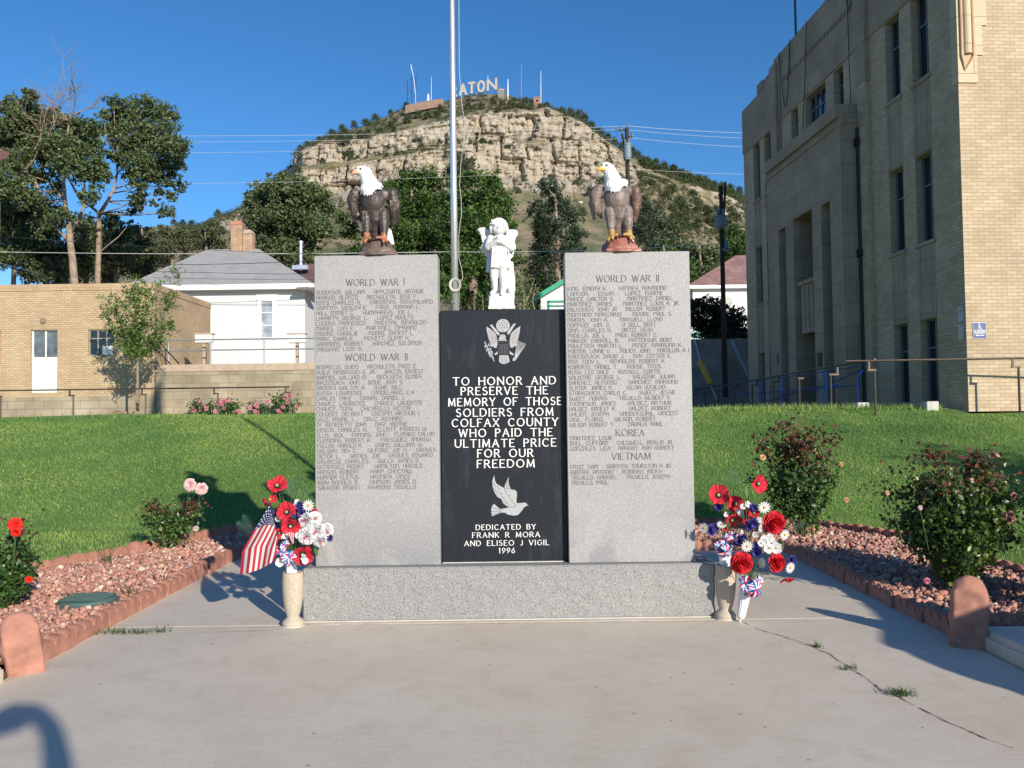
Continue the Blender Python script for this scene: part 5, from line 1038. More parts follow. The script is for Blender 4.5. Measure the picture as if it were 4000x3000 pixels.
# striped ribbon bow: many loops
q = MB(); SRB = [(.60, .04, .10), (.80, .80, .82), (.02, .16, .50)]
for k in range(15):
    a = rs.uniform(0, 6.283); tilt = rs.uniform(-.9, .9); L = rs.uniform(.028, .045); ca, sa = math.cos(a), math.sin(a); pts = []
    for i in range(11):
        t = i / 10 * 2 * math.pi; r_ = L * (1 - math.cos(t)) / 2 * 1.5; h_ = .018 * math.sin(t); pts.append((r_, h_))
    st, ct = math.sin(tilt), math.cos(tilt)
    for b_ in range(3):
        w0, w1 = (-.012 + b_ * .008), (-.012 + (b_ + 1) * .008); q.cur = SRB[b_]; vs = []
        for r_, h_ in pts:
            for ww in (w0, w1): x_, y_, z_ = r_, -h_ * ct - ww * st - .012, ww * ct - h_ * st; vs.append((x_ * ca - z_ * sa, y_, x_ * sa + z_ * ca))
        q.add(vs, [(2 * i, 2 * i + 1, 2 * i + 3, 2 * i + 2) for i in range(10)])
m, n, b = newmat('ribbon'); a_ = n.nodes.new('ShaderNodeAttribute'); a_.attribute_name = 'Col'; n.links.new(a_.outputs[0], b.inputs['Base Color']); b.inputs['Roughness'].default_value = .22; M['ribbon'] = m
reg('ribbon_bow', q, 'ribbon')
def fern_mesh(name, c, L=.17, n_=13):
    q = MB(); q.cur = c; q.tube([(0, 0, 0), (0, .01, L * .5), (0, .0, L)], [.0018, .0014, .0006], 4)
    for i in range(n_):
        t = .15 + .85 * i / n_; l_ = .055 * math.sin(math.pi * (t * .8 + .2)) + .008
        for s_ in (-1, 1):
            for u_ in np.linspace(.15, 1, 5):
                x_ = s_ * l_ * u_; z_ = L * t + l_ * u_ * .55; w_ = .0030 * (1.2 - u_); q.cur = tuple(np.array(c) * rs.uniform(.8, 1.25))
                q.add([(x_ - w_, .004 * u_, z_), (x_, .004 * u_, z_ + w_ * 2.4), (x_ + w_ * 1.2, .004 * u_, z_ + w_ * .2), (x_, .003, z_ - w_ * 1.6)], [(0, 1, 2, 3)])
    reg(name, q, 'leaf')
fern_mesh('fern_leaf', (.07, .16, .12))
q = MB(); q.cur = (.10, .22, .05)
q.add([(0, 0, 0), (.014, -.004, .03), (.011, -.002, .06), (0, 0, .085), (-.011, -.002, .06), (-.014, -.004, .03)], [(0, 1, 2, 3), (0, 3, 4, 5)]); reg('green_leaf', q, 'leaf')
def put(name, p, s, parent, yaw=0, pitch=0, roll=0):
    o = bpy.data.objects.new(name, FM[name]); COL.objects.link(o); o.parent = parent; o.location = p - parent.location
    o.rotation_euler = (Matrix.Rotation(R(yaw), 3, 'Z') @ Matrix.Rotation(R(pitch), 3, 'X') @ Matrix.Rotation(R(roll), 3, 'Y')).to_euler(); o.scale = (s, s, s); return o
def bouquet(label, base, top_dir, items, conv, Y0, lab_cone=True, cone_len=.21, group=None):
    e = empty('flower_bouquet', base, 0, label=label, cat='flower bouquet', group=group)
    d = Vector(top_dir).normalized(); T = d.to_track_quat('Z', 'Y').to_matrix().to_4x4()
    c_ = MB(); c_.lathe([(.0, 0), (.016, 0), (.030, .02), (.040, cone_len * .6), (.047, cone_len), (.043, cone_len), (.0, cone_len * .8)], 48, T, .10, 12); c_.build('cone_holder', M['plastic_white'], e)
    c_ = MB(); c_.tube([d * .01, Vector((0, 0, 0)) - d * .035], [.010, .004], 8); c_.build('spike', M['plastic_white'], e)
    neck = e.location + d * cone_len * .95; st = MB()
    for it in items:
        nm, x, y, rpx = it[:4]; dy = it[4] if len(it) > 4 else 0; yaw = (it[5] if len(it) > 5 else rs.uniform(-30, 30)) + rs.uniform(-12, 12); pit = (it[6] if len(it) > 6 else rs.uniform(-25, 20)) + rs.uniform(-15, 15)
        Y = Y0 + dy; p = conv(x, y, Y); size = rpx / 2.37 / 1.80832 / F * Y
        ref = {'poppy': .050, 'daisy': .048, 'red_rose': .056, 'peony': .060, 'cornflower': .036, 'white_blossom': .018, 'ribbon_bow': .058, 'fern_leaf': .12, 'green_leaf': .045}[nm]
        put(nm, p, size / ref, e, yaw, pit, it[7] if len(it) > 7 else rs.uniform(0, 360) if nm not in ('fern_leaf', 'green_leaf') else 0)
        if nm not in ('ribbon_bow',):
            q0 = neck - e.location; q1 = p - e.location + Vector((0, .012, 0)); mid = q0.lerp(q1, .5) + Vector((0, .01, .02)); st.tube([q0, mid, q1], .0022, 5)
    st.build('stem', M['stem'], e); return e
M['stem'] = simple('stem', (.05, .11, .035), .6)
LI = [('poppy', 435, 240, 88, .05, 10, -35), ('poppy', 350, 385, 62, .04, -50, 30), ('poppy', 525, 478, 85, -.02, -20, -25), ('poppy', 555, 598, 85, -.04, 5, 15), ('poppy', 450, 668, 50, -.04), ('poppy', 590, 460, 50, .03, 60, 0), ('poppy', 670, 860, 95, -.06, 10, 12), ('poppy', 400, 350, 36, .06),
      ('daisy', 720, 415, 58, -.03, 5, -5), ('cornflower', 650, 415, 52, 0), ('cornflower', 658, 492, 48, 0), ('cornflower', 925, 715, 40, .0), ('cornflower', 690, 470, 36, .01), ('cornflower', 430, 470, 40, .06), ('cornflower', 420, 600, 34, .05), ('cornflower', 740, 470, 30, .02),
      ('peony', 700, 555, 82, -.02, -20, 0), ('peony', 780, 535, 70, .0, 20, -15), ('peony', 700, 700, 85, -.05, -10, 5), ('peony', 795, 650, 85, -.03, 10, 5), ('peony', 885, 650, 78, .0, 30, 10), ('peony', 830, 740, 72, -.02, 20, 25), ('peony', 740, 620, 60, .01), ('peony', 650, 640, 45, .02), ('poppy', 775, 470, 30, .03),
      ('white_blossom', 615, 380, 26, 0), ('white_blossom', 600, 410, 22, 0), ('white_blossom', 440, 535, 30, -.02), ('white_blossom', 465, 545, 24, -.02), ('white_blossom', 510, 690, 34, -.05), ('white_blossom', 490, 700, 26, -.05), ('white_blossom', 683, 872, 24, -.12), ('white_blossom', 690, 925, 32, -.09), ('white_blossom', 675, 905, 24, -.09), ('white_blossom', 460, 940, 44, -.08), ('white_blossom', 625, 690, 30, -.05),
      ('ribbon_bow', 480, 840, 75, -.08, -15, 0), ('ribbon_bow', 535, 880, 75, -.09, 20, 20), ('ribbon_bow', 515, 780, 50, -.06), ('ribbon_bow', 540, 930, 52, -.08),
      ('fern_leaf', 560, 360, 140, .10, 0, 0), ('fern_leaf', 480, 330, 100, .09, 10, -10), ('fern_leaf', 690, 360, 95, .08, 0, 10), ('fern_leaf', 620, 300, 110, .10, -10, 0), ('fern_leaf', 760, 400, 60, .08, 0, 10), ('fern_leaf', 620, 1000, 60, -.02),
      ('green_leaf', 500, 420, 60, 0, 0, -70), ('green_leaf', 540, 400, 50, 0, 60, -70), ('green_leaf', 440, 420, 50, 0, -60, -60), ('green_leaf', 780, 800, 60, -.02, 40, 120), ('green_leaf', 600, 760, 50, 0), ('green_leaf', 640, 980, 60, -.05, 90, 30)]
bL = bouquet('red white and blue artificial flowers with white peonies in the left stone vase', vL.location + Vector((-.012, 0, .27)), (.02, -.01, 1), LI, zl, 6.10, cone_len=.21, group='artificial flower bouquets')
f_ = put('fern_leaf', zl(235, 690, 6.1), 1.0, bL, 0, 0); f_.rotation_euler = (R(10), R(-52), 0)
f_ = put('fern_leaf', zl(200, 640, 6.16), .8, bL, 0, 0); f_.rotation_euler = (R(-10), R(-35), 0)
RI1 = [('poppy', 370, 322, 90, .08, -15, -15), ('poppy', 525, 400, 78, .05, 10, 15), ('poppy', 490, 540, 76, .0, 10, 25), ('poppy', 640, 510, 76, .0, -10, 10), ('cornflower', 375, 425, 52, .08), ('cornflower', 300, 640, 60, .0), ('cornflower', 345, 610, 40, .02), ('cornflower', 560, 740, 62, -.02), ('cornflower', 505, 750, 50, .0), ('daisy', 240, 622, 50, -.03, -50, 10), ('daisy', 400, 592, 48, -.02, 0, -50), ('white_blossom', 575, 480, 30, -.05), ('white_blossom', 590, 510, 26, -.05), ('white_blossom', 550, 465, 24, -.03), ('white_blossom', 440, 495, 28, 0),
       ('ribbon_bow', 440, 740, 78, -.07, -20, 0), ('ribbon_bow', 430, 830, 78, -.08, 0, 20), ('ribbon_bow', 500, 700, 56, -.05), ('ribbon_bow', 380, 790, 56, -.05), ('fern_leaf', 520, 260, 130, .10, 0, 0), ('fern_leaf', 420, 330, 80, .1, 20, 0), ('green_leaf', 350, 680, 70, 0, 60, 40), ('green_leaf', 330, 780, 50, .02, 90, 60), ('green_leaf', 460, 640, 60, 0), ('poppy', 440, 620, 36, .02)]
b1 = bouquet('smaller red and purple artificial bouquet in the right stone vase', vR.location + Vector((.0, 0, .27)), (.03, -.01, 1), RI1, zr, 6.22, cone_len=.21, group='artificial flower bouquets')
RI2 = [('poppy', 730, 212, 80, .02, 30, 5), ('red_rose', 885, 572, 110, -.02, 10, -5), ('red_rose', 585, 945, 108, -.08, -5, 10), ('red_rose', 905, 940, 98, -.04, 20, 5), ('poppy', 1002, 1085, 62, -.02, 30, 60), ('poppy', 700, 490, 50, .02), ('daisy', 795, 432, 60, -.02, 5, -5), ('daisy', 985, 685, 56, -.02, 20, 5), ('daisy', 635, 792, 58, -.06, 0, 10), ('daisy', 775, 945, 54, -.05, -55, 0), ('daisy', 1035, 990, 56, -.06, 15, 0), ('daisy', 765, 620, 48, -.02, 50, 10), ('daisy', 590, 665, 30, .0, 40, 0),
       ('white_blossom', 800, 730, 48, -.04), ('white_blossom', 870, 760, 52, -.05), ('white_blossom', 910, 810, 54, -.05), ('white_blossom', 835, 815, 48, -.05), ('white_blossom', 770, 755, 40, -.04), ('white_blossom', 850, 705, 36, -.03), ('white_blossom', 640, 405, 34, .02), ('white_blossom', 600, 425, 28, .02), ('white_blossom', 745, 545, 34, -.02), ('white_blossom', 720, 680, 34, -.02),
       ('cornflower', 690, 570, 62, -.01), ('cornflower', 690, 435, 46, .02), ('cornflower', 730, 840, 62, -.03), ('cornflower', 655, 610, 44, .0), ('cornflower', 1055, 920, 50, -.01), ('cornflower', 720, 790, 46, -.02), ('cornflower', 600, 700, 40, 0),
       ('ribbon_bow', 620, 1140, 80, -.08, -15, 5), ('ribbon_bow', 705, 1180, 84, -.09, 10, 15), ('ribbon_bow', 740, 1120, 62, -.06), ('ribbon_bow', 650, 1190, 70, -.08), ('fern_leaf', 740, 340, 90, .06, 0, 10), ('fern_leaf', 930, 700, 100, .04, 0, 0), ('fern_leaf', 860, 1000, 70, .0, 20, 0), ('fern_leaf', 760, 700, 70, .03), ('green_leaf', 635, 340, 60, 0, 0, -10), ('green_leaf', 700, 380, 56, 0, 40, 20), ('green_leaf', 840, 1090, 60, 0, 40, 100), ('green_leaf', 560, 1050, 50, 0), ('green_leaf', 820, 1040, 60, 0, 0, 80), ('green_leaf', 960, 830, 50, 0)]
b2 = bouquet('larger leaning bouquet of red roses and daisies in a white fluted cone', zr(575, 1465, 6.12), (.19, -.04, 1), RI2, zr, 6.08, cone_len=.27, group='artificial flower bouquets')
f_ = put('fern_leaf', zr(990, 640, 6.14), .9, b2); f_.rotation_euler = (0, R(72), 0)
# small flag on a stick, hanging in folds
fl = empty('hand_flag', zl(455, 960, 6.03), 0, label='small stars and stripes flag on a black stick leaning left of the bouquet', cat='flag')
CT_ = [(0, [(365, 400), (408, 585), (440, 745)]), (.4, [(215, 650), (392, 605), (425, 772)]), (.7, [(108, 845), (300, 790), (428, 855)]), (1.0, [(87, 1052), (270, 1003), (403, 925)])]
def flag_uv(u, v, off=0.0):
    for (a, A), (b_, B_) in zip(CT_, CT_[1:]):
        if u <= b_ + 1e-6: t = (u - a) / (b_ - a); P3 = [(p[0] + (q_[0] - p[0]) * t, p[1] + (q_[1] - p[1]) * t) for p, q_ in zip(A, B_)]; break
    vm = .54; l0 = (v - vm) * (v - 1) / (vm); l1 = v * (v - 1) / (vm * (vm - 1)); l2 = v * (v - vm) / (1 - vm)
    x = l0 * P3[0][0] + l1 * P3[1][0] + l2 * P3[2][0]; y = l0 * P3[0][1] + l1 * P3[1][1] + l2 * P3[2][1]
    return zl(x, y, 5.98 + .018 * math.sin(v * 11 + u * 2) * (.3 + u) - .03 * v - off) - fl.location
q = MB(); NU, NV_ = 30, 39
for i in range(NU):
    for j in range(NV_):
        u0, u1, v0, v1 = i / NU, (i + 1) / NU, j / NV_, (j + 1) / NV_
        q.cur = (.045, .05, .15) if (u0 < .399 and v0 < 7 / 13 - .001) else ((.50, .035, .065) if int(v0 * 13 + .001) % 2 == 0 else (.74, .70, .66)); q.add([flag_uv(u0, v0), flag_uv(u1, v0), flag_uv(u1, v1), flag_uv(u0, v1)], [(0, 1, 2, 3)])
q.build('cloth', M['petal'], fl, fix=False); q = MB()
for rw in range(9):
    for cc in range(6 if rw % 2 == 0 else 5):
        uu = .4 * ((cc + (.5 if rw % 2 == 0 else 1)) / 6); v_ = (7 / 13) * (rw + .5) / 9; du = .016; q.add([flag_uv(min(.4, max(0, uu + du * (1 if k % 2 == 0 else .42) * math.cos(k * math.pi / 5))), v_ + .024 * (1 if k % 2 == 0 else .42) * math.sin(k * math.pi / 5), .0025) for k in range(10)], [tuple(range(10))])
q.build('stars', M['letter_white'], fl, fix=False)
q = MB(); q.tube([zl(365, 375, 6.0) - fl.location, zl(420, 640, 6.0) - fl.location, zl(455, 790, 6.02) - fl.location, Vector((0, 0, -.02))], .0045, 6); q.build('stick', M['black_iron'], fl)
q = MB(); q.lathe([(.0001, -.009), (.007, -.005), (.009, 0), (.007, .005), (.0001, .009)], 12, Matrix.Translation(zl(365, 358, 6.0) - fl.location)); q.build('ball_tip', M['beak_yellow'], fl)
sf = empty('small_flag', zl(585, 470, 6.05), 0, label='tiny striped paper flag half hidden among the left bouquet flowers', cat='flag'); q = MB()
for j in range(6):
    q.cur = [(.5, .035, .065), (.74, .7, .66)][j % 2]; a0, a1 = j / 6, (j + 1) / 6
    q.add([zl(525 + 60 * a0, 665, 5.98) - sf.location, zl(525 + 60 * a1, 662, 5.98) - sf.location, zl(572 + 14 * a1, 765, 5.99) - sf.location, zl(572 + 14 * a0, 765, 5.99) - sf.location], [(0, 1, 2, 3)])
q.cur = (.045, .05, .15); q.add([zl(570, 480, 5.98) - sf.location, zl(600, 500, 5.98) - sf.location, zl(605, 535, 5.98) - sf.location, zl(565, 530, 5.98) - sf.location], [(0, 1, 2, 3)]); q.build('cloth', M['petal'], sf, fix=False)

# ================================================================== ROSE BUSHES
def rose_bush(base, h, rad, n_leaf, label, canes, seed, red_top=.3, leaf=.045, blooms=(), group='rose bushes', sway=(0, 0), cols=None):
    rs = np.random.default_rng(seed); e = empty('rose_bush', base, 0, label=label, cat='rose bush', group=group); cm = MB(); P = []; hs = []
    for c_ in range(canes):
        a = rs.uniform(0, 6.283); rr_ = rad * rs.uniform(.3, 1); hh = h * rs.uniform(.42, 1.04) * (1 - .18 * (rr_ / rad)); tip = Vector((math.cos(a) * rr_ + sway[0], math.sin(a) * rr_ * .8, hh)); mid = Vector((tip.x * .42, tip.y * .42, hh * .5))
        pts = [Vector((tip.x * .04, tip.y * .04, 0)), mid, tip]; cm.tube(pts, [.009, .006, .003], 5)
        for tw in range(5):
            t = rs.uniform(.35, .95); q0 = pts[0].lerp(mid, t * 2) if t < .5 else mid.lerp(tip, t * 2 - 1); d = Vector(rs.normal(size=3)); d.z = abs(d.z) * .6; q1 = q0 + d.normalized() * rad * .32; cm.tube([q0, q1], [.004, .002], 4); k = n_leaf // (canes * 8)
            for j in range(k): t2 = rs.uniform(.1, 1.05); p = q0.lerp(q1, t2) + Vector(rs.normal(size=3)) * leaf * .75; P.append(p[:]); hs.append(p.z / h)
        k = n_leaf * 3 // (canes * 8)
        for j in range(k): t = rs.uniform(.22, 1.03); q0 = pts[0].lerp(mid, t * 2) if t < .5 else mid.lerp(tip, t * 2 - 1); p = q0 + Vector(rs.normal(size=3)) * leaf * 1.4; P.append(p[:]); hs.append(p.z / h)
    P = np.array(P); hs = np.array(hs); Vv, Fv = leaf_arrays(P, leaf, .2, .75, .3, rs); n_ = len(P)
    gr = np.array(cols or [(.045, .10, .026), (.065, .13, .036), (.09, .18, .042), (.05, .105, .035), (.13, .21, .05)]); rd = np.array([(.13, .035, .03), (.17, .05, .04), (.10, .05, .03), (.20, .09, .05)])
    cc = gr[rs.integers(0, len(gr), n_)]; isr = rs.uniform(0, 1, n_) < np.clip((hs - (1 - red_top)) / .25, 0, 1) * .75; cc[isr] = rd[rs.integers(0, 4, n_)][isr]; cc = np.repeat(cc * rs.uniform(.75, 1.25, (n_, 1)), 2, 0)
    fastmesh('foliage', Vv, Fv, M['leaf_gloss'], e, cc); cm.build('canes', M['rose_cane'], e)
    for nm, p, s_, yaw, pit in blooms: put(nm, p, s_, e, yaw, pit, rs.uniform(0, 360)); st = MB(); st.tube([Vector((p.x - e.location.x, p.y - e.location.y + .01, p.z - e.location.z)), Vector(((p.x - e.location.x) * .8, (p.y - e.location.y) * .8, (p.z - e.location.z) * .55))], .003, 4); st.build('bloom_stem', M['stem'], e)
    return e
M['leaf_gloss'] = vcol('leaf_gloss', .38, .22, .5, 6, .15)
rose_bush(gnd(362, 1190, .07), .66, .36, 2300, 'small rose bush with dark red shoots and two pale pink roses in the left bed', 12, 11, .45, .045, [('pink_rose', at(410, 1047, 9.1), 1.35, -5, -10), ('pink_rose', at(435, 1056, 9.08), 1.3, 25, 10), ('pink_rose', at(423, 1142, 9.0), .6, 40, 20)])
rose_bush(gnd(8, 1318, .07), .66, .34, 3000, 'dense rose bush with bright red blooms at the left picture edge', 16, 12, .25, .042, [('garden_rose', at(33, 1133, 6.2), .95, 20, -5), ('garden_rose', at(34, 1150, 6.18), .7, 10, 20), ('garden_rose', at(62, 1252, 6.1), .5, 20, 10)], cols=[(.04, .10, .02), (.06, .13, .03), (.09, .18, .04), (.04, .09, .03)])
rose_bush(gnd(1732, 1160, .07), 1.55, .56, 6000, 'tall rose bush with purple-red top shoots behind the right bouquet', 22, 13, .55, .055, [('yellow_rose', at(1647, 988, 9.6), .75, -10, -30), ('yellow_rose', at(1762, 975, 9.7), .6, 20, 0), ('yellow_rose', at(1818, 1003, 9.6), .55, 30, 10), ('yellow_rose', at(1828, 1080, 9.6), .6, 10, 20)])
rose_bush(gnd(2066, 1280, .07), 1.18, .62, 15000, 'broad rose bush with pink blooms behind the shaded corner post', 40, 14, .35, .046, [('deep_pink_rose', at(2183, 1117, 6.4), .9, 20, 0), ('deep_pink_rose', at(2172, 1112, 6.42), .6, 0, 0), ('deep_pink_rose', at(2188, 1072, 6.4), .6, 20, 20), ('pink_rose', at(2100, 1038, 6.5), .35, 0, 0), ('deep_pink_rose', at(2002, 1255, 6.3), .5, 0, 10), ('pink_rose', at(1988, 1097, 6.3), .35, 0, 0), ('yellow_rose', at(1917, 1065, 6.4), .35, 0, 0)], cols=[(.05, .10, .02), (.07, .13, .025), (.11, .19, .035), (.14, .20, .04), (.05, .09, .025)])
rose_bush(Vector((4.42, 6.15, .06)), 1.3, .48, 9000, 'tall rose bush in the right bed just beyond the right picture edge', 30, 17, .3, .046, ())
rose_bush(Vector((4.05, 5.95, .06)), .5, .32, 1500, 'low green rose shoots beside the kerb at the right picture edge', 10, 15, .1, .045, ())
for k, (px, py, s_, lab) in enumerate([(436, 884, 1.0, 'pink peony bush at the stone wall, leftmost of the row'), (494, 884, 1.05, 'pink peony bush at the stone wall behind the rail post, second from left'), (557, 886, .7, 'lowest pink peony bush at the stone wall, third from left'), (613, 884, 1.25, 'tallest pink peony bush at the stone wall, rightmost of the row')]):
    b_ = at(px, py, 27.2); b_.z = 1.5; rr_ = np.random.default_rng(40 + k); bl = []
    for j in range(11): a = rr_.uniform(0, 6.28); r_ = rr_.uniform(.05, .42) * s_; bl.append(('deep_pink_rose', b_ + Vector((math.cos(a) * r_, -abs(math.sin(a)) * r_ * .6 - .1, rr_.uniform(.15, .62) * s_)), 1.3, rr_.uniform(-30, 30), rr_.uniform(-20, 20)))
    e = rose_bush(b_, .62 * s_, .42 * s_, 900, lab, 12, 30 + k, 0, .09, bl, 'peony bushes along the stone wall', cols=[(.07, .15, .04), (.10, .19, .06), (.05, .11, .03)]); e.name = 'peony_bush'; e['category'] = 'peony bush'
e = rose_bush(Vector((-12.6, 26.9, 1.5)), .2, .5, 150, 'very low pink blooms at the foot of the brick wall left of the sapling', 6, 50, 0, .07, [('deep_pink_rose', Vector((-12.9 + .25 * j, 26.6, 1.72)), .7, 0, 0) for j in range(4)], 'flowers at the brick wall'); e.name = 'low_flowers'

# ================================================================== RIGHT BUILDING (county building, facade in its own shade)
KX = -.055; NL = math.hypot(KX, 1); FD = Vector((KX, 1, 0)) / NL; FO = Vector((-1, KX, 0)) / NL          # along the facade (away), outward
N0 = Vector((9.634, 17.5, 0))
TF = Matrix(((-FD.x, -FO.x, 0, N0.x), (-FD.y, -FO.y, 0, N0.y), (0, 0, 1, 0), (0, 0, 0, 1)))               # local x = -s, local y = into the wall
TS = Matrix(((-FO.x, FD.x, 0, N0.x), (-FO.y, FD.y, 0, N0.y), (0, 0, 1, 0), (0, 0, 0, 1)))               # sunlit side: x to the right, y into the wall
rb = empty('courthouse', (0, 0, 0), 0, label='three-storey tan brick building with stone portal, shaded front on the right', cat='building')
def fs(mb, s0, s1, z0, z1, off0=-.03, off1=.05, b_=0):        # box on the facade between s0,s1; local y from off0 (proud) to off1
    return mb.bevbox((-s1, off0, z0), (-s0, off1, z1), b_, TF) if b_ else mb.box((-s1, off0, z0), (-s0, off1, z1), TF)
L_ = 13.6; ZB, ZP = 1.45, 12.85
wins = [(1.08, 1.78), (2.3, 2.98), (10.75, 11.42), (11.9, 12.55)]
lev = [(1.66, 3.58), (5.36, 7.4), (9.14, 11.17)]
holes = [(-b_, -a, c_, d_) for a, b_ in wins for c_, d_ in lev]
cw = [(5.3, 5.9, 9.9, 11.15), (6.44, 7.88, 9.9, 11.15), (8.46, 9.0, 9.9, 11.15)]
holes += [(-b_, -a, c_, d_) for a, b_, c_, d_ in cw]; holes += [(-9.6, -4.7, 1.46, 8.5)]
q = MB(); q.wall(-L_, 0, ZB, 11.2, holes, TF, .24); q.wall(0, 11, ZB, 8.5, [], TS); q.wall(0, 11, 8.5, ZP, [], TS)
q.wall(-L_, 0, ZB, ZP, [], Matrix(((-FD.x, -FO.x, 0, N0.x - FO.x * 8), (-FD.y, -FO.y, 0, N0.y - FO.y * 8), (0, 0, 1, 0), (0, 0, 0, 1)))); q.wall(0, 9, ZB, ZP, [], Matrix(((-FO.x, FD.x, 0, N0.x + FD.x * L_), (-FO.y, FD.y, 0, N0.y + FD.y * L_), (0, 0, 1, 0), (0, 0, 0, 1))))
q.build('brick_wall', M['brick'], rb, fix=False)
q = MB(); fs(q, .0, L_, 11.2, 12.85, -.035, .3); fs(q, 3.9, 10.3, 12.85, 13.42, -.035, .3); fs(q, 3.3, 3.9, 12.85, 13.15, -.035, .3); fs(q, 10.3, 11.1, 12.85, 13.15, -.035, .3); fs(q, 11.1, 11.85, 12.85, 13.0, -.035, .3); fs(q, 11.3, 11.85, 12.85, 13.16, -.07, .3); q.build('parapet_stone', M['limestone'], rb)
q = MB(); q.box((-L_, .3, 12.2), (0, 9, 12.3), TF); q.build('roof', M['concrete_dark'], rb)
q = MB(); q.box((-7.4, 2.0, 12.3), (-4.4, 4.5, 16.5), TF); q.build('roof_house', M['brick'], rb)
q = MB()
for a, b_ in wins:
    for z0, z1 in ((3.60, 5.27), (7.42, 9.05)):
        q = MB(); fs(q, a - .01, b_ + .01, z0, z1, -.012, .1)
        for s_ in (a + .12, b_ - .12): fs(q, s_ - .012, s_ + .012, z0 + .02, z1 - .02, -.024, .0)
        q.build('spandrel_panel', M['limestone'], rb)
for a, b_ in wins:
    for z0, z1 in lev[1:]:
        q = MB(); fs(q, a - .06, b_ + .06, z0 - .09, z0, -.05, .22, .006); q.build('window_sill', M['limestone'], rb)
def window(a, b_, z0, z1, cross=True, y=.20, parent=rb, T=TF, fm='window_frame', gm='glass', nv=1, nh=1):
    q = MB(); t = .035
    for u0, u1, w0, w1 in ((a, a + t, z0, z1), (b_ - t, b_, z0, z1), (a + t, b_ - t, z0, z0 + t), (a + t, b_ - t, z1 - t, z1)): q.box((u0, y - .04, w0), (u1, y + .02, w1), T)
    for k in range(nv): u = a + (b_ - a) * (k + 1) / (nv + 1); q.box((u - .018, y - .025, z0 + t), (u + .018, y + .015, z1 - t), T)
    for k in range(nh): z = z0 + (z1 - z0) * (k + 1) / (nh + 1) if nh > 1 else z0 + (z1 - z0) * .66; q.box((a + t, y - .02, z - .018), (b_ - t, y + .012, z + .018), T)
    f = q.build('window', M[fm], parent); g_ = MB(); g_.box((a + t, y + .016, z0 + t), (b_ - t, y + .024, z1 - t), T); g_.build('pane', M[gm], f); return f
for a, b_ in wins:
    for z0, z1 in lev: window(-b_, -a, z0, z1)
for a, b_, z0, z1 in cw: window(-b_, -a, z0, z1, nv=3 if b_ - a > 1 else 1)
# pilasters beside the centre bay
for s_ in (3.85, 10.0):
    q = MB(); fs(q, s_, s_ + .45, ZB, 10.1, -.12, .02); q.build('pilaster', M['brick'], rb); q = MB(); fs(q, s_ - .04, s_ + .49, 10.1, 13.2, -.135, .02, .01); q.build('pilaster_cap', M['limestone'], rb)
# carved frieze
q = MB()
for k in range(22):
    s_ = 4.75 + k * .218
    for j in range(5): a = j * 1.25 + k; fs(q, s_ + .05 + .045 * math.cos(a), s_ + .11 + .045 * math.cos(a), 12.42 + .06 * math.sin(a), 12.47 + .06 * math.sin(a), -.06, -.036)
q.build('frieze_carving', M['limestone'], rb)
# stone portal standing proud of the facade
PO = -.5; q = MB(); TP = TF @ Matrix.Translation((0, PO, 0))
q.wall(-9.97, -4.35, ZB, 9.15, [(-5.85, -5.25, 1.46, 7.3), (-7.85, -6.45, 1.46, 7.37), (-9.05, -8.45, 1.46, 7.3)], TP, .9)
for s_, sg_ in ((4.35, 1), (9.97, -1)):
    p = [TF @ Vector((-s_, PO, ZB)), TF @ Vector((-s_, .02, ZB)), TF @ Vector((-s_, .02, 9.15)), TF @ Vector((-s_, PO, 9.15))]; q.add(p, [(0, 1, 2, 3)])
q.box((-10.0, PO - .03, 9.15), (-4.32, .0, 9.36), TF); q.box((-9.8, PO - .12, 9.36), (-4.5, .0, 9.72), TF)
q.box((-4.62, PO - .045, ZB), (-4.42, PO, 9.15), TF)
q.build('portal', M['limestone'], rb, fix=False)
q = MB(); q.box((-5.85, .26, ZB), (-5.25, .34, 7.3), TF); q.box((-9.05, .26, ZB), (-8.45, .34, 7.3), TF); q.build('niche_back', M['cap'], rb)
q = MB(); q.prism([(-7.72, 3.95), (-6.58, 3.95), (-6.58, 5.3), (-7.72, 5.3)], -.35, .3, TF); q.box((-7.82, -.42, 5.3), (-6.48, .3, 5.42), TF)
for k in range(4): u = -7.6 + k * .31; q.box((u, -.38, 4.0), (u + .18, -.35, 5.25), TF)
q.box((-7.62, -.40, 3.82), (-6.68, .2, 3.95), TF); q.build('entrance_panel', M['limestone'], rb)
window(-7.75, -6.55, 5.42, 7.3, y=.22, nv=2, nh=1)
q = MB(); q.box((-7.75, .9, ZB), (-6.55, .95, 3.8), TF); q.build('entrance_door', M['glass'], rb); q = MB(); q.box((-9.97, 1.0, ZB), (-4.35, 1.05, 9), TF); q.build('inner_wall', M['brick'], rb)
# corner stonework on the sunlit side
q = MB()
for z0, z1, w_ in ((8.48, 9.08, .42), (9.08, 9.73, .55), (9.73, 10.35, .65), (10.35, 11.0, .55), (11.0, 11.7, .65), (11.7, 12.85, .6)): q.box((-.012, -.03, z0 + .003), (w_, .2, z1 - .003), TS)
q.build('corner_stone', M['limestone_warm'] if 'limestone_warm' in M else M['limestone'], rb)
q = MB(); q.add([TS @ Vector(p) for p in ((.03, -.034, 9.0), (.36, -.034, 9.08), (.12, -.034, 8.72), (.03, -.07, 12.8), (.36, -.07, 12.8), (.12, -.05, 8.75))], [(0, 2, 1), (0, 1, 4, 3)])
for u in (.07, .33): q.tube([TS @ Vector((u, -.05, 12.85)), TS @ Vector((u, -.05, 9.05)), TS @ Vector((.13, -.045, 8.74))], [.035, .035, .01], 10)
q.build('corner_moulding', M['corner_red'] if 'corner_red' in M else M['limestone'], rb)
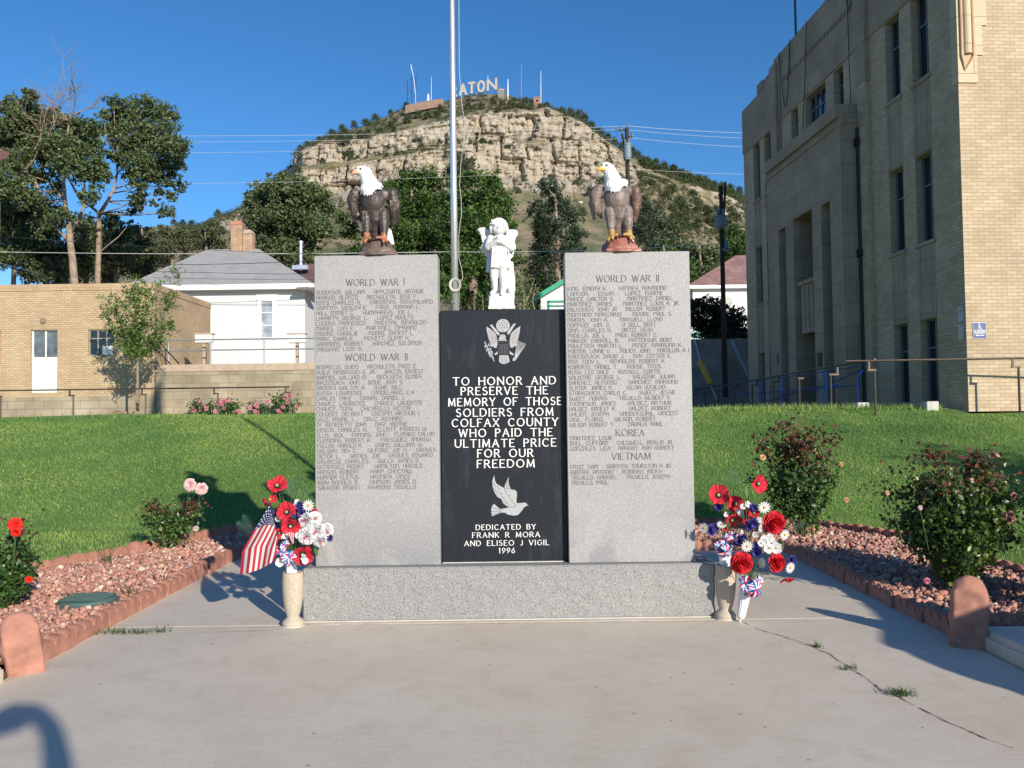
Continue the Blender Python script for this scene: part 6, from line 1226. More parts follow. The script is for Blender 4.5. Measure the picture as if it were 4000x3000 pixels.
q = MB(); q.tube([TS @ Vector((.2, -.03, 12.85)), TS @ Vector((.2, -.03, 9.1))], .09, 14); q.build('corner_shaft', M['limestone_warm'], rb)
# downspout, cables, antenna, plaques, notices
dsx = 4.28; q = MB(); q.tube([TF @ Vector((-dsx, -.14, 9.0)), TF @ Vector((-dsx, -.14, 1.6))], .052, 8); q.box((-dsx - .09, -.22, 8.5), (-dsx + .09, -.02, 8.72), TF); q.box((-dsx - .09, -.22, 5.55), (-dsx + .09, -.02, 5.75), TF); q.build('downspout', M['black_iron'], rb)
def ptf(s, z, off=-.1): return TF @ Vector((-s, off, z))
def hang(a, b_, sag, n_=14): return [a.lerp(b_, t) + Vector((0, 0, -sag * 4 * t * (1 - t))) for t in np.linspace(0, 1, n_)]
for k, (pts) in enumerate([hang(ptf(9.6, 13.3), ptf(8.75, 13.3), 1.9), hang(ptf(4.9, 13.3), ptf(4.35, 13.3), .9), [ptf(9.65, 13.42), ptf(9.6, 11), ptf(9.62, 9.9)], [ptf(4.72, 13.4), ptf(4.72, 11), ptf(4.66, 9.0)], [ptf(8.72, 13.42), ptf(8.75, 12.4), ptf(9.0, 12.2)], hang(ptf(7.4, 13.4), ptf(7.9, 10.2), .3)]):
    q = MB(); q.tube(pts, .013, 4); q.build('cable', M['wire_dark'], rb)
q = MB(); q.tube([ptf(8.7, 13.2, .1), ptf(8.7, 18.5, .1)], .035, 6); q.build('roof_antenna', M['wire_dark'], rb)
q = MB(); q.box((-6.25, PO - .03, 2.75), (-6.02, PO, 3.15), TF); q.build('plaque', M['black_iron'], rb)
q = MB(); q.box((-6.3, PO - .012, 2.3), (-5.98, PO, 2.68), TF); q.box((-6.3, PO - .012, 1.75), (-5.98, PO, 2.2), TF); q.build('notice', M['frost'], rb)
q = MB(); q.box((-.27, -.012, 3.37), (-.06, 0, 3.72), TF); q.build('notice', M['frost_red'] if 'frost_red' in M else M['frost'], rb); q = MB(); q.box((-.27, -.012, 2.98), (-.07, 0, 3.32), TF); q.build('notice', M['frost'], rb)
q = MB(); q.box((-9.4, PO - .012, 3.0), (-9.25, PO, 3.35), TF); q.build('small_sign', M['sign_blue'] if 'sign_blue' in M else M['frost'], rb)
M['sign_blue'] = simple('sign_blue', (.012, .035, .20), .4, var=.1)
sg2 = empty('entrance_sign', TS @ Vector((.135, -.012, 2.995)), math.atan2(-FO.y, -FO.x), label='navy ACCESSIBLE ENTRANCE sign with wheelchair symbol and arrow on sunlit brick', cat='sign')
q = MB(); q.bevbox((0, -.004, 0), (.295, .004, .345), .003); q.build('border', M['letter_white'], sg2)
q = MB(); q.box((.008, -.0065, .008), (.287, -.0035, .337)); q.build('panel', M['sign_blue'], sg2)
q = MB(); text(q, 'ACCESSIBLE', .018, .277, .150, .030, -.0085, .24, G); text(q, 'ENTRANCE', .035, .262, .105, .030, -.0085, .24, G)
q.add([(.05, -.0085, .068), (.09, -.0085, .092), (.09, -.0085, .075), (.24, -.0085, .075), (.24, -.0085, .061), (.09, -.0085, .061), (.09, -.0085, .044)], [(0, 1, 6), (2, 3, 4, 5), ]); q.build('lettering', M['letter_white'], sg2, fix=False)
q = MB(); cv = lambda x, z: (x, z); q.lathe([(.012, 0), (.012, .002), (0.0001, .002)], 14, Matrix.Translation((.133, -.0065, .315)) @ Matrix.Rotation(R(90), 4, 'X'))
lines(q, [[(.135, .298), (.138, .245)], [(.138, .245), (.168, .245), (.182, .212), (.195, .216)], [(.136, .272), (.165, .272)]], cv, -.0085, .011)
lines(q, [[(.150 + .034 * math.cos(R(a)), .228 + .034 * math.sin(R(a))) for a in range(125, 345, 20)]], cv, -.0088, .009); q.build('wheelchair_symbol', M['letter_white'], sg2, fix=False)

# railings in front of it
def zrail(e, p, h, mat, dx=-.10, top_n=None, parent=None):
    q = MB(); b_ = Vector((0, 0, 0)) if parent is None else p - parent.location
    if parent is None: b_ = p
    q.tube([b_ + Vector((0, 0, -.1)), b_ + Vector((0, 0, h - .16))], .024, 8); q.box((b_.x - .03 + min(0, dx), b_.y - .02, b_.z + h - .19), (b_.x + .03 + max(0, dx), b_.y + .02, b_.z + h - .15)); q.box((b_.x + dx - .018, b_.y - .018, b_.z + h - .17), (b_.x + dx + .018, b_.y + .018, b_.z + h)); return q
def railing(name, posts, h, mat, label, dx, top=None, slope=0):
    e = empty(name, posts[0], 0, label=label, cat='railing')
    for p in posts: zrail(e, Vector(p), h, mat, dx, parent=e).build('post', M[mat], e)
    q = MB(); tp = top or posts; q.tube([Vector(p) + Vector((dx, 0, h)) - e.location for p in tp], .022, 8); q.build('top_rail', M[mat], e); return e
railing('steel_railing', [(x, 24.3, 1.48) for x in (-19.2, -17.1, -15.0, -12.87, -10.75, -8.63, -6.53)], .92, 'rail_rust', 'rusty brown pipe railing crossing the lawn edge before the low brick building', -.11, [(x, 24.3, 1.48) for x in (-19.2, -15, -10, -6.42)])
railing('steel_railing', [(7.40, 16.9, 1.48), (10.25, 16.75, 1.50), (13.1, 16.6, 1.5)], 1.02, 'rail_rust', 'rusty pipe railing running right in front of the sunlit brick corner', -.11, [(6.95, 16.95, 1.5), (10.25, 16.75, 1.50), (13.1, 16.6, 1.5)])
railing('steel_railing', [(7.35, 21.2 + 2.08 * k, 1.55 - .02 * k) for k in range(8)] + [(7.35, 19.1, 1.55)], .96, 'rail_rust', 'row of railing posts receding along the shaded building front', .16, [(7.35, 17.1, 1.6), (7.35, 21.2, 1.56), (7.35, 36, 1.42)])
br = empty('ramp_railing', (7.9, 20.2, 1.5), 0, label='bright blue tube railing of the entrance ramp beside the shaded front', cat='railing')
bl_ = br.location
for px, Y in ((1855, 20.2), (1787, 21.2), (1692, 25.5), (1645, 27)):
    q = MB(); p = at(px, 880, Y); p.z = 1.5; q.tube([p - bl_, p + Vector((0, 0, .80)) - bl_, p + Vector((.12 if px == 1855 else 0, 0, .98)) - bl_], .028, 8)
    if px == 1787: q.tube([p + Vector((0, 0, .62)) - bl_, p + Vector((.3, 0, .66)) - bl_], .024, 6)
    q.build('post', M['rail_blue'], br)
for L__ in ([(1868, 788, 20), (1800, 800, 21.5), (1640, 822, 26), (1560, 835, 30)], [(1858, 800, 20.2), (1787, 832, 22.5), (1720, 846, 25), (1640, 872, 28)], [(1855, 832, 20.2), (1690, 845, 25), (1590, 852, 29)], [(1690, 850, 25), (1700, 872, 25), (1730, 876, 24.5)]):
    q = MB(); q.tube([at(*p) - bl_ for p in L__], .016, 6); q.build('rail', M['rail_blue_shaded'], br)
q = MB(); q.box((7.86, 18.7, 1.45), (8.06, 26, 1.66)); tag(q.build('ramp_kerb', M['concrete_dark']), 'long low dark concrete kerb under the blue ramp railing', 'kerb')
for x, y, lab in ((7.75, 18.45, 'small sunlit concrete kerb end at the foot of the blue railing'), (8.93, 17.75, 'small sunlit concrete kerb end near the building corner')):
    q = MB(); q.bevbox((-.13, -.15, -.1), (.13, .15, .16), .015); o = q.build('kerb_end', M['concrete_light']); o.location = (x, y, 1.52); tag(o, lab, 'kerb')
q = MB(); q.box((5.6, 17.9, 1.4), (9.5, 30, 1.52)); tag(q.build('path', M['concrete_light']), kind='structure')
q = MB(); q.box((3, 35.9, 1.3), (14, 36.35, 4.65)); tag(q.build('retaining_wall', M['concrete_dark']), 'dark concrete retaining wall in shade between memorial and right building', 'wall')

# ================================================================== LEFT SIDE BUILDINGS
lb = empty('brick_annex', (-12.09, 28, 0), 0, label='low tan brick building with a white panelled door at the left', cat='building')
def BX(px, Y=28.0): return at(px, 750, Y).x
T0 = Matrix.Translation((0, 28, 0)); lo = lb.location
def bz(px, py, Y=28.0): return at(px, py, Y).z
dx0, dx1, wx0, wx1 = BX(66.5), BX(124), BX(190.5), BX(247); zd0, zd1 = bz(95, 848), bz(95, 712.5); zw0, zw1 = bz(219, 768), bz(219, 711.5); ZT = 6.12
TL = Matrix.Translation((-lo.x, 0, 0)); zst = bz(200, 857)
q = MB(); q.wall(-24, -12.09, zst, ZT - .22, [(dx0, dx1, zd0, zd1), (wx0, wx1, zw0, zw1), (BX(-60), BX(1.5), zw0 - .25, zw1)], TL, .18)
q.wall(0, 5.2, zst, ZT - .22, [], Matrix(((0, -1, 0, 0), (1, 0, 0, 0), (0, 0, 1, 0), (0, 0, 0, 1)))); q.wall(-24, -12.09, zst, ZT - .22, [], Matrix.Translation((-lo.x, 5.2, 0))); q.build('brick_wall', M['brick_left'], lb, fix=False)
q = MB(); q.box((-11.95, -.03, ZT - .22), (.03, .26, ZT)); q.box((-.24, .26, ZT - .22), (.03, 5.2, ZT)); q.build('parapet_course', M['parapet_brick'] if 'parapet_brick' in M else M['brick_left'], lb)
q = MB(); q.box((-11.9, .26, ZT - .5), (-.24, 5.2, ZT - .4)); q.build('roof', M['concrete_dark'], lb)
q = MB(); q.box((-11.95, -.02, 1.3), (.02, 5.2, zst)); q.build('stone_footing', M['fieldstone'], lb)
dr = MB(); hgt = zd1 - zd0; zm = bz(95, 773.5)
dr.box((dx0, .10, zd0), (dx1, .16, zm), TL); dp = dr.build('door', M['white'], lb)
window(dx0, dx1, zm, zd1, y=.12, parent=dp, T=TL, fm='white', gm='frost_dark' if 'frost_dark' in M else 'glass', nv=1, nh=0)
window(wx0, wx1, zw0, zw1, y=.10, parent=lb, T=TL, fm='window_frame_rust', nv=2, nh=1)
q = MB(); q.box((wx0 + .48, .02, zw0 + .03), (wx1 - .08, .10, zw0 + .33), TL); q.build('air_conditioner', M['white'], lb)
q = MB(); q.box((BX(-60), .08, zw0 - .25), (BX(1.5), .16, zw1), TL); q.build('side_door', M['red_block'], lb)
q = MB(); q.lathe([(.10, 0), (.10, .05), (.0, .06)], 12, Matrix.Translation((BX(94) - lo.x, -.0, bz(94, 693))) @ Matrix.Rotation(R(90), 4, 'X')); q.build('vent', M['bark_dead'], lb)
q = MB(); q.box((-12.06, 28.05, 1.2), (1.5, 28.45, bz(500, 801))); wl = q.build('stone_wall', M['fieldstone']); tag(wl, 'blocky sandstone retaining wall with concrete cap right of the brick building', 'wall')
q = MB(); q.box((-12.07, 28.02, bz(500, 801)), (1.52, 28.5, bz(500, 786))); q.build('wall_cap', M['cap'], wl)
pr_ = empty('pipe_railing', (-10, 28.3, bz(500, 786)), 0, label='grey two-rail pipe railing on top of the sandstone wall', cat='railing'); zc = pr_.location.z
for px in (364, 455, 571, 687): q = MB(); x = BX(px, 28.3); q.tube([(x + 10, 0, 0), (x + 10, 0, .86)], .028, 8); q.build('post', M['rail_grey'], pr_)
for zz_ in (.86, .50): q = MB(); q.tube([(-2.2, 0, zz_), (7.5, 0, zz_)], .026, 8); q.build('rail', M['rail_grey'], pr_)
for px0, py0, px1, py1 in ((343, 738, 387, 785), (341, 758, 367, 785)): q = MB(); q.tube([at(px0, py0, 28.2) - pr_.location, at(px1, py1, 28.25) - pr_.location], .02, 6); q.build('brace', M['black_iron'], pr_)
for px, lab in ((442, 'small white box sign standing behind the pipe railing, left one'), (642, 'small white box sign behind the pipe railing, right one near the memorial')):
    e = empty('white_box', at(px, 730, 28.9), 0, label=lab, cat='box'); q = MB(); q.bevbox((-.30, -.12, -.17), (.30, .12, .12), .01); q.build('body', M['white'], e); q = MB(); q.box((-.33, -.15, .12), (.33, .15, .16)); q.build('lid', M['cap'], e); q = MB(); q.box((-.05, -.05, -1.0), (.05, .05, -.17)); q.build('post', M['cap'], e)
# white house with grey hip roof
def hip_house(name, label, x0, x1, y0, y1, zb, ze, zr_, rx0, rx1, ry, roofm, wallm, over=.5):
    e = empty(name, ((x0 + x1) / 2, y0, 0), 0, label=label, cat='house'); o = e.location
    q = MB(); q.wall(x0 - o.x, x1 - o.x, zb, ze, [], Matrix.Translation((0, 0, 0))); q.wall(0, y1 - y0, zb, ze, [], Matrix(((0, -1, 0, x1 - o.x), (1, 0, 0, 0), (0, 0, 1, 0), (0, 0, 0, 1)))); q.wall(0, y1 - y0, zb, ze, [], Matrix(((0, -1, 0, x0 - o.x), (1, 0, 0, 0), (0, 0, 1, 0), (0, 0, 0, 1)))); q.wall(x0 - o.x, x1 - o.x, zb, ze, [], Matrix.Translation((0, y1 - y0, 0))); q.build('siding', M[wallm], e, fix=False)
    A, B_, C_, D_ = [(x0 - over - o.x, -over, ze), (x1 + over - o.x, -over, ze), (x1 + over - o.x, y1 - y0 + over, ze), (x0 - over - o.x, y1 - y0 + over, ze)]; E1, E2 = (rx0 - o.x, ry - y0, zr_), (rx1 - o.x, ry - y0, zr_)
    q = MB(); q.add([A, B_, C_, D_, E1, E2], [(0, 1, 5, 4), (1, 2, 5), (2, 3, 4, 5), (3, 0, 4)]); q.build('roof', M[roofm], e, fix=False)
    q = MB()
    for P_, Q_ in ((A, B_), (B_, C_), (D_, A)):
        P_, Q_ = Vector(P_), Vector(Q_); q.add([P_ + Vector((0, 0, .02)), Q_ + Vector((0, 0, .02)), Q_ + Vector((0, 0, -.22)), P_ + Vector((0, 0, -.22))], [(0, 1, 2, 3)])
    a_, c__ = Vector(A), Vector(C_); q.add([(A[0], A[1], ze - .2), (B_[0], B_[1], ze - .2), (C_[0], C_[1], ze - .2), (D_[0], D_[1], ze - .2)], [(0, 1, 2, 3)]); q.build('eaves', M['white'], e, fix=False); return e
X1 = at(676, 605, 37.5).x - .5; wh = hip_house('white_house', 'white clapboard house with pale grey hip roof behind the brick building', at(266, 608, 37.5).x + .5, X1, 38, 47, 2.8, 7.55, 10.15, at(447, 528, 42.3).x, at(559, 528, 42.3).x, 42.3, 'shingle_grey', 'siding'); wo_ = wh.location
for px0, px1, py0, lab_ in ((502, 527, 481, 0), (528, 548.5, 499, 1)):
    a, b_ = at(px0, py0, 42.3), at(px1, py0, 42.3); q = MB(); w_ = b_.x - a.x; ztp = a.z; q.bevbox((a.x - wo_.x, 42.0 - wo_.y, 9.6), (b_.x - wo_.x, 42.55 - wo_.y, ztp - .18), .02)
    c_ = q.build('chimney', M['chimney_tan'] if 'chimney_tan' in M else M['brick_left'], wh); q = MB(); q.prism([(a.x - wo_.x - .02, ztp - .18), (b_.x - wo_.x + .02, ztp - .18), (b_.x - wo_.x - .08, ztp + .0), (a.x - wo_.x + .08, ztp + .0)], 41.98 - wo_.y, 42.57 - wo_.y); q.build('chimney_cap', M['clay'] if lab_ == 0 else M['cap'], c_)
TW = Matrix.Translation((-wo_.x, 0, 0)); a, b_ = at(560.6, 690, 38).x, at(593, 690, 38).x; z0, z1 = at(577, 730, 38).z, at(577, 649, 38).z
window(a + .06, b_ - .06, z0, z1, y=-.03, parent=wh, T=TW, fm='white', gm='frost', nv=0, nh=2)
q = MB(); q.box((a - .12, -.05, z1 + .0), (b_ + .12, 0.0, z1 + .22), TW); q.box((a - .1, -.04, z0 - .1), (a + .06, -.0, z1), TW); q.box((b_ - .06, -.04, z0 - .1), (b_ + .1, -.0, z1), TW); q.box((a - .14, -.06, z1 + .22), (b_ + .14, 0.0, z1 + .26), TW); q.build('window_trim', M['white'], wh)
q = MB(); p = at(668, 617, 37.2); q.box((p.x - .5 - wo_.x, -1.0, p.z - .1), (p.x + .6 - wo_.x, -.0, p.z + .05)); q.build('porch_light_hood', M['white'], wh)
bh = hip_house('brown_roof_house', 'house with dark brown roof and metal vent pipe peeping right of the white house', at(610, 600, 52).x, at(760, 600, 52).x, 52, 60, 4, 9.4, at(650, 570, 55).z, at(640, 570, 55).x, at(735, 570, 55).x, 55, 'shingle_brown', 'siding', .4)
q = MB(); p = at(650, 575, 53.4); tp = at(650, 526, 53.4); q.tube([p + Vector((-bh.location.x, -52, -.3)), tp + Vector((-bh.location.x, -52, 0))], .11, 10); q.lathe([(.16, 0), (.16, .14), (.0, .2)], 12, Matrix.Translation(tp + Vector((-bh.location.x, -52, 0)))); q.box((p.x - bh.location.x - .5, 1.1, p.z - .25), (p.x - bh.location.x + .5, 1.7, p.z + .02)); q.build('vent_pipe', M['aluminium'], bh)
rh = hip_house('red_roof_house', 'white house with faded red hip roof behind the wooden pole', at(1496, 615, 60).x, at(1496, 615, 60).x + 9.5, 60, 69, 4.5, at(1550, 616, 59.5).z, at(1593, 549, 63).z, at(1593, 549, 63).x, at(1640, 549, 63).x + .5, 63.5, 'shingle_red', 'siding', .5); ro = rh.location
for a_, b__ in ((1540, 1587), (1496, 1524)):
    x0_, x1_ = at(a_, 640, 60).x, at(b__, 640, 60).x; z1_, z0_ = at(1560, 638, 60).z, at(1560, 662, 60).z; q = MB(); q.box((x0_ - ro.x, -.06, z0_), (x1_ - ro.x, .0, z1_)); f_ = q.build('window', M['white'], rh); q = MB(); q.box((x0_ - ro.x + .18, -.075, z0_ + .15), (x1_ - ro.x - .18, -.06, z1_ - .15)); q.build('pane', M['cream'] if 'cream' in M else M['concrete_light'], f_)
# green-trimmed white house behind the memorial
M['green_trim'] = simple('green_trim', (.02, .30, .18), .5); M['cream'] = simple('cream', (.62, .56, .44), .7); M['frost_red'] = M['frost']
ge = empty('green_trim_house', (6, 46, 0), 0, label='white house with green trim mostly hidden behind the right name pillar', cat='house')
def g2(px, py): p = at(px, py, 46); return (p.x - 6, p.z)
q = MB(); q.prism([g2(1168, 760), g2(1168, 640), g2(1290, 575), g2(1412, 640), g2(1412, 760)], 0, 7); q.prism([g2(1412, 775), g2(1412, 668), g2(1528, 668), g2(1528, 775)], .5, 7); q.build('wall', M['siding'], ge)
q = MB()
for a, b_ in ((g2(1150, 655), g2(1290, 571)), (g2(1430, 655), g2(1290, 571))):
    q.add([(a[0], -.5, a[1]), (b_[0], -.5, b_[1]), (b_[0], -.5, b_[1] + .28), (a[0], -.5, a[1] + .28), (a[0], 7.5, a[1]), (b_[0], 7.5, b_[1]), (b_[0], 7.5, b_[1] + .28), (a[0], 7.5, a[1] + .28)], [(0, 1, 2, 3), (4, 7, 6, 5), (3, 2, 6, 7), (0, 4, 5, 1), (0, 3, 7, 4), (1, 5, 6, 2)])
q.build('roof', M['green_trim'], ge)
for px0, px1, py0, py1 in ((1183, 1222, 649, 653), (1183, 1222, 659, 662), (1184, 1187, 650, 668)): q = MB(); a, b_ = g2(px0, py1), g2(px1, py0); q.box((a[0], -.08, a[1]), (b_[0], -.02, b_[1])); q.build('green_trim', M['green_trim'], ge)
for py0 in (700, 716): q = MB(); a, b_ = g2(1493, py0 + 10), g2(1505, py0); q.box((g2(1490, 0)[0], .3, a[1]), (g2(1507, 0)[0], .5, b_[1])); q.build('awning', M['green_trim'], ge)
# eave corner of a house at the far left edge
e = empty('house_corner', at(-40, 345, 30), 0, label='brown roof eave corner poking in at the left picture edge', cat='house'); o_ = e.location
q = MB(); P3_ = [at(-60, 290, 30) - o_, at(22, 331, 30) - o_, at(14, 341, 30) - o_, at(-60, 375, 30) - o_]
q.add([tuple(p) for p in P3_] + [tuple(p + Vector((-5, 3, 0))) for p in P3_], [(0, 1, 2, 3), (7, 6, 5, 4), (0, 4, 5, 1), (1, 5, 6, 2), (2, 6, 7, 3)]); q.build('roof', M['shingle_brown'], e); q = MB(); q.box((-7, 2.2, -5.2), (-2.4, 5, -.3)); q.build('wall', M['brick_left'], e)

# ================================================================== TREES
LCOL = {'elm': [(.105, .15, .062), (.125, .18, .07), (.155, .21, .08), (.10, .15, .072), (.21, .25, .115)], 'ash': [(.07, .14, .032), (.095, .18, .04), (.125, .22, .052), (.06, .11, .03)],
        'olive': [(.10, .13, .06), (.125, .155, .08), (.08, .105, .05), (.16, .175, .095)], 'conifer': [(.018, .035, .018), (.025, .048, .022), (.035, .06, .03)], 'bright': [(.09, .18, .03), (.12, .24, .04), (.17, .28, .06), (.07, .14, .025)], 'spruce': [(.075, .115, .065), (.09, .135, .08), (.06, .09, .05)]}
def tree(name, label, cl_px, Y, trunks, kind, leaf, dens, seed, jitterY=2.0, group=None, conv=None, thick=1.0, base=None):
    rs = np.random.default_rng(seed); cv_ = conv or (lambda x, y, Y_: at(x, y, Y_)); sc_ = 1 if conv is None else .28
    b0 = cv_(*trunks[0][0][:2], Y) if base is None else base; e = empty(name, b0, 0, label=label, cat='tree', group=group); cl = []
    for x, y, r_ in cl_px:
        yy = Y + rs.uniform(-1, 1) * jitterY; c_ = cv_(x, y, yy) - e.location; cl.append((tuple(c_), r_ * sc_ / F * Y))
    P = clumps(cl, dens, rs); Vv, Fv = leaf_arrays(P, leaf, .3, .65, .25, rs)
    n_ = len(P); shade = np.repeat(rs.uniform(.7, 1.3, (n_ // 12 + 1)), 12)[:n_]; cc = np.array(LCOL[kind])[rs.integers(0, len(LCOL[kind]), n_)] * (shade * rs.uniform(.85, 1.15, n_))[:, None]
    fastmesh('crown', Vv, Fv, M['leaf'], e, np.repeat(cc, 2, 0))
    q = MB()
    for k, tr in enumerate(trunks):
        pts = [cv_(x, y, Y + (rs.uniform(-.5, .5) if i else 0)) - e.location for i, (x, y, r_) in enumerate(tr)]; q.tube(pts, [r_ * thick for _, _, r_ in tr], 9)
    q.build('trunk', M['bark'], e, True)
    bm_ = MB()
    for c_, r_ in cl:                                              # limbs reach into each clump
        c_ = Vector(c_); best = None
        for tr in trunks:
            for x, y, rr_ in tr:
                p = cv_(x, y, Y) - e.location; d = (p - c_).length
                if (best is None or d < best[0]) and p.z < c_.z + r_ * .3: best = (d, p, rr_)
        if best and best[0] < 6 + r_ * 2: mid = best[1].lerp(c_, .55) + Vector((rs.uniform(-.3, .3), 0, -.25 * r_)); bm_.tube([best[1], mid, c_], [max(.03, best[2] * thick * .45), .05 * thick, .015], 5)
    if bm_.v: bm_.build('limbs', M['bark'], e, True)
    return e
TZ = lambda x, y, Y_: at(x * .28, 154.9 + y * .28, Y_)
tA = tree('elm_tree', 'big ragged elm with split pale trunk and a dead top at the upper left', [(230, 170, 60), (225, 260, 80), (90, 260, 95), (200, 400, 140), (40, 420, 110), (430, 360, 90), (330, 470, 110), (330, 620, 150), (560, 640, 150), (640, 480, 120), (690, 590, 110), (150, 720, 130), (40, 700, 120), (560, 480, 90), (720, 420, 70), (380, 330, 60), (640, 760, 110), (760, 800, 100), (700, 960, 70), (770, 720, 70), (460, 760, 90), (300, 820, 90), (100, 520, 110), (250, 560, 120), (440, 560, 110), (20, 560, 100), (130, 350, 90), (300, 380, 80), (20, 880, 110), (220, 960, 110), (430, 900, 70), (500, 380, 60), (600, 400, 60), (120, 880, 100), (490, 1100, 70), (350, 1150, 110)], 46,
  [[(585, 1760, .42), (575, 1640, .40), (560, 1450, .36), (540, 1300, .32), (530, 1150, .26), (500, 1000, .22), (490, 860, .17), (500, 700, .14), (510, 530, .12), (540, 370, .08)], [(548, 1240, .2), (620, 1110, .16), (660, 1000, .13), (650, 850, .1), (600, 780, .07)], [(530, 1310, .18), (470, 1240, .14), (420, 1190, .08)], [(495, 1000, .14), (440, 920, .10), (390, 850, .06)], [(520, 800, .12), (600, 960, .10), (660, 1050, .08)]], 'elm', .17, 150, 61, conv=TZ, thick=.55)
q = MB(); rs_ = np.random.default_rng(3)
def twig(p, d, L, r_, depth):
    k = 4; pts = [p]
    for i in range(k): d = (d + Vector(rs_.normal(size=3)) * .18).normalized(); pts.append(pts[-1] + d * L / k)
    q.tube(pts, [r_ * (1 - .6 * i / k) for i in range(k + 1)], 4, False)
    if depth:
        for _ in range(3): t_ = rs_.integers(1, k + 1); twig(pts[t_], (d + Vector((rs_.normal() * .6, rs_.normal() * .3, rs_.normal() * .35))).normalized(), L * .62, r_ * .5, depth - 1)
for x, y, dx_, L in ((545, 370, .22, 2.9), (545, 370, -.3, 2.0), (560, 340, .8, 1.8), (520, 370, -.8, 1.6), (420, 420, -.3, 3.2), (270, 600, .6, 3), (300, 550, 1.2, 2.4), (200, 750, .8, 3)): twig(TZ(x, y, 45.5) - tA.location, Vector((dx_, 0, 1)).normalized(), L, .04, 3)
q.tube([TZ(p[0], p[1], 45) - tA.location for p in ((260, 830), (290, 900), (310, 970))], [.12, .11, .08], 6); q.build('dead_branches', M['bark_dead'], tA)
tree('elm_tree', 'tall open elm with forked bare trunk and feathery crown right of the dead-topped elm', [(880, 230, 55), (930, 290, 80), (1010, 270, 70), (1130, 240, 80), (1180, 320, 90), (1320, 340, 65), (1270, 430, 90), (1000, 400, 110), (860, 380, 80), (1100, 460, 120), (1180, 560, 130), (1320, 560, 110), (1020, 560, 100), (960, 680, 90), (1100, 700, 120), (1260, 700, 110), (1370, 640, 70), (1180, 790, 70), (1000, 790, 60), (1340, 790, 60), (1400, 880, 48), (1320, 960, 50), (1230, 930, 50), (1080, 880, 60), (1040, 980, 62), (1020, 1080, 45), (1010, 1160, 28), (1290, 1090, 55), (1190, 1020, 36), (850, 470, 70), (900, 560, 70), (1250, 300, 70), (1060, 330, 80), (940, 440, 70), (1400, 560, 60), (1380, 720, 60), (1240, 820, 60), (1110, 800, 60), (860, 640, 50), (800, 330, 40), (1100, 950, 45), (1300, 860, 50), (1060, 1040, 50), (1250, 1080, 40)], 50,
  [[(755, 1760, .36), (755, 1560, .34), (760, 1400, .32), (765, 1100, .27), (830, 1000, .20), (880, 900, .16), (905, 780, .12), (910, 660, .08)], [(762, 1090, .2), (700, 1040, .15), (640, 1000, .11), (560, 880, .08)], [(885, 900, .12), (960, 880, .08), (985, 870, .04)], [(880, 935, .10), (960, 920, .08), (990, 930, .04)]], 'elm', .165, 140, 62, conv=TZ, thick=.5)
veg = [('dense green shrub tree low at the left edge above the brick parapet', [(60, 1000, 130), (60, 1200, 150), (40, 1400, 150), (160, 1120, 130), (190, 1320, 150)], 54, 'elm'), ('brushy olive tree between the left edge and the split elm trunk', [(330, 1050, 110), (330, 1240, 130), (420, 1400, 130), (300, 1420, 120), (250, 1540, 110), (440, 1560, 100)], 56, 'olive'),
       ('green thicket tree between the two elm trunks', [(640, 1180, 90), (650, 1330, 110), (640, 1500, 110), (700, 1240, 90), (690, 1440, 90)], 58, 'elm'), ('leafy tree right of the second elm trunk', [(860, 1170, 80), (880, 1300, 110), (860, 1450, 120), (830, 1570, 90), (960, 1240, 70), (950, 1400, 110)], 60, 'elm'),
       ('soft grey-green tree at the left corner of the grey roof', [(1060, 1240, 70), (1070, 1360, 100), (1040, 1500, 100), (1150, 1260, 60), (1180, 1380, 90), (1130, 1500, 90)], 62, 'olive'), ('low brushy tree under the hanging elm branches', [(1270, 1240, 60), (1290, 1350, 80), (1260, 1440, 80), (1380, 1260, 60), (1400, 1350, 70)], 72, 'olive'), ('pale olive tree behind the grey roof ridge, left of the chimneys', [(1490, 1270, 60), (1560, 1260, 60), (1500, 1330, 60), (1600, 1320, 60), (1660, 1250, 50), (1690, 1330, 55), (1640, 1190, 50)], 80, 'olive')]
for k, (lab, cl, Y, kd) in enumerate(veg):
    x_ = sum(c[0] for c in cl) / len(cl); tree('shrub_tree', lab, cl, Y, [[(x_, 1720, .16), (x_ + 8, 1450, .13), (x_ - 12, 1200, .07)]], kd, .2, 125, 70 + k, conv=TZ, jitterY=1.5)
tree('ash_tree', 'round grey-green tree behind the chimneys left of the left pillar', [(570, 420, 30), (600, 405, 30), (640, 412, 36), (675, 425, 34), (560, 455, 36), (610, 460, 44), (660, 470, 40), (700, 450, 22), (570, 500, 34), (690, 495, 28), (640, 520, 40), (600, 540, 36), (670, 560, 34), (560, 540, 26), (620, 580, 40), (690, 600, 30), (540, 425, 14)], 75, [[(610, 680, .35), (612, 560, .3), (600, 470, .2), (620, 420, .1)]], 'elm', .30, 70, 80)
tree('ash_tree', 'dense bright green tree between the left eagle and the flagpole', [(795, 455, 24), (820, 430, 28), (855, 410, 30), (890, 385, 26), (930, 390, 26), (870, 450, 46), (930, 450, 44), (840, 490, 36), (890, 520, 50), (950, 510, 40), (760, 500, 22), (770, 545, 24), (820, 560, 40), (880, 590, 46), (940, 590, 46), (740, 470, 14), (900, 420, 30)], 62, [[(890, 690, .4), (892, 580, .35), (885, 480, .22), (890, 410, .1)]], 'ash', .22, 110, 81)
